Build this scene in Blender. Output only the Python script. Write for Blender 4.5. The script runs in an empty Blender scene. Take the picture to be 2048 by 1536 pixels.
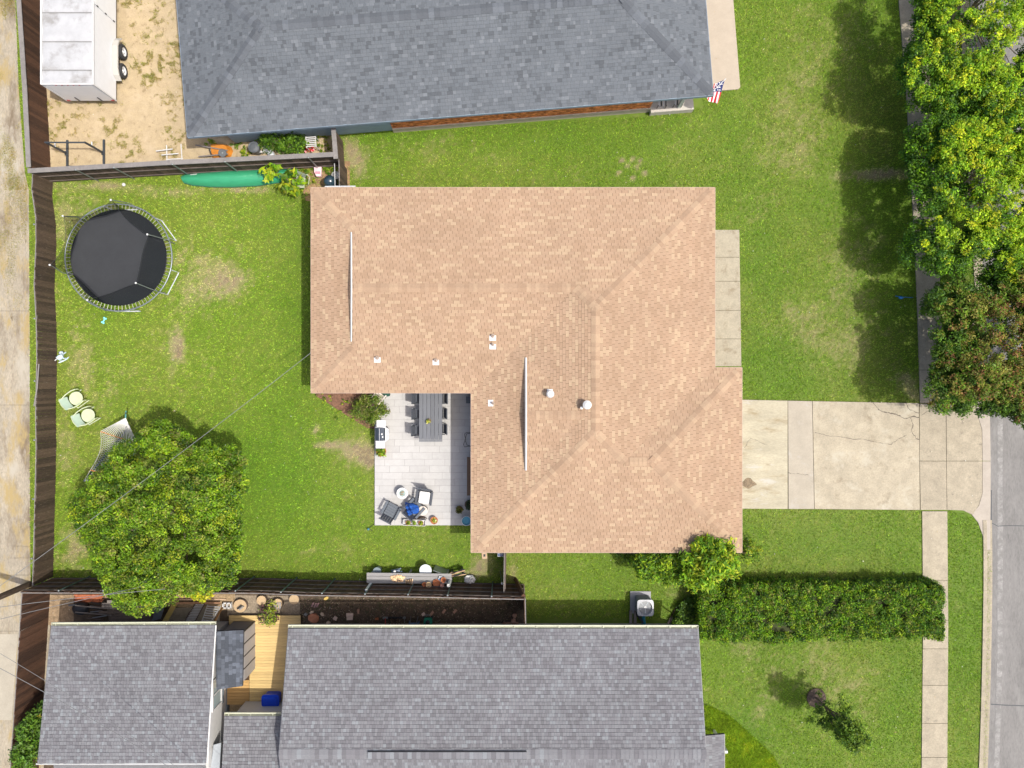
import bpy, math, random
import numpy as np
from mathutils import Vector, Matrix

# ------------------------------------------------------------------ camera, sky, sun, exposure
S = bpy.context.scene
COL = S.collection
CH = 36.0                       # camera height above the ground
F = 1440.0                      # focal length in photo pixels
cam_d = bpy.data.cameras.new("camera"); cam = bpy.data.objects.new("camera", cam_d); COL.objects.link(cam)
cam.location = (0, 0, CH); cam.rotation_euler = (0, 0, 0)
cam_d.sensor_width = 36; cam_d.lens = 36 * F / 2048; cam_d.clip_end = 1000; cam_d.clip_start = 0.5
S.camera = cam
SUNV = Vector((0.457, -0.150, 1.0)).normalized()       # towards the sun
elev = math.asin(SUNV.z); azim = math.atan2(SUNV.x, SUNV.y)
W = bpy.data.worlds.new("World"); S.world = W; W.use_nodes = True
nt = W.node_tree; nt.nodes.clear()
sky = nt.nodes.new("ShaderNodeTexSky"); sky.sky_type = 'NISHITA'; sky.sun_disc = False
sky.sun_elevation = elev; sky.sun_rotation = azim; sky.air_density = 0.8; sky.dust_density = 4.5; sky.ozone_density = 0.3
bg = nt.nodes.new("ShaderNodeBackground"); bg.inputs[1].default_value = 0.14
wo = nt.nodes.new("ShaderNodeOutputWorld")
nt.links.new(sky.outputs[0], bg.inputs[0]); nt.links.new(bg.outputs[0], wo.inputs[0])
sd = bpy.data.lights.new("sun", 'SUN'); sun = bpy.data.objects.new("sun", sd); COL.objects.link(sun)
sd.energy = 2.8; sd.angle = math.radians(0.6); sd.color = (1.0, 0.955, 0.88)
sun.rotation_euler = SUNV.to_track_quat('Z', 'Y').to_euler(); sun.location = (10, -5, 40)
S.view_settings.view_transform = 'Standard'; S.view_settings.look = 'None'
S.view_settings.exposure = 0.73; S.view_settings.gamma = 1.0; S.view_settings.use_curve_mapping = False
S.cycles.max_bounces = 6; S.cycles.diffuse_bounces = 3; S.cycles.transparent_max_bounces = 12

rng = random.Random(7)
R = np.random.default_rng(11)

def P(px, py, h=0.0):
    k = (CH - h) / F
    return Vector(((px - 1024) * k, -(py - 768) * k, h))

# ------------------------------------------------------------------ materials
def _n(nt, t, **kw):
    n = nt.nodes.new(t)
    for k, v in kw.items(): setattr(n, k, v)
    return n
MATS = {}
def M(name, col, rough=0.75, var=0.12, scale=5.0, bump=0.0, bscale=60.0, rnd=0.0, metal=0.0,
      col2=None, spots=None, stretch=(1, 1, 1), spec=0.4, alpha=None, attr=None, ramp=None, fine=0.0, world=False, blend2=None):
    """procedural surface: two blended tones by noise, per-object variation, fine speckle and bump"""
    if name in MATS: return MATS[name]
    m = bpy.data.materials.new(name); m.use_nodes = True; MATS[name] = m
    nt = m.node_tree; b = nt.nodes["Principled BSDF"]; L = nt.links
    b.inputs["Roughness"].default_value = rough; b.inputs["Metallic"].default_value = metal
    b.inputs["Specular IOR Level"].default_value = spec
    tc = _n(nt, "ShaderNodeTexCoord"); mp = _n(nt, "ShaderNodeMapping"); mp.inputs["Scale"].default_value = stretch
    if world:
        ge = _n(nt, "ShaderNodeNewGeometry"); L.new(ge.outputs["Position"], mp.inputs[0])
    else:
        oi0 = _n(nt, "ShaderNodeObjectInfo"); ad = _n(nt, "ShaderNodeVectorMath", operation='ADD')
        ml = _n(nt, "ShaderNodeVectorMath", operation='SCALE'); ml.inputs["Scale"].default_value = 37.0
        cb = _n(nt, "ShaderNodeCombineXYZ"); L.new(oi0.outputs["Random"], cb.inputs[0]); L.new(oi0.outputs["Random"], cb.inputs[1])
        L.new(cb.outputs[0], ml.inputs[0]); L.new(tc.outputs["Object"], ad.inputs[0]); L.new(ml.outputs[0], ad.inputs[1]); L.new(ad.outputs[0], mp.inputs[0])
    nz = _n(nt, "ShaderNodeTexNoise"); nz.inputs["Scale"].default_value = scale; nz.inputs["Detail"].default_value = 6; nz.inputs["Roughness"].default_value = 0.65
    L.new(mp.outputs[0], nz.inputs[0])
    c1 = tuple(max(0, c * (1 - var)) for c in col); c2 = tuple(min(1, c * (1 + var)) for c in (col2 or col))
    mr = _n(nt, "ShaderNodeMapRange"); mr.inputs[1].default_value = 0.32; mr.inputs[2].default_value = 0.68
    L.new(nz.outputs[0], mr.inputs[0])
    mx = _n(nt, "ShaderNodeMix", data_type='RGBA'); mx.inputs[6].default_value = (*c1, 1); mx.inputs[7].default_value = (*c2, 1)
    L.new(mr.outputs[0], mx.inputs[0]); out = mx.outputs[2]
    if attr or ramp:
        # tone per piece: from a face attribute, or from the object's own random number
        if attr == 'obj':
            src = _n(nt, "ShaderNodeObjectInfo").outputs["Random"]
        else:
            an = _n(nt, "ShaderNodeAttribute"); an.attribute_name = attr or "tone"; src = an.outputs["Fac"]
        cr = _n(nt, "ShaderNodeValToRGB"); cr.color_ramp.interpolation = 'CONSTANT'
        while len(cr.color_ramp.elements) < len(ramp): cr.color_ramp.elements.new(0.5)
        for i, (p, c) in enumerate(ramp):
            cr.color_ramp.elements[i].position = p; cr.color_ramp.elements[i].color = (*c, 1)
        L.new(src, cr.inputs[0])
        m2 = _n(nt, "ShaderNodeMix", data_type='RGBA', blend_type='MULTIPLY'); m2.inputs[0].default_value = 1
        L.new(out, m2.inputs[6]); L.new(cr.outputs[0], m2.inputs[7]); out = m2.outputs[2]
    if rnd:
        oi = _n(nt, "ShaderNodeObjectInfo"); r2 = _n(nt, "ShaderNodeMapRange"); r2.inputs[3].default_value = 1 - rnd; r2.inputs[4].default_value = 1 + rnd
        L.new(oi.outputs["Random"], r2.inputs[0])
        vm = _n(nt, "ShaderNodeVectorMath", operation='SCALE'); L.new(out, vm.inputs[0]); L.new(r2.outputs[0], vm.inputs["Scale"]); out = vm.outputs[0]
    if fine:
        n3 = _n(nt, "ShaderNodeTexNoise"); n3.inputs["Scale"].default_value = 15; n3.inputs["Detail"].default_value = 6; n3.inputs["Roughness"].default_value = .8
        L.new(mp.outputs[0], n3.inputs[0])
        r3 = _n(nt, "ShaderNodeMapRange"); r3.inputs[1].default_value = .3; r3.inputs[2].default_value = .7; r3.inputs[3].default_value = 1 - fine; r3.inputs[4].default_value = 1 + fine
        L.new(n3.outputs[0], r3.inputs[0])
        v3 = _n(nt, "ShaderNodeVectorMath", operation='SCALE'); L.new(out, v3.inputs[0]); L.new(r3.outputs[0], v3.inputs["Scale"]); out = v3.outputs[0]
    if spots:
        # spots: (colour, noise scale, threshold, softness)
        for (sc_, ssc, th, so) in spots:
            n4 = _n(nt, "ShaderNodeTexNoise"); n4.inputs["Scale"].default_value = ssc; n4.inputs["Detail"].default_value = 7; n4.inputs["Roughness"].default_value = .7
            o4 = _n(nt, "ShaderNodeVectorMath", operation='ADD'); o4.inputs[1].default_value = (ssc * 7.3, 3.1, 0)
            L.new(mp.outputs[0], o4.inputs[0]); L.new(o4.outputs[0], n4.inputs[0])
            r4 = _n(nt, "ShaderNodeMapRange"); r4.inputs[1].default_value = th; r4.inputs[2].default_value = th + so; r4.clamp = True
            L.new(n4.outputs[0], r4.inputs[0])
            m4 = _n(nt, "ShaderNodeMix", data_type='RGBA'); m4.inputs[7].default_value = (*sc_, 1)
            L.new(r4.outputs[0], m4.inputs[0]); L.new(out, m4.inputs[6]); out = m4.outputs[2]
    L.new(out, b.inputs["Base Color"])
    if bump:
        n2 = _n(nt, "ShaderNodeTexNoise"); n2.inputs["Scale"].default_value = bscale; n2.inputs["Detail"].default_value = 4
        L.new(mp.outputs[0], n2.inputs[0]); bp = _n(nt, "ShaderNodeBump"); bp.inputs["Strength"].default_value = bump; bp.inputs["Distance"].default_value = 0.03
        L.new(n2.outputs[0], bp.inputs["Height"]); L.new(bp.outputs[0], b.inputs["Normal"])
    if alpha is not None: b.inputs["Alpha"].default_value = alpha
    return m

def leaf_mat(name, trans=0.35, rough=0.55, gain=1.0):
    """leaf: colour from the mesh's own leaf colours, thin and partly translucent"""
    if name in MATS: return MATS[name]
    m = bpy.data.materials.new(name); m.use_nodes = True; MATS[name] = m
    nt = m.node_tree; L = nt.links; b = nt.nodes["Principled BSDF"]; o = nt.nodes["Material Output"]
    at = _n(nt, "ShaderNodeAttribute"); at.attribute_name = "col"
    L.new(at.outputs["Color"], b.inputs["Base Color"]); b.inputs["Roughness"].default_value = rough; b.inputs["Specular IOR Level"].default_value = .35
    tr = _n(nt, "ShaderNodeBsdfTranslucent"); L.new(at.outputs["Color"], tr.inputs[0])
    mx = _n(nt, "ShaderNodeMixShader"); mx.inputs[0].default_value = trans
    L.new(b.outputs[0], mx.inputs[1]); L.new(tr.outputs[0], mx.inputs[2]); L.new(mx.outputs[0], o.inputs[0])
    return m

# ------------------------------------------------------------------ geometry helpers
class MB:
    def __init__(s): s.v = []; s.f = []; s.t = []
    def add(s, vs, fs, tone=0.5):
        n = len(s.v); s.v += [tuple(v) for v in vs]; s.f += [tuple(i + n for i in f) for f in fs]; s.t += [tone] * len(fs); return s
    def box(s, c, d, rz=0.0, tilt=None, tone=.5):
        x, y, z = d[0] / 2, d[1] / 2, d[2] / 2
        m = Matrix.Rotation(rz, 3, 'Z')
        if tilt: m = m @ tilt
        vs = [m @ Vector((a * x, b_ * y, e * z)) + Vector(c) for a in (-1, 1) for b_ in (-1, 1) for e in (-1, 1)]
        return s.add(vs, [(0, 1, 3, 2), (4, 6, 7, 5), (0, 4, 5, 1), (2, 3, 7, 6), (0, 2, 6, 4), (1, 5, 7, 3)], tone)
    def prism(s, pts, z0, z1, tone=.5):
        a = sum(pts[i][0] * pts[(i + 1) % len(pts)][1] - pts[(i + 1) % len(pts)][0] * pts[i][1] for i in range(len(pts)))
        if a < 0: pts = pts[::-1]
        n = len(pts); vs = [(p[0], p[1], z0) for p in pts] + [(p[0], p[1], z1) for p in pts]
        return s.add(vs, [tuple(range(n - 1, -1, -1)), tuple(range(n, 2 * n))] + [(i, (i + 1) % n, n + (i + 1) % n, n + i) for i in range(n)], tone)
    def tube(s, pts, r, n=6, r2=None, caps=True):
        pts = [Vector(p) for p in pts]; k = len(pts); vs = []
        for i, p in enumerate(pts):
            d = (pts[min(i + 1, k - 1)] - pts[max(i - 1, 0)]).normalized()
            up = Vector((0, 0, 1)) if abs(d.z) < .95 else Vector((1, 0, 0))
            a = d.cross(up).normalized(); b_ = d.cross(a)
            rr = r if r2 is None else r + (r2 - r) * i / (k - 1)
            vs += [p + a * rr * math.cos(2 * math.pi * j / n) + b_ * rr * math.sin(2 * math.pi * j / n) for j in range(n)]
        fs = [(i * n + j, i * n + (j + 1) % n, (i + 1) * n + (j + 1) % n, (i + 1) * n + j) for i in range(k - 1) for j in range(n)]
        if caps: fs += [tuple(range(n - 1, -1, -1)), tuple(range((k - 1) * n, k * n))]
        return s.add(vs, fs)
    def lathe(s, prof, c=(0, 0, 0), n=20, close=False, cap=True):
        vs = [(c[0] + r * math.cos(2 * math.pi * j / n), c[1] + r * math.sin(2 * math.pi * j / n), c[2] + z) for r, z in prof for j in range(n)]
        k = len(prof)
        fs = [(i * n + j, i * n + (j + 1) % n, (i + 1) * n + (j + 1) % n, (i + 1) * n + j) for i in range(k - 1) for j in range(n)]
        if cap: fs += [tuple(range(n - 1, -1, -1)), tuple(range((k - 1) * n, k * n))]
        return s.add(vs, fs)
    def blob(s, c, r, seed=0, n=10, m=6, jit=.15):
        q = random.Random(seed); r = r if hasattr(r, '__len__') else (r, r, r); vs = []
        for i in range(m + 1):
            th = math.pi * i / m
            for j in range(n):
                ph = 2 * math.pi * j / n; k = 1 + q.uniform(-jit, jit) * (0 < i < m)
                vs.append((c[0] + r[0] * k * math.sin(th) * math.cos(ph), c[1] + r[1] * k * math.sin(th) * math.sin(ph), c[2] + r[2] * k * math.cos(th)))
        fs = [(i * n + j, (i + 1) * n + j, (i + 1) * n + (j + 1) % n, i * n + (j + 1) % n) for i in range(m) for j in range(n)]
        return s.add(vs, fs)
    def mesh(s, name, off=None, smooth=False, tone=False):
        me = bpy.data.meshes.new(name)
        vs = s.v if off is None else [(a - off[0], b_ - off[1], c - off[2]) for a, b_, c in s.v]
        me.from_pydata(vs, [], s.f); me.update()
        if smooth: me.polygons.foreach_set("use_smooth", [True] * len(me.polygons))
        if tone:
            a = me.attributes.new("tone", 'FLOAT', 'FACE'); a.data.foreach_set("value", s.t)
        return me
    def build(s, name, mat, parent=None, world=False, smooth=False, tone=False, loc=None, kind=None):
        """world: vertices are world coordinates and the parent (unrotated) sits at its location"""
        off = None
        if world:
            p = parent; off = Vector((0, 0, 0))
            while p is not None: off += p.location; p = p.parent
            if parent is None:
                off = Vector(np.mean(np.array(s.v), axis=0)); off.z = min(v[2] for v in s.v)
        me = s.mesh(name, off, smooth, tone); o = bpy.data.objects.new(name, me); COL.objects.link(o)
        if mat: me.materials.append(mat)
        if world and parent is None: o.location = off
        if loc is not None: o.location = loc
        if parent is not None: o.parent = parent
        if kind: o['kind'] = kind
        return o

def tag(o, label=None, cat=None, group=None, kind=None):
    if label: o['label'] = label
    if cat: o['category'] = cat
    if group: o['group'] = group
    if kind: o['kind'] = kind
    return o
def thing(name, label, cat, loc=(0, 0, 0), rz=0.0, group=None):
    o = bpy.data.objects.new(name, None); COL.objects.link(o); o.location = loc; o.rotation_euler = (0, 0, rz)
    o.empty_display_size = .2
    return tag(o, label, cat, group)
def inst(name, me, parent, loc, rot=(0, 0, 0), scale=(1, 1, 1)):
    o = bpy.data.objects.new(name, me); COL.objects.link(o); o.parent = parent
    o.location = loc; o.rotation_euler = rot; o.scale = scale
    return o
def copy_tree(o, parent=None):
    c = o.copy(); COL.objects.link(c); c.parent = parent
    for ch in list(o.children): copy_tree(ch, c)
    return c
def np_mesh(name, V, Fq, mat, cols=None, parent=None, per=4):
    """big mesh from arrays: V (n,3), faces (m,per), cols (n,3)"""
    me = bpy.data.meshes.new(name); n = len(V); m = len(Fq)
    me.vertices.add(n); me.vertices.foreach_set("co", V.astype(np.float32).ravel())
    me.loops.add(m * per); me.loops.foreach_set("vertex_index", Fq.astype(np.int32).ravel())
    me.polygons.add(m); me.polygons.foreach_set("loop_start", np.arange(0, m * per, per, dtype=np.int32))
    me.update(calc_edges=True)
    if cols is not None:
        a = me.color_attributes.new("col", 'FLOAT_COLOR', 'POINT')
        a.data.foreach_set("color", np.concatenate([cols, np.ones((n, 1))], 1).astype(np.float32).ravel())
    me.materials.append(mat); o = bpy.data.objects.new(name, me); COL.objects.link(o)
    if parent is not None: o.parent = parent
    return o

# smooth value noise for laying out grass colour and clumps
def vnoise(x, y, seed=0):
    xi = np.floor(x).astype(np.int64); yi = np.floor(y).astype(np.int64); xf = x - xi; yf = y - yi
    def h(a, b):
        n = (a * 374761393 + b * 668265263 + seed * 1442695041) & 0xffffffff
        n = ((n ^ (n >> 13)) * 1274126177) & 0xffffffff
        return ((n ^ (n >> 16)) & 0xffff) / 65535.0
    u = xf * xf * (3 - 2 * xf); v = yf * yf * (3 - 2 * yf)
    return (h(xi, yi) * (1 - u) + h(xi + 1, yi) * u) * (1 - v) + (h(xi, yi + 1) * (1 - u) + h(xi + 1, yi + 1) * u) * v
def fbm(x, y, seed=0, oct=4):
    s = 0; a = 1; t = 0
    for i in range(oct):
        s = s + a * vnoise(x * 2 ** i, y * 2 ** i, seed + i * 17); t += a; a *= .55
    return s / t
def inpoly(X, Y, poly):
    c = np.zeros(len(X), bool); n = len(poly)
    for i in range(n):
        x0, y0 = poly[i][0], poly[i][1]; x1, y1 = poly[(i + 1) % n][0], poly[(i + 1) % n][1]
        if y0 == y1: continue
        k = ((y0 > Y) != (y1 > Y)) & (X < (x1 - x0) * (Y - y0) / (y1 - y0) + x0); c ^= k
    return c
def WP(pts, h=0.0): return [tuple(P(a, b, h)[:2]) for a, b in pts]

# ------------------------------------------------------------------ materials used all over
m_concrete = M("driveway_concrete", (.315, .278, .205), .9, .14, 1.3, .25, 70, rnd=.05, fine=.22, world=True,
               spots=[((.375, .345, .27), .9, .54, .14), ((.215, .18, .125), 1.3, .56, .14), ((.25, .21, .14), 6, .58, .15)])
m_walk = M("pavement_concrete", (.285, .25, .185), .9, .14, 2.0, .25, 80, rnd=.05, fine=.24, world=True, spots=[((.19, .165, .125), 2.3, .60, .1)])
m_alley = M("alley_concrete", (.285, .25, .19), .9, .16, .9, .35, 60, fine=.3, world=True, stretch=(1, .35, 1),
            spots=[((.155, .12, .08), .8, .50, .14), ((.30, .23, .105), 1.1, .50, .12), ((.12, .095, .06), 2.2, .62, .08), ((.34, .31, .25), .5, .58, .08)])
m_asphalt = M("asphalt", (.165, .160, .152), .92, .14, 1.2, .4, 120, fine=.22, world=True, stretch=(1, .3, 1), spots=[((.20, .195, .185), .9, .56, .1), ((.115, .112, .108), 1.7, .62, .08)])
m_patio = M("patio_tile", (.37, .365, .355), .75, .05, 3, .08, 60, rnd=.045, fine=.05)
m_wood_grey = M("weathered_wood", (.19, .17, .15), .85, .22, 6, .3, 60, rnd=.12, stretch=(1, 8, 1), fine=.1)
m_board = M("fence_board_wood", (.070, .047, .031), .85, .38, 5, .5, 40, rnd=.42, stretch=(6, 6, 1), spots=[((.16, .13, .10), 3, .58, .12)])
m_board_red = M("cedar_board_wood", (.068, .033, .018), .85, .3, 5, .5, 40, rnd=.4, stretch=(6, 6, 1))
m_cap = M("fence_cap_wood", (.175, .163, .153), .85, .14, 3, .3, 60, rnd=.08, fine=.12)
m_rail = M("rail_wood", (.10, .08, .068), .85, .25, 4, .3, 50, rnd=.15)
m_steel = M("galvanised_steel", (.24, .26, .26), .45, .1, 8, 0, metal=.6)
m_green_steel = M("green_fence_post", (.06, .10, .09), .5, .2, 8, 0)
m_white = M("white_paint", (.52, .52, .51), .5, .04, 6)
m_cream = M("gutter_paint", (.42, .43, .33), .5, .08, 4, spots=[((.22, .23, .12), 5, .62, .1)])
m_black = M("black_paint", (.02, .022, .025), .5, .2, 6)
m_charcoal = M("charcoal_polymer", (.075, .085, .10), .6, .1, 6, rnd=.08)
m_soil = M("dark_soil", (.085, .062, .042), .95, .4, 3, .8, 60, fine=.35, world=True, spots=[((.05, .06, .02), 1.1, .58, .1), ((.17, .14, .10), 9, .68, .04)])
m_mulch = M("bark_mulch", (.17, .09, .055), .95, .4, 9, 1, 70, fine=.5, world=True, spots=[((.30, .21, .15), 11, .62, .05)])
m_gravel = M("sandy_gravel", (.375, .295, .18), .95, .10, 2.5, .5, 90, fine=.16, world=True,
             spots=[((.23, .17, .095), 3.0, .56, .12), ((.43, .345, .23), .6, .52, .15), ((.14, .10, .055), 9, .66, .05)])
m_pebble = M("tan_pebble", (.29, .21, .12), .9, .3, 9, .8, 90, fine=.3, world=True)
m_terra = M("terracotta", (.36, .125, .05), .75, .12, 8)
m_leaf = leaf_mat("leaf"); m_grass = leaf_mat("grass_blade", .30, .7)
m_bark = M("bark", (.14, .105, .08), .9, .3, 12, .6, 40)

# ------------------------------------------------------------------ ground zones (photo pixels at ground level)
Z_alley = [(-500, -300), (22, -300), (31, 0), (38, 180), (50, 345), (58, 380), (60, 700), (60, 900), (61, 1140), (62, 1168), (104, 1190), (96, 1350), (88, 1536), (80, 1800), (-500, 1800)]
Z_gravel = [(40, -300), (372, -300), (372, 0), (430, 262), (660, 262), (672, 330), (460, 345), (103, 362), (60, 345), (50, 200)]
Z_top_house = [(362, -300), (1440, -300), (1405, 214), (1300, 232), (770, 262), (425, 292)]
Z_house = [(655, 405), (1398, 405), (1398, 738), (1446, 738), (1446, 1080), (960, 1080), (960, 790), (655, 790)]
Z_patio = [(750, 780), (990, 780), (990, 1050), (750, 1050)]
Z_drive = [(1440, 798), (1838, 806), (1838, 1020), (1440, 1017)]
Z_apron = [(1838, 806), (1893, 807), (1915, 806), (1935, 800), (1946, 790), (1984, 790), (1984, 1100), (1968, 1100), (1965, 1070), (1955, 1045), (1935, 1028), (1900, 1021), (1838, 1020)]
Z_walk_n = [(1793, -300), (1840, -300), (1841, 0), (1863, 200), (1874, 420), (1885, 700), (1891, 807), (1839, 807), (1833, 600), (1820, 330), (1810, 180), (1796, 0)]
Z_walk_s = [(1842, 1021), (1894, 1021), (1896, 1250), (1894, 1536), (1892, 1800), (1840, 1800), (1842, 1536), (1845, 1250)]
Z_street = [(1934, -300), (1941, 130), (1960, 500), (1979, 800), (1981, 1100), (1979, 1300), (1972, 1536), (1970, 1800), (3200, 1800), (3200, -300)]
Z_porch = [(1380, 460), (1478, 460), (1482, 733), (1380, 733)]
Z_topwalk = [(1400, -300), (1455, -300), (1466, 0), (1480, 176), (1476, 179), (1400, 184)]
Z_side = [(95, 1158), (1049, 1168), (1052, 1262), (1040, 1300), (600, 1300), (600, 1800), (0, 1800), (40, 1500), (85, 1200)]
Z_bot_house = [(600, 1236), (1385, 1236), (1410, 1800), (600, 1800)]
Z_mulch = [(625, 770), (755, 770), (755, 858), (735, 856), (705, 838), (665, 812), (632, 792)]
Z_bed = [(1385, 1405), (1420, 1412), (1460, 1432), (1500, 1468), (1545, 1510), (1575, 1560), (1400, 1800), (1390, 1536)]
Z_canoe_dirt = [(590, 330), (700, 322), (700, 402), (612, 402)]

# dryness and shade of green over the lawn, with the bare and yellow patches where the photo has them
DRY = [(1243, 320, 5, 5, 1.1), (1264, 318, 5, 5, 1.1), (1275, 334, 6, 6, 1.1), (1290, 346, 6, 6, 1.1), (1255, 332, 5, 5, 1.1), (1266, 356, 6, 6, 1.2), (1238, 346, 5, 5, 1.0), (1280, 320, 5, 5, 1.0), (455, 560, 45, 30, .75), (400, 590, 60, 45, .35), (352, 690, 14, 28, 1.3), (385, 520, 50, 35, .25), (665, 890, 35, 9, 1.1), (715, 905, 35, 20, .95), (740, 925, 20, 22, .7), (632, 858, 10, 14, .9),
       (1700, 560, 60, 120, .22), (1590, 640, 50, 60, .30), (1700, 690, 60, 60, .22), (1740, 350, 60, 12, .8), (1790, 345, 40, 10, .6),
       (965, 1130, 22, 20, .9), (1025, 1130, 10, 30, .4), (930, 1150, 30, 10, .5), (1560, 300, 60, 90, .16), (1620, 200, 60, 120, .15), (1500, 420, 30, 40, .15), (160, 420, 60, 45, .35), (130, 480, 25, 90, .2),
       (1600, 1340, 110, 70, .2), (1700, 1400, 60, 60, .2), (1500, 1300, 60, 25, .2), (1520, 1440, 40, 50, .35), (720, 330, 30, 40, .45), (700, 300, 20, 30, .5), (850, 290, 120, 30, .2), (1920, 1200, 20, 40, .3),
       (1840, 790, 30, 20, .4), (1810, 760, 30, 20, .5), (1420, 1190, 60, 15, .35), (640, 1100, 60, 12, .2), (150, 1100, 40, 60, .45), (150, 700, 40, 70, .25), (200, 760, 60, 60, .2), (130, 900, 20, 80, .3), (330, 385, 60, 12, .6), (200, 372, 90, 8, .6), (480, 380, 80, 6, .6)]
LUSH = [(560, 1000, 120, 120, .5), (520, 900, 110, 90, .4), (1520, 560, 60, 150, .35), (1560, 730, 120, 60, .4), (1500, 1085, 160, 40, .3), (1720, 1080, 120, 60, .2), (780, 270, 90, 18, .4), (1480, 300, 80, 120, .15), (1930, 1250, 60, 250, .35),
        (1800, 1300, 40, 200, .4), (1470, 1480, 60, 60, .9), (1100, 270, 200, 40, .35), (600, 620, 60, 200, .3), (1860, 300, 60, 300, .4)]
def field(x, y, tab, jit=0.0):
    px = x * F / CH + 1024; py = -y * F / CH + 768; s = np.zeros_like(x)
    for cx, cy, rx, ry, a in tab:
        s = s + a * np.exp(-(((px - cx) / rx) ** 2 + ((py - cy) / ry) ** 2))
    return s
G_lush = np.array([.145, .310, .014]); G_mid = np.array([.240, .375, .028]); G_yel = np.array([.335, .405, .062]); G_dry = np.array([.64, .52, .31]); G_dirt = np.array([.27, .20, .14])
def grass_colour(x, y, grain=True):
    d = field(x, y, DRY); l = field(x, y, LUSH)
    n1 = fbm(x * .35, y * .35, 3); n2 = fbm(x * 1.6, y * 1.6, 9); n3 = fbm(x * 10, y * 10, 21, 3); n4 = fbm(x * .22 + 40, y * .22, 31)
    d = d * np.where(d > 0, 1, 1)
    n5 = vnoise(x * 13, y * 13, 71); n6 = R.random(len(x))
    dry = np.clip(d * (.45 + 1.8 * (n2 * .6 + n3 * .4)) + (n2 - .56) * .65 + (n1 - .52) * .3 + (n3 - .5) * .9 - l * .5, 0, 2)
    yel = np.clip(.40 + (n1 - .5) * .8 + (n4 - .5) * 1.6 + (n3 - .5) * 1.2 - l * .7 + d * .3, 0, 1)[:, None]
    lu = np.clip(.25 + l * .9 - (n2 - .5) * .5 - (n3 - .5) * .6, 0, 1)[:, None]
    c = G_mid * (1 - yel) + G_yel * yel; c = c * (1 - lu * .75) + G_lush * lu * .75
    t = np.clip(dry * 1.0 - .12, 0, 1)[:, None]; c = c * (1 - t * .85) + G_dry * t * .85
    t2 = np.clip((dry - .75) * 1.6, 0, 1)[:, None] * (n3 > .45)[:, None]; c = c * (1 - t2 * .6) + G_dirt * t2 * .6
    if not grain: return c, dry
    c = c * (.50 + .70 * n5 + .60 * n6)[:, None]
    sp = (n6 * .5 + n5 > 1.15)[:, None]; c = np.where(sp, c * 1.1 + np.array([.05, .045, .025]), c)
    return c, np.clip(dry, 0, 1)

def sheet(name, poly_px, z, mat, kind='structure', thick=None):
    pts = WP(poly_px); b = MB()
    if thick: b.prism(pts, z - thick, z)
    else:
        a = sum(pts[i][0] * pts[(i + 1) % len(pts)][1] - pts[(i + 1) % len(pts)][0] * pts[i][1] for i in range(len(pts)))
        if a < 0: pts = pts[::-1]
        b.add([(p[0], p[1], z) for p in pts], [tuple(range(len(pts)))])
    o = b.build(name, mat, None); o['kind'] = kind
    return o

# far ground
m_far = M("far_grass", (.12, .17, .03), .95, .3, .8, .4, 20, fine=.3, world=True)
b = MB(); b.add([(-260, -260, -.03), (260, -260, -.03), (260, 260, -.03), (-260, 260, -.03)], [(0, 1, 2, 3)])
tag(b.build("ground", m_far), kind='structure')

# lawn: gently uneven sheet with its own colours, blades over it
gx = np.arange(-26.5, 27, .14); gy = np.arange(-20.2, 20.3, .14); GX, GY = np.meshgrid(gx, gy)
X = GX.ravel(); Y = GY.ravel(); c, dr = grass_colour(X, Y, False)
Zg = (fbm(X * .7, Y * .7, 5) - .5) * .03 + (fbm(X * 5, Y * 5, 6, 2) - .5) * .012 - .008
V = np.stack([X, Y, Zg], 1); nx, ny = len(gx), len(gy)
i = (np.arange(ny - 1)[:, None] * nx + np.arange(nx - 1)[None, :]).ravel(); Fq = np.stack([i, i + 1, i + nx + 1, i + nx], 1)
lawn = np_mesh("lawn", V, Fq, m_grass, c * .55, None); tag(lawn, kind='structure')
EXCL = [WP(z) for z in (Z_alley, Z_gravel, Z_top_house, Z_house, Z_patio, Z_drive, Z_apron, Z_walk_n, Z_walk_s, Z_street, Z_porch, Z_topwalk, Z_side, Z_bot_house, Z_mulch)]
Z_lawn_all = [(20, -40), (1985, -40), (1985, 1580), (0, 1580)]
def blades(name, n, box, hmin, hmax, w, colf, excl=(), incl=None, mat=None, label=None, cat=None, dens=None, lean=.8):
    x = R.uniform(box[0], box[1], n); y = R.uniform(box[2], box[3], n); k = np.ones(n, bool)
    for p in excl: k &= ~inpoly(x, y, p)
    if incl is not None: k &= inpoly(x, y, incl)
    if dens is not None: k &= R.random(n) < dens(x, y)
    x = x[k]; y = y[k]; n = len(x)
    cc, dr = colf(x, y); cc = cc * R.uniform(.60, 1.45, (n, 1)) * np.array([1, 1, 1]) ; cc[:, 0] *= R.uniform(.85, 1.2, n)
    h = R.uniform(hmin, hmax, n) * (1 - .5 * dr); a = R.uniform(0, 2 * np.pi, n); ln = R.uniform(.2, lean, n) * h * 1.6
    dx = np.cos(a); dy = np.sin(a); pa = R.uniform(0, 2 * np.pi, n); ux = np.cos(pa) * w; uy = np.sin(pa) * w
    z0 = np.full(n, -.01)
    V = np.stack([np.stack([x - ux, y - uy, z0], 1), np.stack([x + ux, y + uy, z0], 1), np.stack([x + dx * ln, y + dy * ln, h], 1)], 1).reshape(-1, 3)
    o = np_mesh(name, V, np.arange(3 * n).reshape(-1, 3), mat or m_grass, np.repeat(np.clip(cc, 0, 1), 3, 0), None, per=3)
    return tag(o, label, cat, kind='stuff')
blades("grass", 1300000, (-25.4, 24.2, -19.7, 19.7), .035, .085, .015, grass_colour, EXCL, label="short mown lawn grass around the houses", cat="grass")

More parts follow.
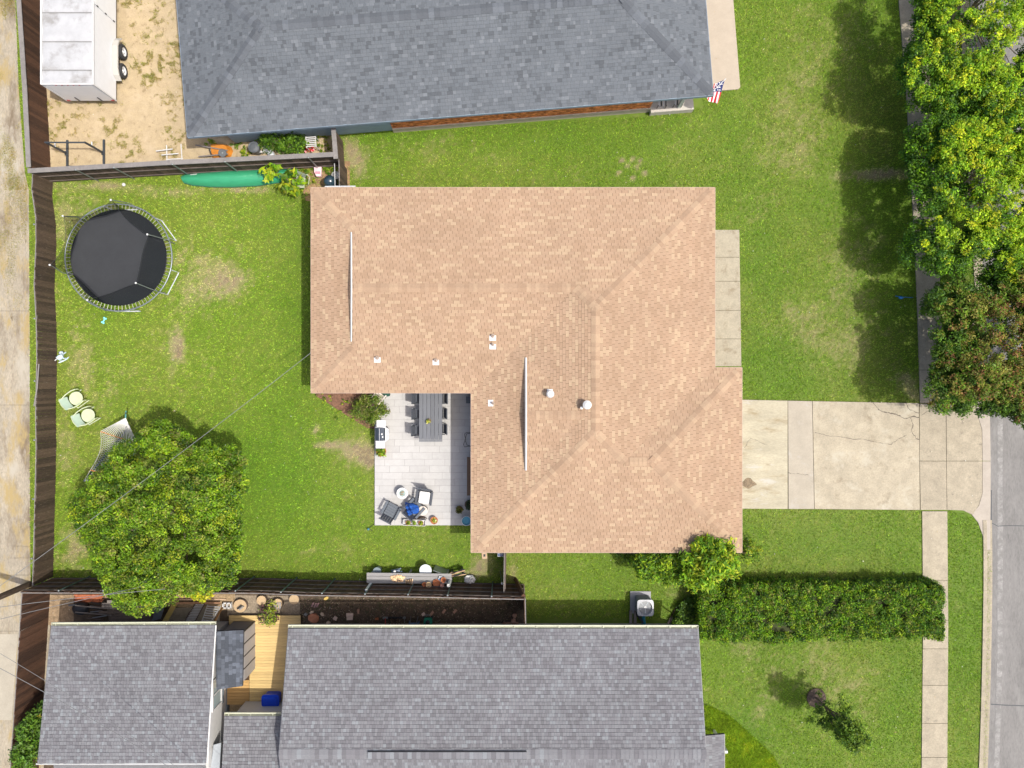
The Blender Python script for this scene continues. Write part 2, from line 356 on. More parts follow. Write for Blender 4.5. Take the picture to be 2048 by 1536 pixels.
# paved and bare ground
alley = sheet("alley", Z_alley, .012, m_alley)
gyard = sheet("gravel_yard", Z_gravel, .010, m_gravel)
sheet("street", Z_street, .016, m_asphalt)
sheet("side_yard_soil", Z_side, .010, m_soil)
sheet("mulch_bed", Z_mulch, .020, m_mulch)
sheet("bare_soil", Z_canoe_dirt, .012, M("reddish_soil", (.26, .16, .09), .95, .3, 3, .6, 60, fine=.3, world=True, spots=[((.12, .17, .02), 2.0, .55, .06)]))
b = MB().prism(WP([(-60, 1268), (36, 1268), (24, 1440), (-60, 1440)]), .0125, .020)
b.build("concrete_patch", M("pale_alley_concrete", (.33, .30, .24), .9, .08, 1.2, .2, 60, fine=.1, world=True), alley, world=True)
for yj in (622, 810, 1262, 1150):
    MB().prism(WP([(-60, yj - .35), (58 if yj < 1200 else 36, yj - .35), (58 if yj < 1200 else 36, yj + .35), (-60, yj + .35)]), .0125, .017).build("joint", M("dark_joint", (.10, .085, .06), .95), alley, world=True)

# street details: kerb, gutter strip, seam
def strip(name, line, w0, w1, z0, z1, mat, parent=None, gap=0.0, seg=None):
    """extruded strip offset from a line of photo pixels, world-space offsets in metres (w0..w1)"""
    pts = [P(a, c_) for a, c_ in line]; L_, R_ = [], []
    for i, p in enumerate(pts):
        d = (pts[min(i + 1, len(pts) - 1)] - pts[max(i - 1, 0)]).normalized(); nrm = Vector((d.y, -d.x, 0))
        L_.append(p + nrm * w0); R_.append(p + nrm * w1)
    out = []
    for i in range(len(pts) - 1):
        d = (pts[i + 1] - pts[i]).normalized() * gap
        q = [L_[i] + d, R_[i] + d, R_[i + 1], L_[i + 1]]
        out.append([(v.x, v.y) for v in q])
    return out
kerb = tag(thing("kerb", None, None), kind='structure')
kerb_line = [(1970, 1800), (1972, 1536), (1976, 1420), (1979, 1300), (1981, 1180), (1981, 1100), (1980, 1040)]
kerb_line2 = [(1978, 800), (1971, 690), (1965, 590), (1958, 480), (1951, 350), (1944, 220), (1938, 100), (1934, 0), (1928, -300)]
for line in (kerb_line, kerb_line2):
    for q in strip("kerb", line, -.38, -.20, 0, .12, m_walk, gap=.01): MB().prism(q, -.05, .055).build("kerb_stone", m_walk, kerb)
    for q in strip("kerb", line, -.20, .08, 0, .02, m_walk, gap=.01): MB().prism(q, -.05, .022).build("gutter_slab", m_walk, kerb)
# flared kerb at the drive
flare = [(1980, 1040), (1966, 1038), (1952, 1030), (1930, 1022), (1905, 1019)]
street_marks = thing("street_seam", None, None); street_marks['kind'] = 'structure'
b = MB()
for q in strip("s", [(1981, 1045), (1995, 1052), (2020, 1051), (2100, 1053)], -.02, .02, 0, 0, None): b.prism(q, .017, .021)
for q in strip("s", [(1981, 1408), (2010, 1410), (2100, 1413)], -.025, .025, 0, 0, None): b.prism(q, .017, .021)
for q in strip("s", [(1984, 980), (1984, 1100), (1981, 1300), (1976, 1536)], .02, .10, 0, 0, None): b.prism(q, .017, .021)
b.build("tar_line", M("tar", (.055, .06, .065), .7), street_marks)
b = MB()
for q in strip("s", [(2003, 830), (2003, 1100), (2003, 1300), (1996, 1536)], -.05, .22, 0, 0, None): b.prism(q, .017, .0205)
b.build("worn_strip", M("worn_asphalt", (.22, .215, .205), .9, .2, 3, .3, 80, fine=.2, world=True, spots=[((.165, .16, .152), 2.5, .46, .10)]), street_marks)

def slabs(root, rects, z, mat, thick=.12, name="slab"):
    for r in rects:
        pts = WP(r); cx = sum(p[0] for p in pts) / len(pts); cy = sum(p[1] for p in pts) / len(pts)
        g = .012; q = []
        for x, y in pts:
            dx, dy = x - cx, y - cy; q.append((x - math.copysign(g, dx), y - math.copysign(g, dy)))
        MB().prism(q, z - thick, z + rng.uniform(-.004, .004)).build(name, mat, root)
m_joint = M("joint_dirt", (.09, .08, .045), .95, .3, 8)
def slab_bed(root, poly, z):
    MB().prism(WP(poly), z - .12, z).build("joint_filling", m_joint, root)
drive = tag(thing("driveway", None, None), kind='structure')
m_conc2 = M("driveway_concrete_grey", (.315, .283, .225), .9, .08, 1.3, .25, 70, fine=.10, world=True, spots=[((.35, .33, .29), .8, .56, .12)])
m_conc3 = M("driveway_concrete_pale", (.345, .315, .23), .9, .14, 1.0, .25, 70, fine=.2, world=True, stretch=(.5, 1.6, 1), spots=[((.26, .215, .135), 1.2, .54, .12), ((.39, .37, .32), .8, .58, .08)])
slab_bed(drive, Z_drive, .030); slab_bed(drive, [(1838, 808), (1960, 808), (1960, 1019), (1838, 1019)], .026)
slabs(drive, [[(1440, 798), (1575, 801), (1575, 1018), (1440, 1017)]], .05, m_conc3)
slabs(drive, [[(1575, 801), (1624, 802), (1628, 1018), (1576, 1018)]], .05, m_conc2)
slabs(drive, [[(1624, 802), (1837, 806), (1839, 1020), (1628, 1018)]], .05, m_concrete)
slabs(drive, [[(1838, 807), (1891, 807), (1892, 922), (1838, 922)], [(1838, 922), (1892, 922), (1893, 1020), (1840, 1020)]], .045, m_walk)
slabs(drive, [[(1891, 807), (1915, 806), (1935, 800), (1948, 788), (1952, 822), (1963, 860), (1964, 922), (1892, 922)], [(1892, 922), (1964, 922), (1964, 985), (1957, 1010), (1945, 1030), (1925, 1021), (1893, 1020)]], .045, m_walk)
slabs(drive, [[(1948, 785), (1979, 800), (1981, 922), (1964, 922), (1963, 860), (1952, 822)], [(1964, 922), (1981, 922), (1981, 1000), (1980, 1100), (1968, 1100), (1964, 1070), (1955, 1045), (1943, 1030), (1957, 1010), (1964, 985)]], .035, M("kerb_concrete", (.32, .285, .24), .9, .08, 2, .2, 80, fine=.08, world=True))
def crack(root, pts, z, w=.012, mat=None):
    b = MB(); q = []
    for i in range(len(pts) - 1):
        a, c_ = P(*pts[i]), P(*pts[i + 1]); n = 5
        for k in range(n): q.append(a.lerp(c_, k / n) + Vector((rng.uniform(-.03, .03), rng.uniform(-.03, .03), 0)))
    q.append(P(*pts[-1]))
    for i in range(len(q) - 1):
        d = (q[i + 1] - q[i]); 
        if d.length < 1e-4: continue
        d.normalize(); nrm = Vector((d.y, -d.x, 0)) * w * 1.5 * rng.uniform(.3, 1.5)
        b.add([(v.x, v.y, z) for v in (q[i] - nrm, q[i] + nrm, q[i + 1] + nrm, q[i + 1] - nrm)], [(0, 1, 2, 3)])
    b.build("crack", M("crack_dirt", (.12, .10, .08), .95), root)
crack(drive, [(1746, 805), (1757, 821), (1775, 825), (1790, 828), (1800, 833), (1812, 838), (1820, 833), (1838, 834)], .0562, .016)
crack(drive, [(1818, 835), (1826, 848), (1822, 862), (1830, 875), (1838, 880)], .0562, .010)
crack(drive, [(1812, 806), (1818, 820), (1838, 826)], .0562, .008)
crack(drive, [(1628, 865), (1650, 870), (1700, 877), (1735, 880), (1765, 887), (1782, 888), (1796, 878), (1812, 870)], .0562, .007)
crack(drive, [(1576, 946), (1598, 947), (1616, 950)], .0562, .006)
crack(drive, [(1488, 895), (1500, 876), (1512, 880), (1535, 890)], .0562, .006)
crack(drive, [(1840, 832), (1856, 822), (1870, 810)], .0512, .006)
b = MB(); pts = [P(1496 + 12 * math.cos(a) * (1.25 + .3 * math.sin(3 * a)), 966 + 9 * math.sin(a) * (1 + .25 * math.cos(4 * a))) for a in np.linspace(0, 2 * math.pi, 24)[:-1]]
b.add([(p.x, p.y, .0565) for p in pts][::-1], [tuple(range(23))]).build("oil_stain", M("oil_stain", (.16, .12, .075), .8, .4, 8, fine=.4, world=True), drive)

def walk(name, left, right, z, mat):
    o = tag(thing(name, None, None), kind='structure')
    slab_bed(o, [(left[0][0] + 1, left[0][1])] + [(a + 1, c_) for a, c_ in left[1:]] + [(a - 1, c_) for a, c_ in right[::-1]], z - .02)
    for i in range(len(left) - 1): slabs(o, [[left[i], right[i], right[i + 1], left[i + 1]]], z, mat)
    return o
yn = [-140, -60, 0, 106, 188, 288, 370, 455, 540, 640, 740, 806]
lx = np.interp(yn, [-300, 0, 180, 330, 600, 806], [1793, 1796, 1811, 1820, 1833, 1839]); rx = np.interp(yn, [-300, 0, 200, 420, 700, 807], [1840, 1841, 1863, 1874, 1885, 1890])
walk("sidewalk", list(zip(lx, yn)), list(zip(rx, yn)), .045, m_walk)
ys = [1022, 1160, 1240, 1297, 1370, 1446, 1514, 1600]
walk("sidewalk", [(a, c_) for a, c_ in zip(np.interp(ys, [1021, 1250, 1536, 1800], [1843, 1845, 1842, 1840]), ys)], [(a, c_) for a, c_ in zip(np.interp(ys, [1021, 1250, 1536, 1800], [1894, 1896, 1894, 1892]), ys)], .045, m_walk)
o = tag(thing("front_walk", None, None), kind='structure')
slab_bed(o, [(1384, 462), (1477, 462), (1480, 731), (1384, 731)], .06)
ye = [460, 515, 563, 621, 678, 733]
for i in range(5):
    x0, x1 = 1478 + (ye[i] - 460) / 68, 1478 + (ye[i + 1] - 460) / 68
    slabs(o, [[(1380, ye[i]), (x0, ye[i]), (x1, ye[i + 1]), (1380, ye[i + 1])]], .09, M("front_walk_concrete", (.30, .27, .20), .9, .09, 3, .3, 90, fine=.2, world=True, spots=[((.225, .19, .13), 2.0, .55, .12)]))
o = tag(thing("neighbour_walk", None, None), kind='structure')
slabs(o, [[(1400, -200), (1460, -200), (1466, 0), (1400, 0)], [(1400, 0), (1466, 0), (1480, 176), (1476, 180), (1400, 186)]], .08, M("warm_concrete", (.35, .30, .235), .9, .06, 2, .2, 80, fine=.06, world=True))

# patio of large plank tiles
patio = tag(thing("patio", None, None), kind='structure')
MB().prism(WP([(751, 780), (990, 780), (990, 1049), (751, 1049)]), -.05, .085).build("patio_base", M("patio_grout", (.20, .19, .175), .9), patio)
x0, y1 = P(750, 0).x, P(0, 1050).y; xe, ye_ = P(992, 0).x, P(0, 780).y; row = 0; yy = y1
while yy < ye_ - .05:
    xx = x0 - (row % 2) * .5 - (row % 3) * .13
    while xx < xe:
        a0, a1 = max(xx, x0), min(xx + 1.0, xe)
        if a1 - a0 > .06:
            MB().prism([(a0 + .004, yy + .004), (a1 - .004, yy + .004), (a1 - .004, yy + .326), (a0 + .004, yy + .326)], .04, .10 + rng.uniform(-.0015, .0015)).build("tile", m_patio, patio)
        xx += 1.0
    yy += .33; row += 1
PZ = .101

# ------------------------------------------------------------------ roofs of separate shingles
def clip_cell(poly, a0, a1, b0, b1):
    def cl(pl, ax, val, keep_gt):
        out = []
        for i in range(len(pl)):
            p, q = pl[i], pl[(i + 1) % len(pl)]
            ip = (p[ax] >= val) if keep_gt else (p[ax] <= val); iq = (q[ax] >= val) if keep_gt else (q[ax] <= val)
            if ip: out.append(p)
            if ip != iq:
                t = (val - p[ax]) / (q[ax] - p[ax]); out.append((p[0] + t * (q[0] - p[0]), p[1] + t * (q[1] - p[1])))
        return out
    for ax, v, g in ((0, a0, True), (0, a1, False), (1, b0, True), (1, b1, False)):
        poly = cl(poly, ax, v, g)
        if len(poly) < 3: return []
    out = []
    for p in poly:
        if not out or abs(p[0] - out[-1][0]) + abs(p[1] - out[-1][1]) > .004: out.append(p)
    if len(out) > 2 and abs(out[0][0] - out[-1][0]) + abs(out[0][1] - out[-1][1]) <= .004: out.pop()
    return out if len(out) > 2 else []
def pip(x, y, poly):
    c = False; n = len(poly)
    for i in range(n):
        a, b_ = poly[i], poly[(i + 1) % n]
        if (a[1] > y) != (b_[1] > y) and x < (b_[0] - a[0]) * (y - a[1]) / (b_[1] - a[1]) + a[0]: c = not c
    return c

class Roof:
    def __init__(s, root, he, pitch, e, wmin, wmax, mats, deck_mat, gap=.010, lift=.016, z_extra=0.0, name="roof"):
        s.root = root; s.he = he; s.pitch = pitch; s.e = e; s.w = (wmin, wmax); s.m_attr, s.m_obj = mats; s.gap = gap; s.lift = lift
        s.full = []; s.stuff = MB(); s.ncap = 0; s.cap_stuff = MB()
        s.m_cap = None; s.roof = bpy.data.objects.new(name, None); COL.objects.link(s.roof); s.roof.parent = root
        s.deck_mat = deck_mat; s.deck = MB(); s.zx = z_extra
    def plane(s, poly, o, up, base=0.0, view=None, hole=None):
        """poly, o: plan points in metres; up: horizontal unit vector uphill; base: rise at o"""
        up = Vector(up).normalized(); u = Vector((up.y, -up.x)); o = Vector(o)
        ud = [((Vector(p) - o).dot(u), (Vector(p) - o).dot(up)) for p in poly]
        hud = [((Vector(p) - o).dot(u), (Vector(p) - o).dot(up)) for p in hole] if hole else None
        area = sum(ud[i][0] * ud[(i + 1) % len(ud)][1] - ud[(i + 1) % len(ud)][0] * ud[i][1] for i in range(len(ud)))
        if area < 0: ud = ud[::-1]
        zf = lambda d: s.he + base + s.pitch * d
        wp = lambda a, d, l: (o.x + u.x * a + up.x * d, o.y + u.y * a + up.y * d, zf(d) + l)
        n0 = len(ud); s.deck.add([wp(a, d, 0) for a, d in ud] + [wp(a, d, -.12) for a, d in ud],
                                 [tuple(range(n0)), tuple(range(2 * n0 - 1, n0 - 1, -1))] + [(i, n0 + i, n0 + (i + 1) % n0, (i + 1) % n0) for i in range(n0)])
        amin, amax = min(p[0] for p in ud), max(p[0] for p in ud); dmin, dmax = min(p[1] for p in ud), max(p[1] for p in ud)
        d = dmin; k = 0
        while d < dmax:
            d1 = d + s.e; a = amin - rng.uniform(0, s.w[1]) if s.w[0] != s.w[1] else amin - (k % 2) * s.w[0] * .5 - (k % 5) * .02
            while a < amax:
                w = s.w[0] if s.w[0] == s.w[1] else rng.choice((s.w[0], (s.w[0] * 2 + s.w[1]) / 3, (s.w[0] + s.w[1] * 2) / 3, s.w[1]))
                a1 = a + w; A0, A1 = a + s.gap / 2, a1 - s.gap / 2; cx, cy = (a + a1) / 2, (d + d1) / 2
                wc = wp(cx, cy, 0)
                if view and not (view[0] < wc[0] < view[1] and view[2] < wc[1] < view[3]): a = a1; continue
                if hud and all(pip(*q, hud) for q in ((A0, d), (A1, d), (A0, d1), (A1, d1))): a = a1; continue
                corners = [pip(*q, ud) for q in ((A0, d), (A1, d), (A0, d1), (A1, d1), (A0, cy), (A1, cy))]
                tone = rng.random(); lw = s.lift * rng.uniform(.7, 1.25)
                if all(corners):
                    s.full.append((wc, A0, A1, d, d1, o, u, up, zf(d), tone, lw))
                elif any(corners) or pip(cx, cy, ud):
                    q = clip_cell(ud, A0, A1, d, d1)
                    if q:
                        n = len(q); lf = lambda dd: lw + (.003 - lw) * (dd - d) / s.e
                        s.stuff.add([wp(x, y, lf(y)) for x, y in q] + [wp(x, y, 0) for x, y in q], [tuple(range(n))] + [(i, n + i, n + (i + 1) % n, (i + 1) % n) for i in range(n)], tone)
                a = a1
            d = d1; k += 1
    def caps(s, p0, p1, half=.15, step=.19, drop=None):
        p0 = Vector(p0); p1 = Vector(p1); dv = p1 - p0; L = dv.length; x = dv.normalized(); y = Vector((-x.y, x.x, 0)).normalized(); z = x.cross(y)
        if drop is None: drop = s.pitch * half * (.707 if abs(dv.z) > .05 else 1.0)
        me = None; n = int(L / step)
        R3 = Matrix((x, y, z)).transposed()
        b = MB(); l = step * 1.12; t = .012
        b.add([(0, -half, -drop + .030), (0, 0, .046), (0, half, -drop + .030), (l, -half, -drop + .012), (l, 0, .026), (l, half, -drop + .012),
               (0, -half, -drop + .004), (0, half, -drop + .004), (l, -half, -drop - .004), (l, half, -drop - .004)],
              [(0, 3, 4, 1), (1, 4, 5, 2), (0, 1, 2, 7, 6), (0, 6, 8, 3), (2, 5, 9, 7), (3, 8, 9, 5, 4)])
        me = b.mesh("cap_shingle"); me.materials.append(s.m_cap or s.m_obj)
        rot = R3.to_euler()
        for i in range(n + 1):
            if s.ncap >= 290: return
            off = s.roof.location + s.root.location
            inst("cap_shingle", me, s.roof, p0 + x * (i * step) - off, rot); s.ncap += 1
    def finish(s, n_obj=300, tone_mat=True):
        off = s.root.location
        for r in s.full: r_ = r
        cam_p = Vector((0, 0, CH))
        s.full.sort(key=lambda r: (Vector(r[0]) - cam_p).length)
        k = min(n_obj, len(s.full)); cache = {}
        for (wc, a0, a1, d0, d1, o, u, up, z0, tone, lw) in s.full[:k]:
            key = round(a1 - a0, 3)
            if key not in cache:
                w = a1 - a0; e = s.e; p = s.pitch; lw_ = s.lift
                b = MB().add([(0, 0, lw_), (w, 0, lw_), (w, e, p * e + .003), (0, e, p * e + .003), (0, 0, 0), (w, 0, 0), (w, e, p * e - .004), (0, e, p * e - .004)],
                             [(0, 1, 2, 3), (0, 4, 5, 1), (1, 5, 6, 2), (3, 2, 6, 7), (0, 3, 7, 4)])
                me = b.mesh("shingle"); me.materials.append(s.m_obj); cache[key] = me
            q = (o.x + u.x * a0 + up.x * d0 - off.x, o.y + u.y * a0 + up.y * d0 - off.y, z0 - off.z)
            inst("shingle", cache[key], s.roof, q, (0, 0, math.atan2(u.y, u.x)))
        for (wc, a0, a1, d0, d1, o, u, up, z0, tone, lw) in s.full[k:]:
            e = s.pitch * s.e
            f = lambda a, d, zz: (o.x + u.x * a + up.x * d, o.y + u.y * a + up.y * d, z0 + zz)
            s.stuff.add([f(a0, d0, lw), f(a1, d0, lw), f(a1, d1, e + .003), f(a0, d1, e + .003), f(a0, d0, 0), f(a1, d0, 0), f(a1, d1, e - .004), f(a0, d1, e - .004)],
                        [(0, 1, 2, 3), (0, 4, 5, 1), (1, 5, 6, 2), (0, 3, 7, 4)], tone)
        o = s.stuff.build("shingle_covering", s.m_attr, s.roof, world=True, tone=True); o['kind'] = 'stuff'
        s.deck.build("roof_deck", s.deck_mat, s.roof, world=True)

def shingle_mats(name, base, ramp, fine=.12, var=.08):
    pale = tuple(c * 1.16 for c in base); dull = tuple(c * .86 for c in base)
    kw = dict(rough=.92, var=var, scale=.45, spots=None, bump=.35, bscale=90, fine=fine, ramp=ramp)
    return (M(name + "_a", base, attr="tone", world=True, **kw), M(name + "_o", base, attr="obj", world=True, **kw))
tan = shingle_mats("tan_shingle", (.318, .220, .145), [(0, (.90, .88, .86)), (.18, (.96, .94, .93)), (.42, (1, 1, 1)), (.68, (.98, .97, .97)), (.82, (1.12, 1.18, 1.16)), (.94, (1.06, 1.09, 1.07))], fine=.10, var=.07)
gry = shingle_mats("blue_grey_shingle", (.102, .114, .127), [(0, (.70, .70, .70)), (.08, (.86, .86, .86)), (.24, (1, 1, 1)), (.75, (1.06, 1.05, 1.04)), (.93, (1.28, 1.26, 1.24))], fine=.10)
gr2 = shingle_mats("grey_shingle", (.148, .150, .160), [(0, (.78, .76, .77)), (.22, (.91, .89, .90)), (.45, (1, 1, 1)), (.72, (1.06, 1.07, 1.07)), (.90, (1.20, 1.26, 1.26))], fine=.10)
dk = shingle_mats("dark_grey_shingle", (.070, .080, .098), [(0, (.7, .7, .7)), (.3, (.95, .95, .95)), (.6, (1.1, 1.1, 1.1)), (.85, (1.35, 1.35, 1.35))], fine=.1)
m_deck_tan = M("tan_shingle_gap", (.10, .058, .036), .95); m_deck_gry = M("grey_shingle_gap", (.035, .037, .042), .95)
m_brick_ext = M("house_brick", (.50, .44, .38), .9, .2, 9, .5, 40)

# ---- tan house
HE = 2.6; K = (CH - HE) / F; PT = .18
house = thing("brick_house", "tan shingled hip roof house in the middle with white gable trim and roof pipes", "house", (P(1186, 740, HE).x, P(1186, 740, HE).y, 0))
rf = Roof(house, HE, PT, .140, .30, .30, tan, m_deck_tan, gap=.014, lift=.020); rf.m_cap = shingle_mats('tan_cap', (.308, .213, .140), [(0, (.92, .90, .89)), (.30, (1, 1, 1)), (.70, (1.10, 1.13, 1.12))])[1]
w2 = lambda *pts: [tuple(P(a, c_, HE)[:2]) for a, c_ in pts]
NV, SV, EV, WV = (0, -1), (0, 1), (-1, 0), (1, 0)      # uphill directions of north-, south-, east-, west-facing planes
rf.plane(w2((622, 375), (1430, 375), (1186, 619), (1147.5, 580.5), (713, 580.5), (708, 461)), w2((622, 375))[0], NV)
rf.plane(w2((622, 786), (708, 700), (713, 580.5), (1147.5, 580.5), (942, 786)), w2((622, 786))[0], SV)
rf.plane(w2((622, 375), (708, 461), (708, 700), (622, 786)), w2((622, 375))[0], WV)
rf.plane(w2((942, 786), (1147.5, 580.5), (1186, 619), (1186, 861), (942, 1105)), w2((942, 786))[0], WV, hole=w2((1053, 717), (1165, 829), (1053, 941)))
g0 = K * 111 * PT
rf.plane(w2((1053, 717), (1165, 829), (1053, 829)), w2((1053, 717))[0], NV, base=g0)
rf.plane(w2((1053, 829), (1165, 829), (1053, 941)), w2((1053, 941))[0], SV, base=g0)
rf.plane(w2((942, 1105), (1186, 861), (1245, 920), (1299, 920), (1484, 1105)), w2((942, 1105))[0], SV)
rf.plane(w2((1430, 375), (1186, 619), (1186, 861), (1245, 920), (1430, 735)), w2((1430, 375))[0], EV)
rf.plane(w2((1430, 735), (1484, 735), (1299, 920), (1245, 920)), w2((1484, 735))[0], NV)
rf.plane(w2((1484, 735), (1484, 1105), (1299, 920)), w2((1484, 735))[0], EV)
def RP(px, py, d): # point on the roof: plan at eave scale, rise d px
    p = P(px, py, HE); return Vector((p.x, p.y, HE + K * d * PT))
for a, c_ in (((622, 375, 0), (708, 461, 86)), ((622, 786, 0), (708, 700, 86)), ((716, 580.5, 205.5), (1147, 580.5, 205.5)), ((1147.5, 580.5, 205.5), (1186, 619, 244)),
              ((1430, 375, 0), (1186, 619, 244)), ((1186, 619, 244), (1186, 861, 244)), ((942, 1105, 0), (1186, 861, 244)), ((1245, 920, 185), (1186, 861, 244)),
              ((1245, 920, 185), (1299, 920, 185)), ((1484, 735, 0), (1299, 920, 185)), ((1484, 1105, 0), (1299, 920, 185)), ((1053, 829, 223), (1165, 829, 223))):
    A_ = RP(*a); C2 = RP(*c_)
    if a[2] == 0: A_ = A_.lerp(C2, .3 / (C2 - A_).length)
    rf.caps(A_, C2, half=.20, step=.20)
rf.finish()
# gable ends under the raised ridges
def gable(x, ya, yb, d0, dr, y_r, xr, tw):
    b = MB(); a, c_, t = RP(x, ya, d0), RP(x, yb, d0), RP(xr, y_r, dr)
    b.add([a, c_, t, a + Vector((.06, 0, 0)), c_ + Vector((.06, 0, 0)), t + Vector((.06, 0, 0))], [(0, 1, 2), (3, 5, 4), (0, 3, 4, 1), (1, 4, 5, 2), (2, 5, 3, 0)])
    b.build("gable_wall", M("gable_paint", (.62, .60, .56), .7, .08), house, world=True)
    b = MB()
    for p, q in ((a, t), (c_, t)):
        b.tube([p + Vector((-.03, 0, .035)), q + Vector((-.03, 0, .035))], tw, 4)
    b.build("gable_trim", m_white, house, world=True)
gable(707.5, 468, 684, 86.5, 205, 580.5, 712.5, .035); gable(1052.5, 716, 938, 111, 222, 829, 1052.5, .045)
# eave edge, soffit and walls
ev = [(622, 375), (1430, 375), (1430, 735), (1484, 735), (1484, 1105), (942, 1105), (942, 786), (622, 786)]
b = MB(); wpts = w2(*ev)
for i in range(8):
    p, q = Vector(wpts[i]), Vector(wpts[(i + 1) % 8]); d = (q - p).normalized(); mid = (p + q) / 2
    b.box((mid.x, mid.y, HE - .062), ((q - p).length + .02, .03, .15), math.atan2(d.y, d.x))
b.build("fascia", M("fascia_paint", (.36, .27, .22), .6), house, world=True)
inn = [(655, 405), (1398, 405), (1398, 768), (1452, 768), (1452, 1072), (975, 1072), (975, 753), (655, 753)]
b = MB().prism([tuple(P(a, c_, HE)[:2]) for a, c_ in inn], 0, HE - .13); b.build("wall", m_brick_ext, house, world=True)
b = MB()
for (px, py, w) in ((955, 850, 0), ):
    q = P(975, 880, HE); b.box((q.x - .02, q.y, 1.15), (.06, 2.2, 2.1))
b.build("patio_door", M("door_glass", (.05, .07, .08), .1, .1, spec=.8), house, world=True)
# roof pipes and vents: things fixed to the roof are parts of it
def pipe(px, py, d, side, r=.06, hh=.22, col=None, top=None):
    q = RP(px, py, d); o = bpy.data.objects.new("vent_pipe", None); COL.objects.link(o); o.parent = house; o.location = q - house.location
    sl = {'S': (0, -1), 'N': (0, 1), 'W': (-1, 0), 'E': (1, 0)}[side]
    a = math.atan(PT); t = Matrix.Rotation(a * sl[1] * -1, 3, 'X') @ Matrix.Rotation(a * sl[0], 3, 'Y')
    MB().box((sl[0] * .10, sl[1] * .10, .022 - PT * .10), (.30, .24, .008) if sl[0] == 0 else (.24, .30, .008), 0, t).build("flashing", M("flashing_white", (.55, .55, .55), .5, .03), o)
    MB().lathe([(r * 1.7, .0), (r * 1.3, .07), (r, .09), (r, hh), (r * .6, hh), (r * .6, hh - .08)], n=12).build("pipe", M("vent_lead", (.34, .27, .22), .6, .15, 10), o)
pipe(757, 716, 70, 'S'); pipe(873, 721, 65, 'S'); pipe(986, 673, 113, 'S'); pipe(986, 690, 96, 'S', .05); pipe(986, 806, 44, 'W', .05)
o = bpy.data.objects.new("turbine_vent", None); COL.objects.link(o); o.parent = house; o.location = RP(1098, 787, 223 - 42) - house.location
MB().box((0, .08, .03), (.26, .26, .01), 0).build("flashing", MATS["flashing_white"], o)
MB().lathe([(.08, 0), (.08, .32), (.17, .34), (.18, .40), (.13, .47), (.03, .50)], n=16).build("hood", m_white, o, smooth=False)
o = bpy.data.objects.new("flue", None); COL.objects.link(o); o.parent = house; o.location = RP(1168, 808, 222) - house.location
MB().lathe([(.16, -.02), (.11, .06), (.10, .38), (.19, .40), (.20, .50), (.10, .58), (.03, .6)], n=14).build("hood", m_white, o)
MB().lathe([(.05, 0), (.05, .2), (.07, .21), (.07, .25), (.02, .27)], c=(-.22, -.14, 0), n=10).build("small_pipe", m_white, o)
m_pipe_white = M("white_pipe", (.5, .52, .54), .4, .04)

# ---- blue grey house at the top (rotated)
HT = 2.7; KT = (CH - HT) / F
o2 = P(375, 275, HT); ud_ = Vector((.9968, .0800)); vd_ = Vector((-.0800, .9968))   # along the south eave, and north
LEN = 1055 * KT; DEP = 360 * KT; hp = DEP / 2; PT2 = .32
bh = thing("neighbour_house", "big blue grey shingled hip roof house across the top with orange brick wall", "house", (o2.x + 10, o2.y + 3, 0))
ru = Roof(bh, HT, PT2, .148, .11, .26, gry, m_deck_gry, gap=.006, lift=.016); ru.m_cap = shingle_mats('slate_cap', (.090, .100, .113), [(0, (.85, .85, .85)), (.4, (1, 1, 1)), (.8, (1.2, 1.2, 1.2))])[1]
T = lambda a, c_: (o2.x + ud_.x * a + vd_.x * c_, o2.y + ud_.y * a + vd_.y * c_)
VW = (-30, 30, -21, 19.6)
ru.plane([T(0, 0), T(LEN, 0), T(LEN - hp, hp), T(hp, hp)], T(0, 0), tuple(vd_), view=VW)
ru.plane([T(0, 0), T(hp, hp), T(0, DEP)], T(0, 0), tuple(ud_), view=VW)
ru.plane([T(LEN, 0), T(LEN, DEP), T(LEN - hp, hp)], T(LEN, 0), tuple(-ud_), view=VW)
ru.plane([T(0, DEP), T(hp, hp), T(LEN - hp, hp), T(LEN, DEP)], T(0, DEP), tuple(-vd_), view=VW)
zr = HT + PT2 * hp
for a, c_ in (((*T(0, 0), HT), (*T(hp, hp), zr)), ((*T(0, DEP), HT), (*T(hp, hp), zr)), ((*T(hp, hp), zr), (*T(LEN - hp, hp), zr)), ((*T(LEN, 0), HT), (*T(LEN - hp, hp), zr)), ((*T(LEN, DEP), HT), (*T(LEN - hp, hp), zr))):
    a = Vector(a).lerp(Vector(c_), .03); ru.caps(a, c_, half=.22, step=.26)
ru.finish()
b = MB()
cs = [T(0, 0), T(LEN, 0), T(LEN, DEP), T(0, DEP)]
for i in range(4):
    p, q = Vector(cs[i]), Vector(cs[(i + 1) % 4]); d = q - p; mid = (p + q) / 2; b.box((mid.x, mid.y, HT - .07), (d.length + .03, .035, .17), math.atan2(d.y, d.x))
b.build("fascia", M("blue_grey_trim", (.17, .22, .27), .5, .05), bh, world=True)
oh = .55
Lp = 396 * KT; Lb = 950 * KT
m_side = M("blue_grey_siding", (.24, .32, .38), .6, .08, 3)
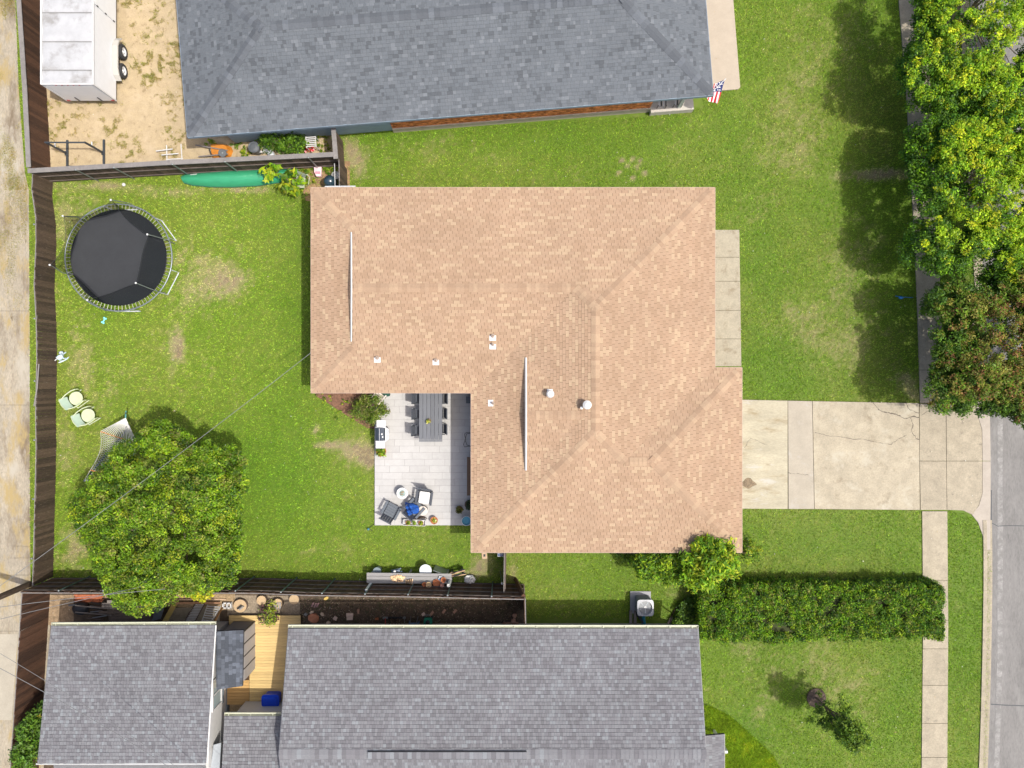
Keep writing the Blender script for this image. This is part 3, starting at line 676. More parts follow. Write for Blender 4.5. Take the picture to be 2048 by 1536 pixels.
# siding laps on the left part, one board each
b = MB().prism([T(.55 + 30 * KT, oh), T(Lp, oh), T(Lp, DEP - oh), T(.5, DEP - oh), T(.5, 2.5)], 0, HT - .12); b.build("wall", m_side, bh, world=True)
ang = math.atan2(ud_.y, ud_.x)
for k in range(16):
    z = .12 + k * .155
    c_ = T((.55 + 30 * KT + Lp) / 2, oh - .012); MB().box((c_[0], c_[1], z + .07), (Lp - .55 - 30 * KT, .022, .150), ang, Matrix.Rotation(.06, 3, 'X')).build("siding_board", m_side, bh, world=True)
b = MB().prism([T(Lp + .003, oh - .04), T(Lb, oh - .04), T(Lb, DEP - oh), T(Lp + .003, DEP - oh)], 0, HT - .12); b.build("wall", M("mortar", (.42, .25, .15), .9, .1, 9, .3, 60), bh, world=True)
# bricks of the visible wall: the first 300 as pieces, the others joined
m_brick_o = M("orange_brick", (.62, .22, .07), .9, .35, 6, .5, 60, rnd=.35); m_brick_a = M("orange_brick_joined", (.62, .22, .07), .9, .35, 6, .5, 60, ramp=[(0, (.6, .55, .5)), (.3, (.9, .85, .8)), (.6, (1.1, 1.1, 1.1)), (.85, (1.3, 1.35, 1.4))], attr="tone", world=True)
bm_ = MB().box((0, 0, 0), (.205, .03, .065)).mesh("brick"); bm_.materials.append(m_brick_o)
bs = MB(); cnt = 0; k = 0; z = .50
while z < HT - .2:
    x = Lp + .12 + (k % 2) * .11
    while x < Lb - .11:
        c_ = T(x, oh - .052)
        if cnt < 300 and z > HT - .60:
            inst("brick", bm_, bh, (c_[0] - bh.location.x, c_[1] - bh.location.y, z), (0, 0, ang)); cnt += 1
        else: bs.box((c_[0], c_[1], z), (.205, .03, .065), ang, tone=rng.random())
        x += .22
    z += .078; k += 1
bs.build("brick_courses", m_brick_a, bh, world=True, tone=True, kind='stuff')
c_ = T((Lp + Lb) / 2, oh - .07); MB().box((c_[0], c_[1], .23), (Lb - Lp, .10, .46), ang).build("stone_plinth", M("pale_stone", (.42, .37, .30), .9, .15, 4, .3, 60), bh, world=True)
MB().prism([T(Lb, .25), T(LEN - .3, .25), T(LEN - .3, 3.0), T(Lb, 3.0)], 0, .42).build("porch_floor", M("porch_concrete", (.42, .39, .34), .9, .08), bh, world=True)
c_ = T(LEN - 1.05, .42); MB().box((c_[0], c_[1], 1.5), (.14, .14, 2.2), ang).build("porch_post", m_white, bh, world=True)

# porch chairs with striped cushions
def stripe_chair(px, py, label):
    q = P(px, py, .6); t = thing("porch_chair", label, "chair", (q.x, q.y, .42), rng.uniform(-.3, .3), "striped chairs on the neighbour's porch")
    for k in range(4): MB().box((-.16 + k * .11, 0, .40), (.05, .46, .03)).build("seat_slat", m_black if k % 2 else m_white, t)
    for k in range(4): MB().box((-.16 + k * .11, .25, .66), (.05, .03, .50)).build("back_slat", m_black if k % 2 else m_white, t)
    for sx in (-.2, .2):
        for sy in (-.2, .2): MB().box((sx, sy, .2), (.03, .03, .4)).build("leg", m_black, t)
stripe_chair(1323, 206, "small striped chair at the brick end of the neighbour's porch")
stripe_chair(1355, 204, "striped porch chair nearer the white porch post")

# flag on a pole at the roof corner
q = P(1424, 200, 2.0); fl = thing("flag", "limp stars and stripes flag hanging from a pole at the blue grey roof corner", "flag", (q.x, q.y, 0))
base = P(1412, 196, 2.2); tip = P(1452, 157, 2.5)
MB().tube([base, tip], .018, 6).build("pole", m_white, fl, world=True)
nx_, nz_ = 24, 26; m_red = M("flag_red", (.50, .02, .03), .8, .1); m_fw = M("flag_white", (.75, .75, .75), .8, .04); m_blue = M("flag_blue", (.02, .03, .13), .8, .1)
A, B_, C_, D_ = P(1429, 168, 2.42), P(1450, 159, 2.42), P(1414, 197, 2.0), P(1432, 208, 1.5)
def fp(s_, t_): # s along the hoist, t along the fly
    top = A.lerp(B_, s_); bot = C_.lerp(D_, s_ ** .9); p = top.lerp(bot, t_)
    return p + Vector((.05 * math.sin(s_ * 12 + t_ * 3), .04 * math.cos(s_ * 9), .06 * math.sin(s_ * 14 + 1))) * (.3 + t_)
red, wht, blu = MB(), MB(), MB()
for a in range(13):
    for k in range(10):
        s0, s1, t0, t1 = a / 13, (a + 1) / 13, k / 10, (k + 1) / 10
        tgt = blu if (s0 > .22 and t1 <= .51) else (red if a % 2 == 0 else wht)
        tgt.add([fp(s0, t0), fp(s1, t0), fp(s1, t1), fp(s0, t1)], [(0, 1, 2, 3)])
red.build("red_stripe", m_red, fl, world=True); wht.build("white_stripe", m_fw, fl, world=True); blu.build("canton", m_blue, fl, world=True)
st = MB()
for a in range(4):
    for k in range(4):
        p = fp(.32 + a * .17 + (k % 2) * .06, .06 + k * .125) + Vector((0, 0, .02))
        pts = [(p.x + (.045 if j % 2 == 0 else .018) * math.cos(j * math.pi / 5 + 1), p.y + (.045 if j % 2 == 0 else .018) * math.sin(j * math.pi / 5 + 1), p.z) for j in range(10)]
        st.add(pts, [tuple(range(10))])
st.build("star", m_fw, fl, world=True, kind='stuff')

# ---- grey houses at the bottom
def gutter(root, p, q, straps=True, name="gutter"):
    """open channel from p to q (world), outer lip on the left of p->q"""
    d = (q - p); L = d.length; d.normalize(); n = Vector((-d.y, d.x, 0)); a = math.atan2(d.y, d.x); mid = (p + q) / 2
    b = MB(); b.box(mid + n * .065 + Vector((0, 0, -.09)), (L, .12, .012), a); b.box(mid + n * .125 + Vector((0, 0, -.045)), (L, .012, .10), a)
    b.box(mid + n * .128 + Vector((0, 0, .008)), (L, .030, .012), a); b.box(mid + n * .012 + Vector((0, 0, -.045)), (L, .012, .10), a)
    for e in (p, q): b.box(e + n * .065 + Vector((0, 0, -.045)), (.012, .125, .10), a)
    g = b.build(name, m_cream, root, world=True)
    if straps:
        k = 0
        while k * 1.03 < L:
            MB().box(p + d * (k * 1.03 + .2) + n * .07 + Vector((0, 0, .012)), (.035, .13, .008), a).build("strap", m_cream, g, world=True); k += 1
    return g
m_fas = M('grey_fascia', (.22, .22, .23), .6)
HB = 2.6; KB = (CH - HB) / F
wb = lambda *pts: [tuple(P(a, c_, HB)[:2]) for a, c_ in pts]
lower = thing("long_house", "long mauve grey shingled gable roof house at the bottom centre with a ridge vent", "house", (P(990, 1480, HB).x, P(990, 1480, HB).y, 0))
rl = Roof(lower, HB, .27, .152, .11, .16, gr2, m_deck_gry, gap=.007, lift=.021)
dN = 221
rl.plane(wb((577, 1257), (1396, 1257), (1396, 1257 + dN), (577, 1257 + dN)), wb((577, 1257))[0], NV)
rl.plane(wb((577, 1257 + 2 * dN), (1396, 1257 + 2 * dN), (1396, 1257 + dN), (577, 1257 + dN)), wb((577, 1257 + 2 * dN))[0], SV, view=(-30, 30, -20.4, 20))
zr = HB + .27 * dN * KB; ra, rb_ = P(577, 1257 + dN, HB), P(1396, 1257 + dN, HB); ra.z = rb_.z = zr
rl.caps(ra, rb_, half=.22, step=.20, drop=.045)
rl.finish()
b = MB().prism(wb((592, 1284), (1382, 1284), (1382, 1257 + 2 * dN - 12), (592, 1257 + 2 * dN - 12)), 0, HB - .14); b.build("wall", M("cream_wall", (.55, .50, .42), .7, .06), lower, world=True)
b = MB()
for xx in (592, 1382):
    A_, B_, C_ = P(xx, 1284, HB), P(xx, 1257 + 2 * dN - 10, HB), P(xx, 1257 + dN, HB); A_.z = B_.z = HB - .14; C_.z = zr - .14
    e = Vector((.05, 0, 0)); b.add([A_, B_, C_, A_ + e, B_ + e, C_ + e], [(0, 1, 2), (3, 5, 4), (0, 3, 4, 1), (1, 4, 5, 2), (2, 5, 3, 0)])
b.build("gable_wall", MATS["cream_wall"], lower, world=True)
for xx in (577, 1396):
    for ya, za, yb, zb in ((1257, HB - .06, 1257 + dN, zr - .06), (1257 + 2 * dN, HB - .06, 1257 + dN, zr - .06)):
        A_, B_ = P(xx, ya, HB), P(xx, yb, HB); A_.z = za; B_.z = zb; MB().tube([A_, B_], .04, 4).build("barge_board", m_fas, lower, world=True)
g = gutter(lower, P(576.5, 1255.5, HB), P(1396.5, 1256.5, HB))
MB().tube([P(1385, 1254, HB - .1), P(1385, 1254, .1)], .045, 6).build("downpipe", m_cream, lower, world=True)
# raised ridge vent
va, vb = P(748, 1257 + dN, HB), P(1052, 1257 + dN, HB)
vt = bpy.data.objects.new("ridge_vent", None); COL.objects.link(vt); vt.parent = lower
b = MB(); b.box(((va.x + vb.x) / 2, va.y, zr + .075), (vb.x - va.x, .34, .05)); b.build("vent_base", m_black, vt, world=True)
k = 0; x = va.x
while x < vb.x - .1:
    MB().box((x + .1, va.y, zr + .106), (.19, .30, .016)).build("cap_shingle", gr2[1], vt, world=True); x += .196; k += 1
# small porch roof on its east side
pr = Roof(lower, 2.25, .18, .152, .11, .16, gr2, m_deck_gry, gap=.006, lift=.018, name="porch_roof")
HP = 2.25; wq = lambda *pts: [tuple(P(a, c_, HP)[:2]) for a, c_ in pts]
pr.plane(wq((1398, 1468), (1449, 1468), (1449, 1620), (1398, 1620)), wq((1449, 1468))[0], EV, view=(-30, 30, -20.6, 20))
pr.finish(60)
gutter(lower, P(1450, 1640, HP), P(1450, 1469, HP))
MB().box(P(1440, 1482, 1.1), (.12, .12, 2.1)).build("porch_post", m_white, lower, world=True)

# garage at bottom left
HG = 2.5; KG = (CH - HG) / F
wg = lambda *pts: [tuple(P(a, c_, HG)[:2]) for a, c_ in pts]
gar = thing("garage", "square mauve grey roofed garage at the bottom left crossed by wire shadows", "garage", (P(265, 1380, HG).x, P(265, 1380, HG).y, 0))
rg = Roof(gar, HG, .165, .152, .11, .16, gr2, m_deck_gry, gap=.007, lift=.021)
dG = 254
rg.plane(wg((103, 1252), (430, 1250), (430, 1250 + dG), (103, 1252 + dG)), wg((103, 1252))[0], NV)
rg.finish()
rg2 = Roof(gar, HG - .25, .30, .152, .11, .16, gr2, m_deck_gry, gap=.006, lift=.012, name="rear_roof")
zg = HG + .165 * dG * KG
q0, q1 = P(130, 1252 + dG, HG), P(425, 1252 + dG, HG)
b = MB(); b.add([(q0.x, q0.y - .02, zg - .10), (q1.x, q1.y - .02, zg - .10), (q1.x, q1.y - 3.2, zg - .9), (q0.x, q0.y - 3.2, zg - .9)], [(0, 3, 2, 1)])
b.build("rear_roof_sheet", M("roll_roofing", (.14, .14, .145), .9, .15, 3, .3, 60, fine=.15, spots=[((.06, .06, .05), 8, .66, .05)]), gar, world=True)
for o_ in list(gar.children):
    if o_.name.startswith("rear_roof") and o_.type == 'EMPTY': bpy.data.objects.remove(o_)
b = MB().tube([q0 + Vector((-.7, 0, zg - HG)), q1 + Vector((.1, 0, zg - HG))], .035, 4); b.build("ridge_flashing", m_white, gar, world=True)
for xx in (430.5, 102.5):
    A_, B_ = P(xx, 1251, HG), P(xx, 1250 + dG, HG); A_.z = HG - .05; B_.z = zg - .05; MB().tube([A_, B_], .04, 4).build("barge_board", m_fas if xx < 200 else m_white, gar, world=True)
m_ww = M("white_siding", (.50, .50, .49), .6, .04)
b = MB().prism(wg((118, 1278), (415, 1278), (415, 1250 + dG + 120), (118, 1250 + dG + 120)), 0, HG - .14); b.build("wall", m_ww, gar, world=True)
gutter(gar, P(103, 1251, HG), P(431, 1249, HG))
wx = P(415, 0, HG).x
A_, B_ = P(415, 1278, HG), P(415, 1250 + dG, HG); b = MB(); b.add([(wx, A_.y, HG - .14), (wx, B_.y, HG - .14), (wx, B_.y, zg - .12), (wx - .06, A_.y, HG - .14), (wx - .06, B_.y, HG - .14), (wx - .06, B_.y, zg - .12)], [(0, 2, 1), (3, 4, 5), (0, 1, 4, 3), (1, 2, 5, 4), (2, 0, 3, 5)]); b.build("gable_wall", m_ww, gar, world=True)
# window in its east wall
wy0, wy1 = P(0, 1432, HG).y, P(0, 1372, HG).y
wn = bpy.data.objects.new("window", None); COL.objects.link(wn); wn.parent = gar
b = MB()
for (y, z, dy, dz) in (((wy0 + wy1) / 2, 2.0, wy1 - wy0 + .1, .08), ((wy0 + wy1) / 2, .98, wy1 - wy0 + .1, .08), (wy0, 1.5, .07, 1.0), (wy1, 1.5, .07, 1.0), ((wy0 + wy1) / 2, 1.5, .05, 1.0)): b.box((wx + .03, y, z), (.06, dy, dz))
b.build("frame", m_white, wn, world=True); MB().box((wx + .012, (wy0 + wy1) / 2, 1.5), (.02, wy1 - wy0, .95)).build("pane", M("window_glass", (.25, .32, .33), .08, .1, spec=.9), wn, world=True)
MB().box((wx + .05, (wy0 + wy1) / 2, .86), (.10, wy1 - wy0 + .2, .06)).build("sill", M("slate_trim", (.10, .12, .14), .5), wn, world=True)
for z_ in (.55,):
    MB().box((wx + .03, P(0, 1420, 1).y, .18), (.05, 5.0, .28)).build("dark_skirting", MATS["slate_trim"], gar, world=True)
# porch hood leaning against it
b = MB(); a1, a2 = P(427, 1490, 2.0), P(414, 1600, 2.2); b.add([a1, a1 + Vector((.35, .1, 0)), a2 + Vector((.5, 0, 0)), a2, a1 + Vector((0, 0, -.06)), a1 + Vector((.35, .1, -.06)), a2 + Vector((.5, 0, -.06)), a2 + Vector((0, 0, -.06))], [(0, 3, 2, 1), (4, 5, 6, 7), (0, 1, 5, 4), (1, 2, 6, 5), (2, 3, 7, 6), (3, 0, 4, 7)])
b.build("door_hood", M("hood_metal", (.30, .33, .36), .5, .1), gar, world=True)

# low link roof between the two
HL = 2.3; wl_ = lambda *pts: [tuple(P(a, c_, HL)[:2]) for a, c_ in pts]
link = thing("link_building", "narrow low grey roof with a cream gutter between garage and long house", "building", (P(505, 1490, HL).x, P(505, 1490, HL).y, 0))
rk = Roof(link, HL, .13, .152, .11, .16, gr2, m_deck_gry, gap=.007, lift=.021)
rk.plane(wl_((449, 1432), (572, 1432), (572, 1660), (449, 1660)), wl_((449, 1432))[0], NV, view=(-30, 30, -20.6, 20)); rk.finish(300)
gutter(link, P(449, 1431, HL), P(562, 1431, HL))
MB().prism(wl_((460, 1440), (568, 1440), (568, 1650), (460, 1650)), 0, HL - .14).build("wall", m_ww, link, world=True)

# storage shed with dark shingles sloping east
sh = thing("storage_shed", "small lean-to shed with dark shingles and pale sliding panels beside the new deck", "shed", (P(468, 1300).x, P(468, 1300).y, 0))
HS = 2.0; ws = lambda *pts: [tuple(P(a, c_, HS)[:2]) for a, c_ in pts]
rs = Roof(sh, HS, .16, .165, .12, .28, dk, m_deck_gry, gap=.006, lift=.018)
rs.plane(ws((436, 1260), (487, 1260), (485, 1372), (436, 1376)), ws((487, 1260))[0], EV); rs.finish(60)
b = MB().prism(ws((440, 1266), (483, 1266), (481, 1366), (440, 1366)), 0, HS - .08); b.build("body", M("grey_shed_wall", (.14, .145, .16), .7, .06), sh, world=True)
xs_ = P(483, 0, HS).x; yy0, yy1 = P(0, 1366, HS).y, P(0, 1266, HS).y
for k in range(4):
    y0, y1 = yy0 + (yy1 - yy0) * k / 4, yy0 + (yy1 - yy0) * (k + 1) / 4
    MB().box((xs_ + .03, (y0 + y1) / 2, .95), (.04, y1 - y0 - .05, 1.7)).build("panel", M("pale_panel", (.28, .27, .27), .5, .05), sh, world=True)
    MB().box((xs_ + .04, y1 - .01, .95), (.05, .035, 1.75)).build("panel_edge", m_black, sh, world=True)

# deck of yellow boards
deck = thing("deck", "new yellow pine board deck between the shed and the long house", "deck", (P(520, 1320).x, P(520, 1320).y, 0))
m_pine = M("new_pine", (.47, .335, .14), .7, .14, 2.2, .12, 30, rnd=.14, stretch=(1.2, 14, 1), spots=[((.30, .15, .05), 2.0, .70, .06)])
m_pine2 = M("new_pine_amber", (.40, .24, .085), .7, .14, 2.2, .12, 30, rnd=.12, stretch=(1.2, 14, 1), spots=[((.28, .14, .05), 2.0, .70, .06)])
HD = .32; ytop = P(0, 1231, HD).y; y = ytop; k = 0
while y > P(0, 1409, HD).y:
    py = 768 - y * F / (CH - HD); xl = 458 if py < 1262 else 485; xr = 601 if py < 1250 else 600
    a, c_ = P(xl + (14 if py > 1330 else 0), 0, HD).x, P(xr, 0, HD).x
    me = MB().box((0, 0, 0), (c_ - a, .132, .035)).mesh("deck_board"); me.materials.append(m_pine)
    inst("deck_board", me, deck, ((a + c_) / 2 - deck.location.x, y - .07 - deck.location.y, HD - .018 + rng.uniform(-.002, .002)))
    y -= .140; k += 1
y = P(0, 1360, HD).y
while y > P(0, 1408, HD).y:
    a, c_ = P(452, 0, HD).x, P(498.2, 0, HD).x
    me = MB().box((0, 0, 0), (c_ - a, .128, .035)).mesh("deck_board"); me.materials.append(m_pine2)
    inst("deck_board", me, deck, ((a + c_) / 2 - deck.location.x, y - .07 - deck.location.y, HD - .019)); y -= .136
MB().prism(WP([(458, 1234), (600, 1234), (600, 1406), (452, 1406), (452, 1362), (485, 1350), (485, 1262), (458, 1262)], HD), .05, HD - .06).build("under_frame", M("dark_frame_wood", (.06, .035, .02), .9), deck, world=True)

# blue bin and white cooler below it
q = P(540, 1403, .9); t = thing("storage_bin", "bright blue lidded bin at the foot of the yellow deck", "bin", (q.x, q.y, 0), 0)
m_bl = M("blue_plastic", (.004, .045, .46), .35, .12, 4)
def rbox(w, d, z0, z1, r=.1, tw=0.0, n=5):
    pts = []
    for cx, cy, a0 in ((w / 2 - r, d / 2 - r, 0), (-w / 2 + r, d / 2 - r, 90), (-w / 2 + r, -d / 2 + r, 180), (w / 2 - r, -d / 2 + r, 270)):
        for i in range(n): a = math.radians(a0 + 90 * i / (n - 1)); pts.append((cx + r * math.cos(a), cy + r * math.sin(a)))
    return pts
b = MB().prism(rbox(.74, .52, 0, 0, .12), .02, .80); b.build("body", m_bl, t)
b = MB(); b.prism(rbox(.86, .62, 0, 0, .15), .80, .86); b.prism(rbox(.66, .42, 0, 0, .10), .86, .89); b.build("lid", m_bl, t)
q = P(530, 1417, .5); t = thing("cooler_box", "white box standing on gravel behind the blue bin", "box", (q.x, q.y, 0), 0)
MB().prism(rbox(1.35, .42, 0, 0, .03), .02, .5).build("body", m_white, t); MB().prism(rbox(1.40, .47, 0, 0, .04), .5, .56).build("lid", m_white, t)

# ------------------------------------------------------------------ fences
def fence(name, label, tops, h, mat, rails=(), rail_side=1, rail_mat=None, posts=(), post_mat=None, bw=.145, cap=False, cat="fence", lean=.008, post_side=1, htol=.02, top_rail=None, pickets=True):
    pts = [P(a, c_, h) for a, c_ in tops]; root = thing(name, label, cat, (pts[0].x, pts[0].y, 0))
    me = MB().add([(-bw / 2 + .001, -.011, 0), (bw / 2 - .001, -.011, 0), (bw / 2 - .001, .011, 0), (-bw / 2 + .001, .011, 0), (-bw / 2 + .001, -.011, h), (bw / 2 - .001, -.011, h), (bw / 2 - .001, .011, h), (-bw / 2 + .001, .011, h)],
                  [(3, 2, 1, 0), (4, 5, 6, 7), (0, 1, 5, 4), (1, 2, 6, 5), (2, 3, 7, 6), (3, 0, 4, 7)]).mesh("board"); me.materials.append(mat)
    for i in range(len(pts) - 1):
        p, q = pts[i], pts[i + 1]; d = q - p; d.z = 0; L = d.length; d.normalize(); a = math.atan2(d.y, d.x); n = Vector((-d.y, d.x, 0)) * rail_side
        k = max(1, round(L / bw)); bs_ = L / k
        for j in range(k):
            c_ = p + d * (bs_ * (j + .5)) + n * rng.uniform(-.006, .006)
            inst("board", me, root, (c_.x - root.location.x, c_.y - root.location.y, rng.uniform(-.01, .02)), (rng.uniform(-lean, lean), rng.uniform(-lean, lean) * .12, a + rng.uniform(-.03, .03)), (1, 1, 1 + rng.uniform(-htol, 0)))
        mid = (p + q) / 2
        for z in rails: MB().box((mid.x + n.x * .035, mid.y + n.y * .035, z), (L, .04, .085), a).build("rail", rail_mat or m_rail, root, world=True)
        if top_rail: MB().box((mid.x - n.x * top_rail[0], mid.y - n.y * top_rail[0], h - top_rail[1]), (L, .035, .09), a).build("top_rail", m_cap, root, world=True)
        if cap:
            kk = max(1, round(L / 2.4))
            for j in range(kk):
                c_ = p.lerp(q, (j + .5) / kk); MB().box((c_.x, c_.y, h + .02), (L / kk - .004, cap, .038), a + rng.uniform(-.003, .003), Matrix.Rotation(rng.uniform(-.02, .02), 3, 'X')).build("cap_board", m_cap, root, world=True)
    for px, py in posts:
        c_ = P(px, py, h)
        # nearest segment
        best = min(range(len(pts) - 1), key=lambda i: abs((pts[i + 1] - pts[i]).normalized().cross(c_ - pts[i]).length) + 100 * (not -.1 <= (c_ - pts[i]).dot((pts[i + 1] - pts[i]).normalized()) <= (pts[i + 1] - pts[i]).length + .1))
        p, q = pts[best], pts[best + 1]; d = (q - p); d.z = 0; d.normalize(); n = Vector((-d.y, d.x, 0)) * post_side; c_ = p + d * (c_ - p).dot(d) + n * .085
        o_ = MB().tube([(c_.x, c_.y, 0), (c_.x, c_.y, h + .02)], .032, 8).build("post", post_mat or m_steel, root, world=True)
        MB().blob((c_.x, c_.y, h + .03), (.05, .05, .035), 3, 8, 4, 0).build("post_cap", m_steel, o_, world=True, smooth=True)
    return root
f1 = fence("board_fence", "long weathered brown board fence along the alley beside the trampoline and hammock", [(66, 344), (64.5, 380), (72, 434), (72.8, 481), (69, 570), (73, 637), (74.5, 718), (72, 820), (73, 900), (68, 1107), (66, 1171)], 1.5, m_board, rails=(), top_rail=(.03, .05), lean=.014,
           posts=[(66, 449), (71, 637), (70, 762), (70, 880), (69, 998), (67, 1117)], post_side=-1, htol=.05)
f2 = fence("board_fence", "tall capped brown fence beside the white trailer along the gravel yard", [(38, -90), (38, 0), (49.5, 170), (58, 335)], 1.65, m_board_red, cap=.22, rails=())
f3 = fence("board_fence", "capped wooden fence running above the green canoe with steel posts on its near side", [(56, 342), (340, 325.5), (500, 317.5), (668, 309)], 1.85, m_board, rails=(.25, 1.0, 1.65), rail_side=-1, cap=.22, posts=[(152, 336), (228, 332), (345, 326), (450, 321), (617, 312)], post_side=-1)
f4 = fence("board_fence", "short capped fence stub under the blue grey eave joining the long cross fence", [(667, 256), (672, 318)], 1.85, m_board, cap=.22)
f4b = fence("garden_gate", "narrow board gate section beside the barrel smoker and the tan roof corner", [(679, 319), (680, 374)], 1.55, m_board, rails=(), top_rail=(.03, .05), cat="gate")
f5 = fence("board_fence", "very tall dark brown fence with rails below the lawn behind the potting bench", [(40, 1184.5), (500, 1185), (617, 1189.5), (820, 1192.5), (1048, 1197.5)], 2.5, m_board_red, rails=(.25, .95, 1.6, 2.25), rail_side=1, rail_mat=m_rail,
           posts=[(118, 1181), (207, 1182), (296, 1182), (386, 1182), (471, 1183), (562, 1184), (644, 1187), (730, 1189), (816, 1190), (895, 1192), (983, 1194)], post_mat=m_green_steel, post_side=1, top_rail=(.035, .05))
f6 = fence("board_fence", "reddish brown fence left of the mauve garage beside the alley", [(44.7, 1188), (34, 1350), (21, 1545), (16, 1640)], 2.1, m_board_red, top_rail=(.03, .05))
f7 = fence("board_fence", "short tall fence stub closing the dark side yard at its right end", [(1048.5, 1197), (1049.5, 1252)], 2.5, m_board_red, top_rail=(-.05, .05), rails=(.4, 2.2), rail_side=1)
f8 = fence("garden_gate", "weathered side gate between the tan roof and the tall lower fence", [(1010, 1104), (1009, 1186)], 1.8, m_board, top_rail=(.03, .03), rails=(.3, 1.5), cat="gate")
# leaning end board
t = thing("leaning_board", "loose dark board leaning on the corner of the tall lower fence", "board", (P(1040, 1165).x, P(1040, 1165).y, 0))
a, c_ = P(1031, 1158, .0), P(1047, 1192, 2.3); b = MB().tube([a, c_], .11, 4); b.build("plank", m_board_red, t, world=True)
# old skewed strip hanging from the alley fence
t = thing("loose_rail", "pale loose timber rail peeling off the alley fence above the green chairs", "rail", (P(74, 780).x, P(74, 780).y, 0)); MB().tube([P(77.5, 728, 1.5), P(74, 775, 1.55), P(68, 812, 1.5)], .035, 4).build("strip", m_cap, t, world=True)

# utility pole and wires
pl = P(60, 1168); t = thing("utility_pole", "dark round timber utility pole rising at the corner of the alley fences", "pole", (pl.x, pl.y, 0))
MB().tube([(0, 0, 0), (-.05, -.1, 9.5)], .15, 12, .11).build("pole", m_board, t)
PT_ = Vector((pl.x - .05, pl.y - .1, 9.0))
def wire(name, label, p, q, sag=.4, r=.014, mat=None, twist=False):
    t = thing(name, label, "cable", (p.x, p.y, 0)); pts = []
    for i in range(25):
        s_ = i / 24; v = p.lerp(q, s_); v.z -= sag * 4 * s_ * (1 - s_); pts.append(v)
    MB().tube(pts, r, 5).build("line", mat or M("cable_grey", (.13, .135, .14), .6, .05), t, world=True)
    return t
w = wire("power_line", "pale overhead cable crossing the lawn and round tree to the tan house", P(621, 706, 3.1), P(-60, 1215, 8.0), .5, .012)
wire("power_line", "double overhead wire crossing the garage roof, upper strand", P(-60, 1272, 7.5), P(470, 1620, 5.0), .3, .009)
wire("power_line", "double overhead wire crossing the garage roof, lower strand", P(-60, 1306, 7.4), P(420, 1590, 4.8), .3, .012)
wire("power_line", "thin wire from the alley pole passing over the bottom left fence corner", P(-60, 1222, 7.0), P(330, 1178, 4.6), .2, .012)
wire("power_line", "thin wire from the alley pole rising over the brick patch", P(-60, 1253, 7.0), P(300, 1170, 4.4), .2, .012)

# ------------------------------------------------------------------ white box trailer
TX0, TX1 = P(82.5, 0, 2.5).x, P(186, 0, 2.5).x; TY0, TY1 = P(0, 168, 2.5).y, P(0, -92, 2.5).y
tr = thing("box_trailer", "white enclosed cargo trailer with two wheels parked on the gravel yard", "trailer", ((TX0 + TX1) / 2, TY0 + 3, 0))
m_tw = M("trailer_white", (.64, .65, .66), .35, .03, 3); m_tr = M("trailer_roof_metal", (.37, .375, .38), .40, .10, 1.6, .35, 3.0, metal=.0, stretch=(1, 1, 1), spots=[((.25, .245, .235), 1.0, .50, .16)])
cx = (TX0 + TX1) / 2; cy = (TY0 + TY1) / 2; wd = TX1 - TX0; ln = TY1 - TY0
MB().box((cx, cy, 1.5), (wd - .02, ln - .02, 1.94)).build("body", m_tw, tr, world=True)
yj = [TY0 + .04] + [P(0, y, 2.5).y for y in (140.5, 83.5, 25.5, -30)] + [TY1 - .04]
for i in range(len(yj) - 1):
    # slightly pillowed sheet metal
    n_ = 12; b = MB(); x0_, x1_ = TX0 + .05, TX1 - .05; vs = []
    for a in range(n_ + 1):
        for c_ in range(n_ + 1):
            u_, v_ = a / n_, c_ / n_; e = min(u_, 1 - u_, v_, 1 - v_)
            z = 2.492 + .035 * (1 - math.exp(-e * 9)) + .010 * math.sin(7 * u_ + i * 2) * math.cos(5 * v_ + i) * min(1, e * 8) - .022 * math.exp(-((u_ - .96) ** 2 * 120 + (v_ - .5 + .3 * math.sin(i)) ** 2 * 30)) - .02 * math.exp(-((u_ - .05) ** 2 * 120 + (v_ - .4) ** 2 * 40))
            vs.append((x0_ + (x1_ - x0_) * u_, yj[i] + .012 + (yj[i + 1] - yj[i] - .024) * v_, z))
    fs = [(a * (n_ + 1) + c_, (a + 1) * (n_ + 1) + c_, (a + 1) * (n_ + 1) + c_ + 1, a * (n_ + 1) + c_ + 1) for a in range(n_) for c_ in range(n_)]
    b.add(vs, fs); b.build("roof_panel", m_tr, tr, world=True, smooth=True)
for y in yj[1:-1]: MB().box((cx, y, 2.512), (wd - .12, .035, .022)).build('roof_seam', M('seam_grey', (.20, .20, .195), .6, .15), tr, world=True)
b = MB()
for x in (TX0, TX1): b.box((x, cy, 2.49), (.07, ln + .04, .07))
for y in (TY0, TY1): b.box((cx, y, 2.487), (wd, .07, .07))
for x in (TX0, TX1):
    b.box((x, TY0, 1.5), (.055, .055, 1.95))
b.build("edge_trim", m_white, tr, world=True)
b = MB(); b.box((cx, TY0 - .012, 1.45), (wd - .25, .02, 1.75)); b.build("rear_ramp_door", m_tw, tr, world=True)
for x in (-.55, .55):
    MB().box((cx + x, TY0 - .04, .80), (.05, .03, .42)).build("door_latch", M("dark_metal", (.06, .06, .065), .5, .1), tr, world=True)
for k in range(5): MB().box((cx - .55 + k * .27, TY0 - .03, 2.44), (.07, .03, .035)).build("marker_light", M("red_lens", (.35, .03, .03), .3), tr, world=True)
for z, x in ((.62, cx - wd / 2 + .12), (.62, cx + wd / 2 - .12)): MB().box((x, TY0 - .03, z), (.14, .03, .07)).build("tail_light", MATS["red_lens"], tr, world=True)
dy = P(0, 20, 1.5).y; dr = MB().box((TX1 + .012, dy + .3, 1.5), (.02, .95, 1.75)).build("side_door", m_tw, tr, world=True)
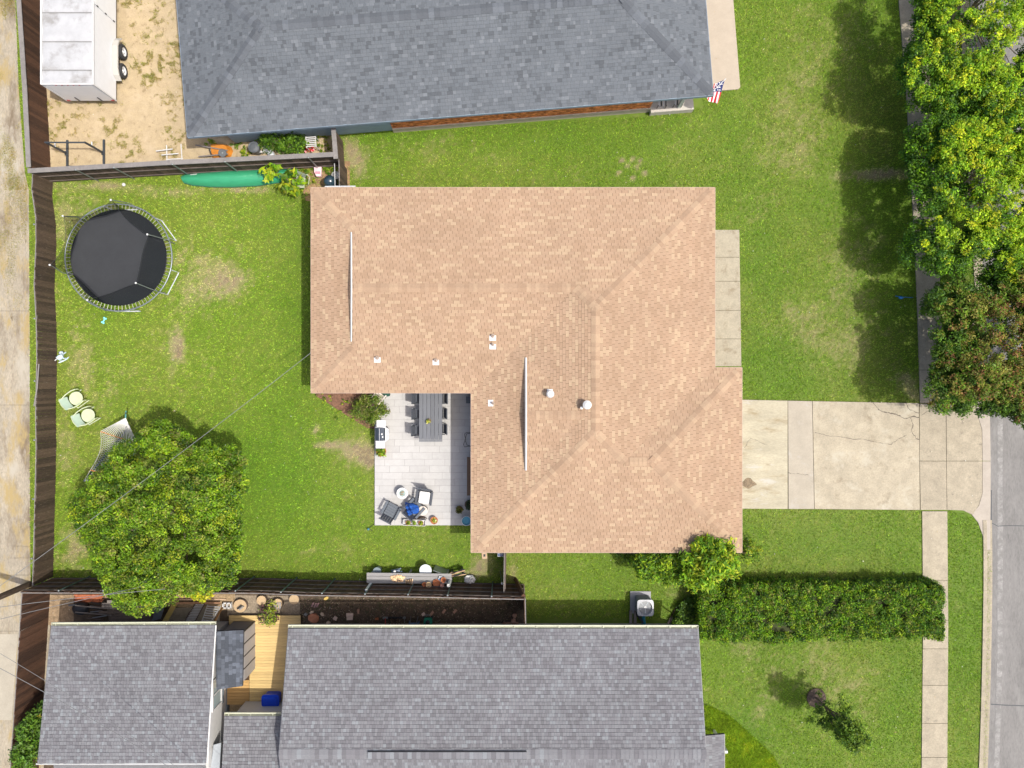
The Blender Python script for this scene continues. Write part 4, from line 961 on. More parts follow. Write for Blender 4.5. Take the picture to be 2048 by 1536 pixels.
MB().box((TX1 + .04, dy + .68, 1.45), (.03, .05, .35)).build("handle", MATS["dark_metal"], dr, world=True)
for z in (.8, 1.5, 2.2): MB().box((TX1 + .035, dy - .18, z), (.03, .05, .12)).build("hinge", MATS["dark_metal"], dr, world=True)
b = MB(); yw1, yw2 = P(0, 103, .4).y, P(0, 141, .4).y; ym = (yw1 + yw2) / 2
pts = [(-1.05, .55), (-.85, .78), (-.55, .90), (.55, .90), (.85, .78), (1.05, .55)]
vs = [(TX1 + s_, ym + y, z) for y, z in pts for s_ in (0, .27)]; fs = [(2 * i, 2 * i + 2, 2 * i + 3, 2 * i + 1) for i in range(5)]
b.add(vs, fs); b.add([(TX1 + .27, ym + y, z - .08 * k) for k in (0, 1) for y, z in pts], [(i, i + 1, i + 7, i + 6) for i in range(5)]); b.build("fender", M("fender_cream", (.38, .37, .34), .4, .04), tr, world=True)
for y in (yw1, yw2):
    w_ = bpy.data.objects.new("wheel", None); COL.objects.link(w_); w_.parent = tr; w_.location = Vector((TX1 + .20, y, .35)) - tr.location; w_.rotation_euler = (0, math.pi / 2, 0)
    MB().lathe([(.20, -.10), (.31, -.11), (.355, -.06), (.36, .06), (.31, .11), (.21, .10), (.20, -.09)], n=28, cap=False).build("tyre", M("tyre_rubber", (.03, .03, .032), .85, .1), w_, smooth=False)
    MB().lathe([(.208, -.05), (.208, .09), (.19, .09), (.15, .04), (.06, .04), (.05, .08), (.01, .08)], n=20).build("rim", M("rim_white", (.60, .61, .62), .35, .05), w_)
    for k in range(5): a = 2 * math.pi * k / 5; MB().box((.12 * math.cos(a), .12 * math.sin(a), .055), (.03, .03, .02), a).build("wheel_nut", MATS["dark_metal"], w_)
MB().box((cx, cy, .45), (wd - .3, ln - .3, .16)).build("chassis", MATS["dark_metal"], tr, world=True)
for x in (TX0 + .12,):
    for y in (yw1, yw2):
        w_ = bpy.data.objects.new("wheel", None); COL.objects.link(w_); w_.parent = tr; w_.location = Vector((x - .28, y, .35)) - tr.location; w_.rotation_euler = (0, math.pi / 2, 0)
        MB().lathe([(.20, -.10), (.31, -.11), (.355, -.06), (.36, .06), (.31, .11), (.21, .10), (.20, -.09)], n=28, cap=False).build("tyre", MATS["tyre_rubber"], w_)

# ------------------------------------------------------------------ things on the gravel yard
# black squat rack
q = P(170, 306); t = thing("squat_rack", "black steel exercise rack standing against the gravel yard corner", "rack", (q.x, q.y, 0))
m_rack = M("rack_steel", (.035, .042, .048), .5, .15, 8); b1, b2 = P(136, 308), P(209, 307)
for bb in (b1, b2):
    MB().box((bb.x, bb.y, .85), (.075, .075, 1.65)).build("upright", m_rack, t, world=True)
    MB().box((bb.x, bb.y, .05), (.09, 1.35, .08)).build("foot_beam", m_rack, t, world=True)
    MB().box((bb.x, bb.y, .12), (.16, .2, .05)).build("gusset", m_rack, t, world=True)
MB().box(((b1.x + b2.x) / 2, b1.y, 1.72), (b2.x - b1.x + .1, .06, .06)).build("pull_up_bar", m_rack, t, world=True)
MB().box(((b1.x + b2.x) / 2, b1.y - .64, .05), (b2.x - b1.x, .07, .07)).build("cross_beam", m_rack, t, world=True)
for bb, s_ in ((b1, 1), (b2, -1)): MB().box((bb.x + .02 * s_, bb.y + .12, 1.05), (.05, .22, .05)).build("bar_hook", m_white, t, world=True)
# white plastic pipe frame
q = P(345, 306); t = thing("pipe_frame", "white pipe frame lying on the gravel by the cross fence", "frame", (q.x, q.y, 0))
for a, c_ in (((333, 290, .35), (334, 321, .05)), ((362, 288, .4), (364, 321, .05)), ((312, 302, .3), (345, 298, .3)), ((323, 310, .25), (357, 307, .25)), ((334, 319, .05), (366, 317, .05))):
    MB().tube([P(*a), P(*c_)], .028, 6).build("pipe", m_white, t, world=True)
# orange wheelbarrow upside down
q = P(439, 300); t = thing("wheelbarrow", "orange wheelbarrow lying upside down by the cross fence", "wheelbarrow", (q.x, q.y, 0))
m_or = M("orange_tray", (.46, .17, .02), .5, .18, 4, spots=[((.30, .09, .02), 5, .64, .06)])
pts = WP([(417, 288), (424, 285), (450, 286), (459, 291), (462, 299), (458, 310), (448, 312), (424, 316), (419, 310)], .3); cxy = P(439, 300)
b = MB(); lo = [(x, y, .03) for x, y in pts]; hi = [((x - cxy.x) * .72 + cxy.x, (y - cxy.y) * .72 + cxy.y, .34) for x, y in pts]; n = len(pts)
b.add(lo + hi, [tuple(range(n, 2 * n))[::-1]] + [(i, n + i, n + (i + 1) % n, (i + 1) % n) for i in range(n)]); b.build("tray", m_or, t, world=True)
for a, c_ in (((391, 290, .30), (455, 301, .46)), ((397, 313, .30), (456, 308, .46))): MB().tube([P(*a), P(*c_)], .03, 6).build("handle", M("handle_wood", (.20, .18, .17), .8, .1), t, world=True)
for a, c_ in (((418, 297, .40), (424, 312, .34)), ((446, 299, .44), (452, 310, .44))): MB().tube([P(*a), P(*c_)], .02, 6).build("brace", m_black, t, world=True)
w_ = bpy.data.objects.new("wheel", None); COL.objects.link(w_); w_.parent = t; w_.location = P(445, 306, .52) - t.location; w_.rotation_euler = (.35, 0, .2)
MB().lathe([(.10, -.05), (.19, -.05), (.20, 0), (.19, .05), (.10, .05)], n=20).build("tyre", M("grey_tyre", (.10, .11, .12), .8), w_); MB().lathe([(.02, -.06), (.11, -.02), (.11, .02), (.02, .06)], n=14).build("rim", m_steel, w_)
# bin, bucket, gas bottle
q = P(507, 294, .7); t = thing("trash_can", "round dark grey lidded trash can by the blue grey wall", "trash can", (q.x, q.y, 0)); m_tc = M("dark_grey_plastic", (.085, .095, .105), .5, .08)
MB().lathe([(.20, 0), (.25, .66), (.24, .66), (.19, .05)], n=24).build("body", m_tc, t); MB().lathe([(.27, .65), (.28, .70), (.24, .73), (.22, .72), (.12, .75), (.02, .755)], n=24).build("lid", m_tc, t)
q = P(522, 299, .35); t = thing("bucket", "white bucket with brown scraps beside the dark trash can", "bucket", (q.x, q.y, 0)); MB().lathe([(.12, 0), (.155, .36), (.165, .36), (.165, .38), (.145, .38), (.14, .30), (.02, .29)], n=20).build("body", m_white, t)
for k in range(9): MB().blob((rng.uniform(-.08, .08), rng.uniform(-.08, .08), .32), .035, k, 6, 4).build("scrap", m_pebble, t)
q = P(538, 303, .2); t = thing("gas_bottle", "pale grey gas bottle lying beside the white bucket", "gas bottle", (q.x, q.y, .16), 0); b = MB().lathe([(.03, -.42), (.10, -.38), (.155, -.28), (.155, .22), (.11, .32), (.05, .35), (.05, .42), (.09, .43)], n=18); o_ = b.build("tank", M("tank_paint", (.42, .45, .48), .4, .1), t, smooth=True); o_.rotation_euler = (math.pi / 2, 0, .7)
# white slatted rack
q = P(622, 284, .7); t = thing("slatted_rack", "white slatted folding rack standing by the end of the shrub", "rack", (q.x, q.y, 0), .08)
for k in range(6): MB().box((0, -.22 + k * .09, .72), (.46, .045, .02)).build("slat", m_white, t)
for sx in (-.24, .24):
    MB().box((sx, 0, .70), (.03, .56, .03)).build("side_rail", m_white, t)
    for sy in (-.24, .24): MB().box((sx, sy, .35), (.03, .03, .7)).build("leg", m_white, t)
q = P(619, 300, .1); t = thing("flower_pot", "pot of red and pink flowers in the grass below the slatted rack", "flower pot", (q.x, q.y, 0)); MB().lathe([(.08, 0), (.12, .2), (.10, .2), (.09, .17), (.01, .17)], n=14).build("pot", m_terra, t)
for k in range(16): MB().blob((rng.uniform(-.22, .25), rng.uniform(-.16, .16), rng.uniform(.2, .34)), rng.uniform(.035, .06), k, 6, 4, .3).build("bloom", M("red_bloom", (.55, .02, .03), .6) if k % 3 else M("pink_bloom", (.70, .28, .30), .6), t)

# ------------------------------------------------------------------ canoe
t = thing("canoe", "green canoe turned upside down along the cross fence", "canoe", (P(465, 357).x, P(465, 357).y, 0))
up_ = [(364, 352), (375, 348), (410, 345), (460, 341), (510, 339), (560, 338.5), (597, 340)]; dn_ = [(368, 366), (385, 371), (420, 374), (465, 374.5), (515, 372), (560, 365), (597, 345)]
m_can = M("green_hull", (.035, .26, .13), .4, .10, 3, stretch=(.5, 3, 1), spots=[((.10, .33, .19), 1.5, .60, .1)])
b = MB(); vs = []; ns = 9
for i in range(7):
    A_, B_ = P(*up_[i]), P(*dn_[i]); hh = [.16, .30, .40, .44, .40, .30, .16][i]
    for j in range(ns): s_ = j / (ns - 1); v = A_.lerp(B_, s_); v.z = .03 + hh * math.sin(math.pi * s_) ** .55 + (.02 if j == 4 else 0); vs.append(v)
b.add(vs, [(i * ns + j, i * ns + j + 1, (i + 1) * ns + j + 1, (i + 1) * ns + j) for i in range(6) for j in range(ns - 1)]); b.build("hull", m_can, t, world=True, smooth=True)
for line in (up_, dn_): MB().tube([P(a, c_, .04) for a, c_ in line], .022, 5).build("gunwale", M("gunwale", (.03, .09, .06), .5), t, world=True)
for a, c_ in (((381, 350, .28), (394, 348.5, .30)), ((463, 343, .25), (474, 342.5, .25))): MB().tube([P(*a), P(*c_)], .035, 4).build("decal_strip", m_white, t, world=True)
# lounge chair on its side, kids' scooter seat, smoker, dish
t = thing("lawn_chair", "pale green lounge chair half hidden under a plant beside the canoe", "chair", (P(602, 358).x, P(602, 358).y, 0)); m_pg = M("pale_green_paint", (.32, .36, .25), .5, .08, 6); m_pg2 = M("pale_green_sling", (.36, .42, .38), .7, .08, 6)
q = [P(592, 340, .75), P(613, 349, .75), P(610, 355, .45), P(594, 350, .45)]
for k in range(6):
    s0, s1 = k / 6, (k + .75) / 6; A_, B_, C_, D_ = q[0].lerp(q[3], s0), q[1].lerp(q[2], s0), q[1].lerp(q[2], s1), q[0].lerp(q[3], s1)
    e = Vector((0, 0, -.02)); MB().add([A_, B_, C_, D_, A_ + e, B_ + e, C_ + e, D_ + e], [(0, 3, 2, 1), (4, 5, 6, 7), (0, 1, 5, 4), (2, 3, 7, 6)]).build("back_slat", m_pg2, t, world=True)
b = MB().prism(WP([(594, 352), (611, 356), (609, 376), (594, 376), (590, 366)], .4), .38, .42); b.build("seat", m_pg, t, world=True)
for pts_ in ([(613, 348, .7), (619, 354, .6), (617, 368, .5), (612, 374, .05)], [(592, 340, .72), (593, 350, .6), (594, 362, .5), (592, 374, .05)]): MB().tube([P(*v) for v in pts_], .022, 6).build("arm", m_pg, t, world=True)
for pts_ in ([(613, 350, .45), (614, 350, .0)], [(593, 345, .45), (594, 345, .0)]): MB().tube([P(*v) for v in pts_], .02, 6).build("leg", m_pg, t, world=True)
t = thing("ride_on_toy", "small pink and white ride-on toy between chair and smoker", "toy", (P(635, 345).x, P(635, 345).y, 0)); m_pk = M("pink_plastic", (.70, .48, .50), .5, .08)
MB().prism(WP([(628, 335), (643, 334), (643, 345), (642, 353), (633, 353), (629, 345)], .25), .12, .28).build("body", m_pk, t, world=True); MB().prism(WP([(631, 343), (640, 343), (640, 347), (631, 347)], .32), .28, .34).build("seat", M("deep_pink", (.55, .22, .28), .5), t, world=True)
MB().tube([P(634, 336, .3), P(631, 329, .55)], .02, 6).build("handle", m_white, t, world=True)
for a, c_ in ((629, 337), (643, 337), (632, 351), (642, 351)): MB().lathe([(.02, 0), (.06, 0), (.06, .04), (.02, .04)], c=tuple(P(a, c_, .03) - t.location), n=10).build("wheel", m_black, t)
t = thing("barrel_smoker", "dark blue black barrel smoker standing upright by the narrow gate", "smoker", (P(659, 362, .9).x, P(659, 362, .9).y, 0)); m_sm = M("smoker_enamel", (.02, .04, .055), .22, .1, spec=.7)
MB().lathe([(.22, .15), (.29, .3), (.30, .85), (.26, 1.0), (.16, 1.1), (.03, 1.13)], n=28).build("drum", m_sm, t, smooth=True)
for k in range(3): a = 2.1 * k; MB().tube([(.2 * math.cos(a), .2 * math.sin(a), .2), (.28 * math.cos(a), .28 * math.sin(a), 0)], .02, 6).build("leg", m_black, t)
MB().tube([(-.06, -.29, .9), (-.06, -.34, .95), (.06, -.34, .95), (.06, -.29, .9)], .012, 6).build("handle", m_steel, t)
t = thing("white_tub", "round white tub between smoker and gate", "tub", (P(671, 351, .3).x, P(671, 351, .3).y, 0)); MB().lathe([(.14, 0), (.2, .3), (.21, .32), (.19, .32), (.15, .2), (.01, .19)], n=20).build("body", m_white, t)
t = thing("white_pole", "thin white pole leaning over the tub beside the gate", "pole", (P(671, 350).x, P(671, 350).y, 0)); MB().tube([P(669, 327, .9), P(670, 373, 1.0)], .02, 6).build("pole", m_white, t, world=True)
t = thing("spare_pipe", "white metal pipe lying along the tan roof's upper left eave", "pipe", (P(680, 373).x, P(680, 373).y, 0)); MB().tube([P(650, 373, 2.4), P(711, 372.5, 2.4)], .03, 6).build("pipe", m_pipe_white, t, world=True)

# ------------------------------------------------------------------ trampoline
c0 = P(237, 515, .9); t = thing("trampoline", "large round black trampoline with galvanised frame and sagging safety net", "trampoline", (c0.x, c0.y, 0))
RR = 107.0 * (CH - .9) / F; RM = RR * .895; m_gal = M("trampoline_steel", (.22, .25, .26), .35, .08, 8, metal=.5); m_leg = M("leg_steel", (.45, .48, .50), .4, .08, 8); m_mat = M("jumping_mat", (.024, .026, .029), .75, .12, 1.5, .15, 120, fine=.1)
def ring(r, z, tr_, n=72):
    vs = []; m_ = 8
    for i in range(n):
        a = 2 * math.pi * i / n
        for j in range(m_): q_ = 2 * math.pi * j / m_; rr = r + tr_ * math.cos(q_); vs.append((rr * math.cos(a), rr * math.sin(a), z + tr_ * math.sin(q_)))
    return MB().add(vs, [(i * m_ + j, ((i + 1) % n) * m_ + j, ((i + 1) % n) * m_ + (j + 1) % m_, i * m_ + (j + 1) % m_) for i in range(n) for j in range(m_)])
ring(RR, .9, .033).build("frame_ring", m_gal, t, smooth=True)
b = MB(); vs = [(0, 0, .86)]; n = 96
for r_, z in ((RM * .3, .862), (RM * .6, .868), (RM * .9, .885), (RM, .89)): vs += [(r_ * math.cos(2 * math.pi * i / n), r_ * math.sin(2 * math.pi * i / n), z) for i in range(n)]
b.add(vs, [(0, 1 + i, 1 + (i + 1) % n) for i in range(n)] + [(1 + k * n + i, 1 + (k + 1) * n + i, 1 + (k + 1) * n + (i + 1) % n, 1 + k * n + (i + 1) % n) for k in range(3) for i in range(n)])
b.build("mat", m_mat, t, smooth=True); ring(RM, .892, .016).build("mat_hem", M("mat_hem", (.02, .02, .024), .8), t)
spm = MB().tube([(RM + .01, 0, .892), (RR - .02, 0, .9)], .011, 5).mesh("spring"); spm.materials.append(M("spring_steel", (.40, .40, .36), .4, .1, metal=.3))
for k in range(88): inst("spring", spm, t, (0, 0, 0), (0, 0, 2 * math.pi * k / 88))
tops = [P(a, c_, 2.75) - t.location for a, c_ in ((222, 400), (126, 432), (100, 530), (175, 600), (272, 566), (295, 469))]
m_net = M("net_mesh", (.004, .008, .008), .9, .1, spec=.1, alpha=.42)
angs = [math.atan2(v.y, v.x) for v in tops]
for v, a in zip(tops, angs):
    base_ = Vector((RR * math.cos(a), RR * math.sin(a), .0)); k_ = Vector((RR * 1.02 * math.cos(a), RR * 1.02 * math.sin(a), 1.2))
    o_ = MB().tube([base_ + Vector((0, 0, .35)), k_, v + Vector((v.x * .02, v.y * .02, -.25)), v], .021, 7).build("net_pole", m_gal, t); MB().blob(v + Vector((0, 0, .02)), .05, 1, 8, 5, 0).build("pole_cap", m_white, o_)
for i in range(6):
    A_, B_ = tops[i], tops[(i + 1) % 6]; a0, a1 = angs[i], angs[(i + 1) % 6]
    while a1 < a0: a1 += 2 * math.pi
    b = MB(); vs = []; nu, nv = 14, 8
    for u_ in range(nu + 1):
        s_ = u_ / nu; topp = A_.lerp(B_, s_); sg = 4 * s_ * (1 - s_); topp = topp * (1 - .10 * sg); topp.z = 2.72 - (.28 if i != 3 else .75) * sg
        am = a0 + (a1 - a0) * s_; bot = Vector((RM * math.cos(am), RM * math.sin(am), .9))
        for v_ in range(nv + 1):
            r_ = v_ / nv; p_ = bot.lerp(topp, r_); inw = 1 - .07 * math.sin(math.pi * r_) * (.4 + sg) + .008 * math.sin(9 * s_ + 5 * r_); vs.append((p_.x * inw, p_.y * inw, p_.z))
    b.add(vs, [(u_ * (nv + 1) + v_, (u_ + 1) * (nv + 1) + v_, (u_ + 1) * (nv + 1) + v_ + 1, u_ * (nv + 1) + v_ + 1) for u_ in range(nu) for v_ in range(nv)])
    b.build("net_panel", m_net, t, smooth=True)
    MB().tube([vs[u_ * (nv + 1) + nv] for u_ in range(nu + 1)], .008, 4).build("net_cord", m_black, t)
for deg_ in (36, -27, -90, -150, 150, 92):
    a = math.radians(deg_); d = .24; r0 = RR - .02
    p1, p2 = Vector((r0 * math.cos(a - d), r0 * math.sin(a - d), .88)), Vector((r0 * math.cos(a + d), r0 * math.sin(a + d), .88))
    g1, g2 = Vector((RR * 1.0 * math.cos(a - d), RR * 1.0 * math.sin(a - d), .03)), Vector((RR * 1.0 * math.cos(a + d), RR * 1.0 * math.sin(a + d), .03))
    MB().tube([p1, g1, g2, p2], .028, 6).build("leg", m_leg, t)

# bone toy, small toy animal, board
t = thing("bone_toy", "light turquoise bone shaped dog toy on the lawn below the trampoline", "toy", (P(209, 641).x, P(209, 641).y, .05), 1.1); m_tq = M("turquoise_plastic", (.20, .62, .66), .5, .05)
b = MB().tube([(-.1, 0, 0), (.1, 0, 0)], .035, 8)
for x in (-.12, .12):
    for y in (-.045, .045): b.blob((x, y, 0), .055, 2, 8, 5, 0)
b.build("bone", m_tq, t, smooth=True)
t = thing("plastic_animal_toy", "white and pale blue rocking animal toy near the alley fence", "toy", (P(127, 715).x, P(127, 715).y, 0), .5); m_wb = M("pale_blue_plastic", (.48, .58, .66), .45, .12, 4)
MB().blob((0, 0, .28), (.17, .13, .14), 4, 12, 7, .05).build("body", m_wb, t, smooth=True); MB().blob((.22, .13, .40), (.10, .08, .09), 5, 10, 6, .05).build("head", m_wb, t, smooth=True)
for y in (-.14, .14): MB().tube([(-.28, y, .10), (-.1, y * 1.1, .03), (.12, y * 1.1, .03), (.28, y, .10)], .03, 6).build("rocker", m_wb, t)
for x, y in ((-.1, -.1), (-.1, .1), (.1, -.1), (.1, .1)): MB().tube([(x, y, .05), (x, y, .24)], .03, 6).build("leg", m_wb, t)
MB().tube([(-.16, 0, .3), (-.26, -.05, .36)], .025, 6).build("tail", m_white, t); MB().blob((.26, .08, .5), .03, 1, 6, 4).build("ear", MATS["dark_metal"], t); MB().blob((.18, .19, .5), .03, 1, 6, 4).build("ear", MATS["dark_metal"], t)
t = thing("wooden_step", "little two slat wooden step against the alley fence", "step", (P(108, 717).x, P(108, 717).y, 0), 0)
m_pw = M("pale_plank", (.42, .30, .20), .8, .15, 5)
for x in (-.06, .06): MB().box((x, 0, .30), (.07, .38, .025)).build("slat", m_pw, t)
for y in (-.15, .15): MB().box((0, y, .14), (.18, .03, .28)).build("side", m_pw, t)

# green metal lawn chairs
def metal_chair(px, py, rz, label):
    q = P(px, py, .3); t = thing("metal_lawn_chair", label, "chair", (q.x, q.y, 0), rz, "green metal chairs on the lawn"); m1 = M("mint_paint", (.42, .47, .30), .45, .08, 5, spots=[((.42, .38, .18), 6, .66, .05)]); m2 = M("mint_back", (.33, .42, .34), .45, .06, 5)
    b = MB(); n_ = 20; vs = [(0.02, 0, .40)] + [(.04 + .31 * math.cos(2 * math.pi * i / n_) * (1.0 if math.cos(2 * math.pi * i / n_) > 0 else .9), .29 * math.sin(2 * math.pi * i / n_), .425) for i in range(n_)]
    b.add(vs, [(0, 1 + i, 1 + (i + 1) % n_) for i in range(n_)]); b.build("seat", m1, t, smooth=True)
    b = MB(); vs = []
    for i in range(7):
        s_ = i / 6 - .5
        for z, x in ((.42, -.22), (.62, -.30), (.80, -.42)): vs.append((x - .05 * (1 - 4 * s_ * s_), s_ * .56, z))
    b.add(vs, [(i * 3 + j, (i + 1) * 3 + j, (i + 1) * 3 + j + 1, i * 3 + j + 1) for i in range(6) for j in range(2)]); b.build("backrest", m2, t, smooth=True)
    for s_ in (-1, 1):
        MB().tube([(-.38, s_ * .25, .70), (-.15, s_ * .33, .62), (.12, s_ * .34, .60), (.30, s_ * .30, .56), (.33, s_ * .29, .40), (.30, s_ * .28, .03), (-.30, s_ * .28, .03)], .024, 7).build("arm_frame", m1, t)
    MB().tube([(-.30, -.28, .03), (-.30, .28, .03)], .019, 6).build("base_bar", m1, t)
    MB().tube([(-.43, -.24, .80), (-.46, 0, .82), (-.43, .24, .80)], .018, 6).build("top_bar", m1, t)
    t.scale = (1.15, 1.15, 1.0); return t
metal_chair(153, 798, .62, "upper of the two pale green metal chairs by the alley fence")
metal_chair(177, 832, .55, "lower green metal chair, the one nearer the rope hammock")

# rope hammock on a stand
t = thing("rope_hammock", "white rope hammock with wooden spreader partly under the round tree", "hammock", (P(225, 905).x, P(225, 905).y, 0)); m_rope = M("white_rope", (.62, .61, .57), .8, .06)
head = P(251, 836, 1.25); tail_ = P(168, 962, 1.2)
s1a, s1b = P(201, 863, 1.0), P(274, 887, 1.0); s2a, s2b = P(181, 940, .85), P(250, 962, .85)
ah = MB().tube([s1a, s1b], .022, 8).build("spreader_bar", M("oak_spreader", (.50, .20, .05), .6, .1), t, world=True); MB().tube([s2a, s2b], .022, 8).build("spreader_bar", MATS["oak_spreader"], t, world=True)
N_ = 18
b = MB()
for k in range(N_ + 1):
    b.tube([head, s1a.lerp(s1b, k / N_)], .014, 4, caps=False)
b.build("clew_ropes", m_rope, t, world=True, kind='stuff')
b = MB(); nn = 34
def hp_(s_, r_): v = s1a.lerp(s1b, s_).lerp(s2a.lerp(s2b, s_), r_); v.z -= .45 * math.sin(math.pi * r_) * (.5 + .5 * math.sin(math.pi * s_)) ; v += Vector((-.10, .0, 0)) * math.sin(math.pi * r_) * (1 - 2 * s_) * -1; return v
for k in range(N_ + 1):
    pts_ = []
    for j in range(nn + 1):
        off = .5 * (1 if (j + k) % 2 else -1) / N_ * .9 if 0 < k < N_ else 0
        pts_.append(hp_(min(1, max(0, k / N_ + off)), j / nn))
    b.tube(pts_, .013, 3, caps=False)
b.build("net_bed", m_rope, t, world=True, kind='stuff')
MB().tube([P(252, 822, 1.1), head], .03, 6).build("hook", M("teal_hook", (.10, .30, .26), .5), t, world=True)
for s_, gg in ((head + Vector((0, .25, 0)), P(252, 862, .05)), (tail_, P(182, 945, .05))): MB().tube([s_, gg + Vector((0, 0, 0))], .035, 8).build("stand_arm", m_green_steel, t, world=True)
MB().tube([P(252, 862, .05), P(182, 945, .05)], .035, 8).build("stand_beam", m_green_steel, t, world=True)
b = MB()
for k in range(0, N_ + 1, 2): b.tube([tail_, s2a.lerp(s2b, k / N_)], .011, 3, caps=False)
b.build("clew_ropes", m_rope, t, world=True, kind='stuff')

# ------------------------------------------------------------------ patio furniture
def at(px, py, h=0.0): q = P(px, py, h + PZ); return (q.x, q.y, PZ)
Xa, Xb = P(838, 0, .85).x, P(884.5, 0, .85).x; Yb, Ya = P(0, 883.5, .85).y, P(0, 772, .85).y
t = thing("dining_table", "long grey plank dining table reaching under the tan eave", "table", ((Xa + Xb) / 2, (Ya + Yb) / 2, PZ))
m_tb = M("grey_plank", (.105, .112, .125), .6, .10, 4, .06, 40, rnd=.10, stretch=(8, 1, 1))
wd = Xb - Xa; ln = Ya - Yb
for k in range(6): MB().box((-wd / 2 + wd * (k + .5) / 6, .04, .735), (wd / 6 - .014, ln - .10, .03)).build("plank", m_tb, t)
MB().box((0, -ln / 2 + .04, .735), (wd, .07, .032)).build("end_board", m_tb, t)
for x in (-wd / 2 + .12, wd / 2 - .12):
    MB().box((x, 0, .69), (.04, ln - .3, .07)).build("apron", m_tb, t)
    for y in (-ln / 2 + .2, ln / 2 - .2): MB().box((x, y, .345), (.09, .09, .69)).build("leg", m_tb, t)
def dining_chair(px, py, rz, label):
    t = thing("dining_chair", label, "chair", at(px, py, .45), rz, "black dining chairs round the plank table")
    m_ch = M("dark_resin", (.030, .036, .045), .5, .1, 6); m_sl = M("dark_sling", (.055, .062, .075), .8, .1, 8)
    for k in range(4): MB().box((-.17 + k * .115, 0, .43), (.10, .44, .02)).build("seat_slat", m_sl, t)
    for s_ in (-1, 1):
        MB().box((.02, s_ * .25, .64), (.46, .05, .025)).build("arm", m_ch, t); MB().box((.20, s_ * .25, .32), (.045, .045, .62)).build("leg", m_ch, t); MB().tube([(-.20, s_ * .24, 0), (-.22, s_ * .24, .45), (-.33, s_ * .24, .92)], .025, 6).build("leg", m_ch, t)
    for k in range(3): MB().box((-.245 - .033 * k, 0, .55 + k * .14), (.025, .44, .11), 0, Matrix.Rotation(-.2, 3, 'Y')).build("back_slat", m_sl, t)
    MB().box((-.335, 0, .93), (.05, .52, .035)).build("top_rail", m_ch, t)
    return t
dining_chair(840, 797, 0, "dining chair on the table's left side, half under the tan eave"); dining_chair(840, 828, 0, "dining chair in the middle of the table's left side"); dining_chair(839, 861, 0, "dining chair at the free left corner of the plank table")
dining_chair(883, 797, math.pi, "dining chair on the table's right side, half under the tan eave"); dining_chair(882, 827, math.pi, "dining chair in the middle of the table's right side"); dining_chair(882, 858, math.pi, "dining chair at the free right corner of the plank table")

def leaf_np(name, C, N, size, cols, mat, parent=None, label=None, cat=None, kind=None, aspect=.5):
    """C centres (n,3), N normals-ish (n,3), size (n,), cols (n,3)"""
    n = len(C); N = N / np.linalg.norm(N, axis=1, keepdims=True); r = R.normal(size=(n, 3)); U = np.cross(N, r); U /= np.linalg.norm(U, axis=1, keepdims=True) + 1e-9; Vv = np.cross(N, U)
    s_ = size[:, None]; a = U * s_; b_ = Vv * s_ * aspect; dr_ = np.array([0, 0, -1.0]) * s_ * .25
    V = np.stack([C - a, C + b_ * .9 + N * s_ * .1, C + a + dr_, C - b_ * .9 + N * s_ * .1], 1).reshape(-1, 3)
    o = np_mesh(name, V, np.arange(4 * n).reshape(-1, 4), mat, np.repeat(np.clip(cols, 0.004, 1), 4, 0), parent)
    if label: tag(o, label, cat)
    if kind: o['kind'] = kind
    return o
def foliage(name, centres, rad, per, size, palette, parent=None, up=.9, aspect=.5, var=.35, flat=.8, weights=None, clump_tone=.25, mat=None, label=None, cat=None, kind=None):
    """clumps of separate leaves: centres (m,3) with radius rad (scalar or (m,))"""
    m_ = len(centres); rad = np.broadcast_to(np.asarray(rad, float), (m_,)); idx = np.repeat(np.arange(m_), per); n = len(idx)
    d = R.normal(size=(n, 3)); d /= np.linalg.norm(d, axis=1, keepdims=True); rr = R.random(n) ** .45
    off = d * (rr * rad[idx])[:, None]; off[:, 2] *= flat; C = centres[idx] + off
    N = d * .75 + R.normal(size=(n, 3)) * .55; N[:, 2] = np.abs(N[:, 2]) * .6 + up
    pal = np.array(palette); pk = R.choice(len(pal), m_, p=weights); pk2 = R.choice(len(pal), n, p=weights); base = np.where(R.random(n)[:, None] < .6, pal[pk][idx], pal[pk2])
    ct = R.uniform(1 - clump_tone, 1 + clump_tone, m_)[idx][:, None]; cols = base * ct * R.uniform(1 - var, 1 + var, (n, 1))
    return leaf_np(name, C, N, R.uniform(.65, 1.25, n) * size, cols, mat or m_leaf, parent, label, cat, kind, aspect)
PAL_BRIGHT = [(.15, .26, .012), (.22, .32, .014), (.10, .20, .010), (.32, .36, .02), (.07, .15, .010)]
PAL_TREE = [(.125, .235, .006), (.19, .30, .010), (.085, .175, .006), (.21, .23, .04), (.045, .11, .005), (.28, .33, .012)]
PAL_DARK = [(.05, .12, .012), (.08, .16, .015), (.12, .20, .02), (.035, .08, .010)]
PAL_HEDGE = [(.075, .18, .005), (.13, .25, .006), (.035, .10, .005), (.21, .30, .010), (.20, .21, .04)]

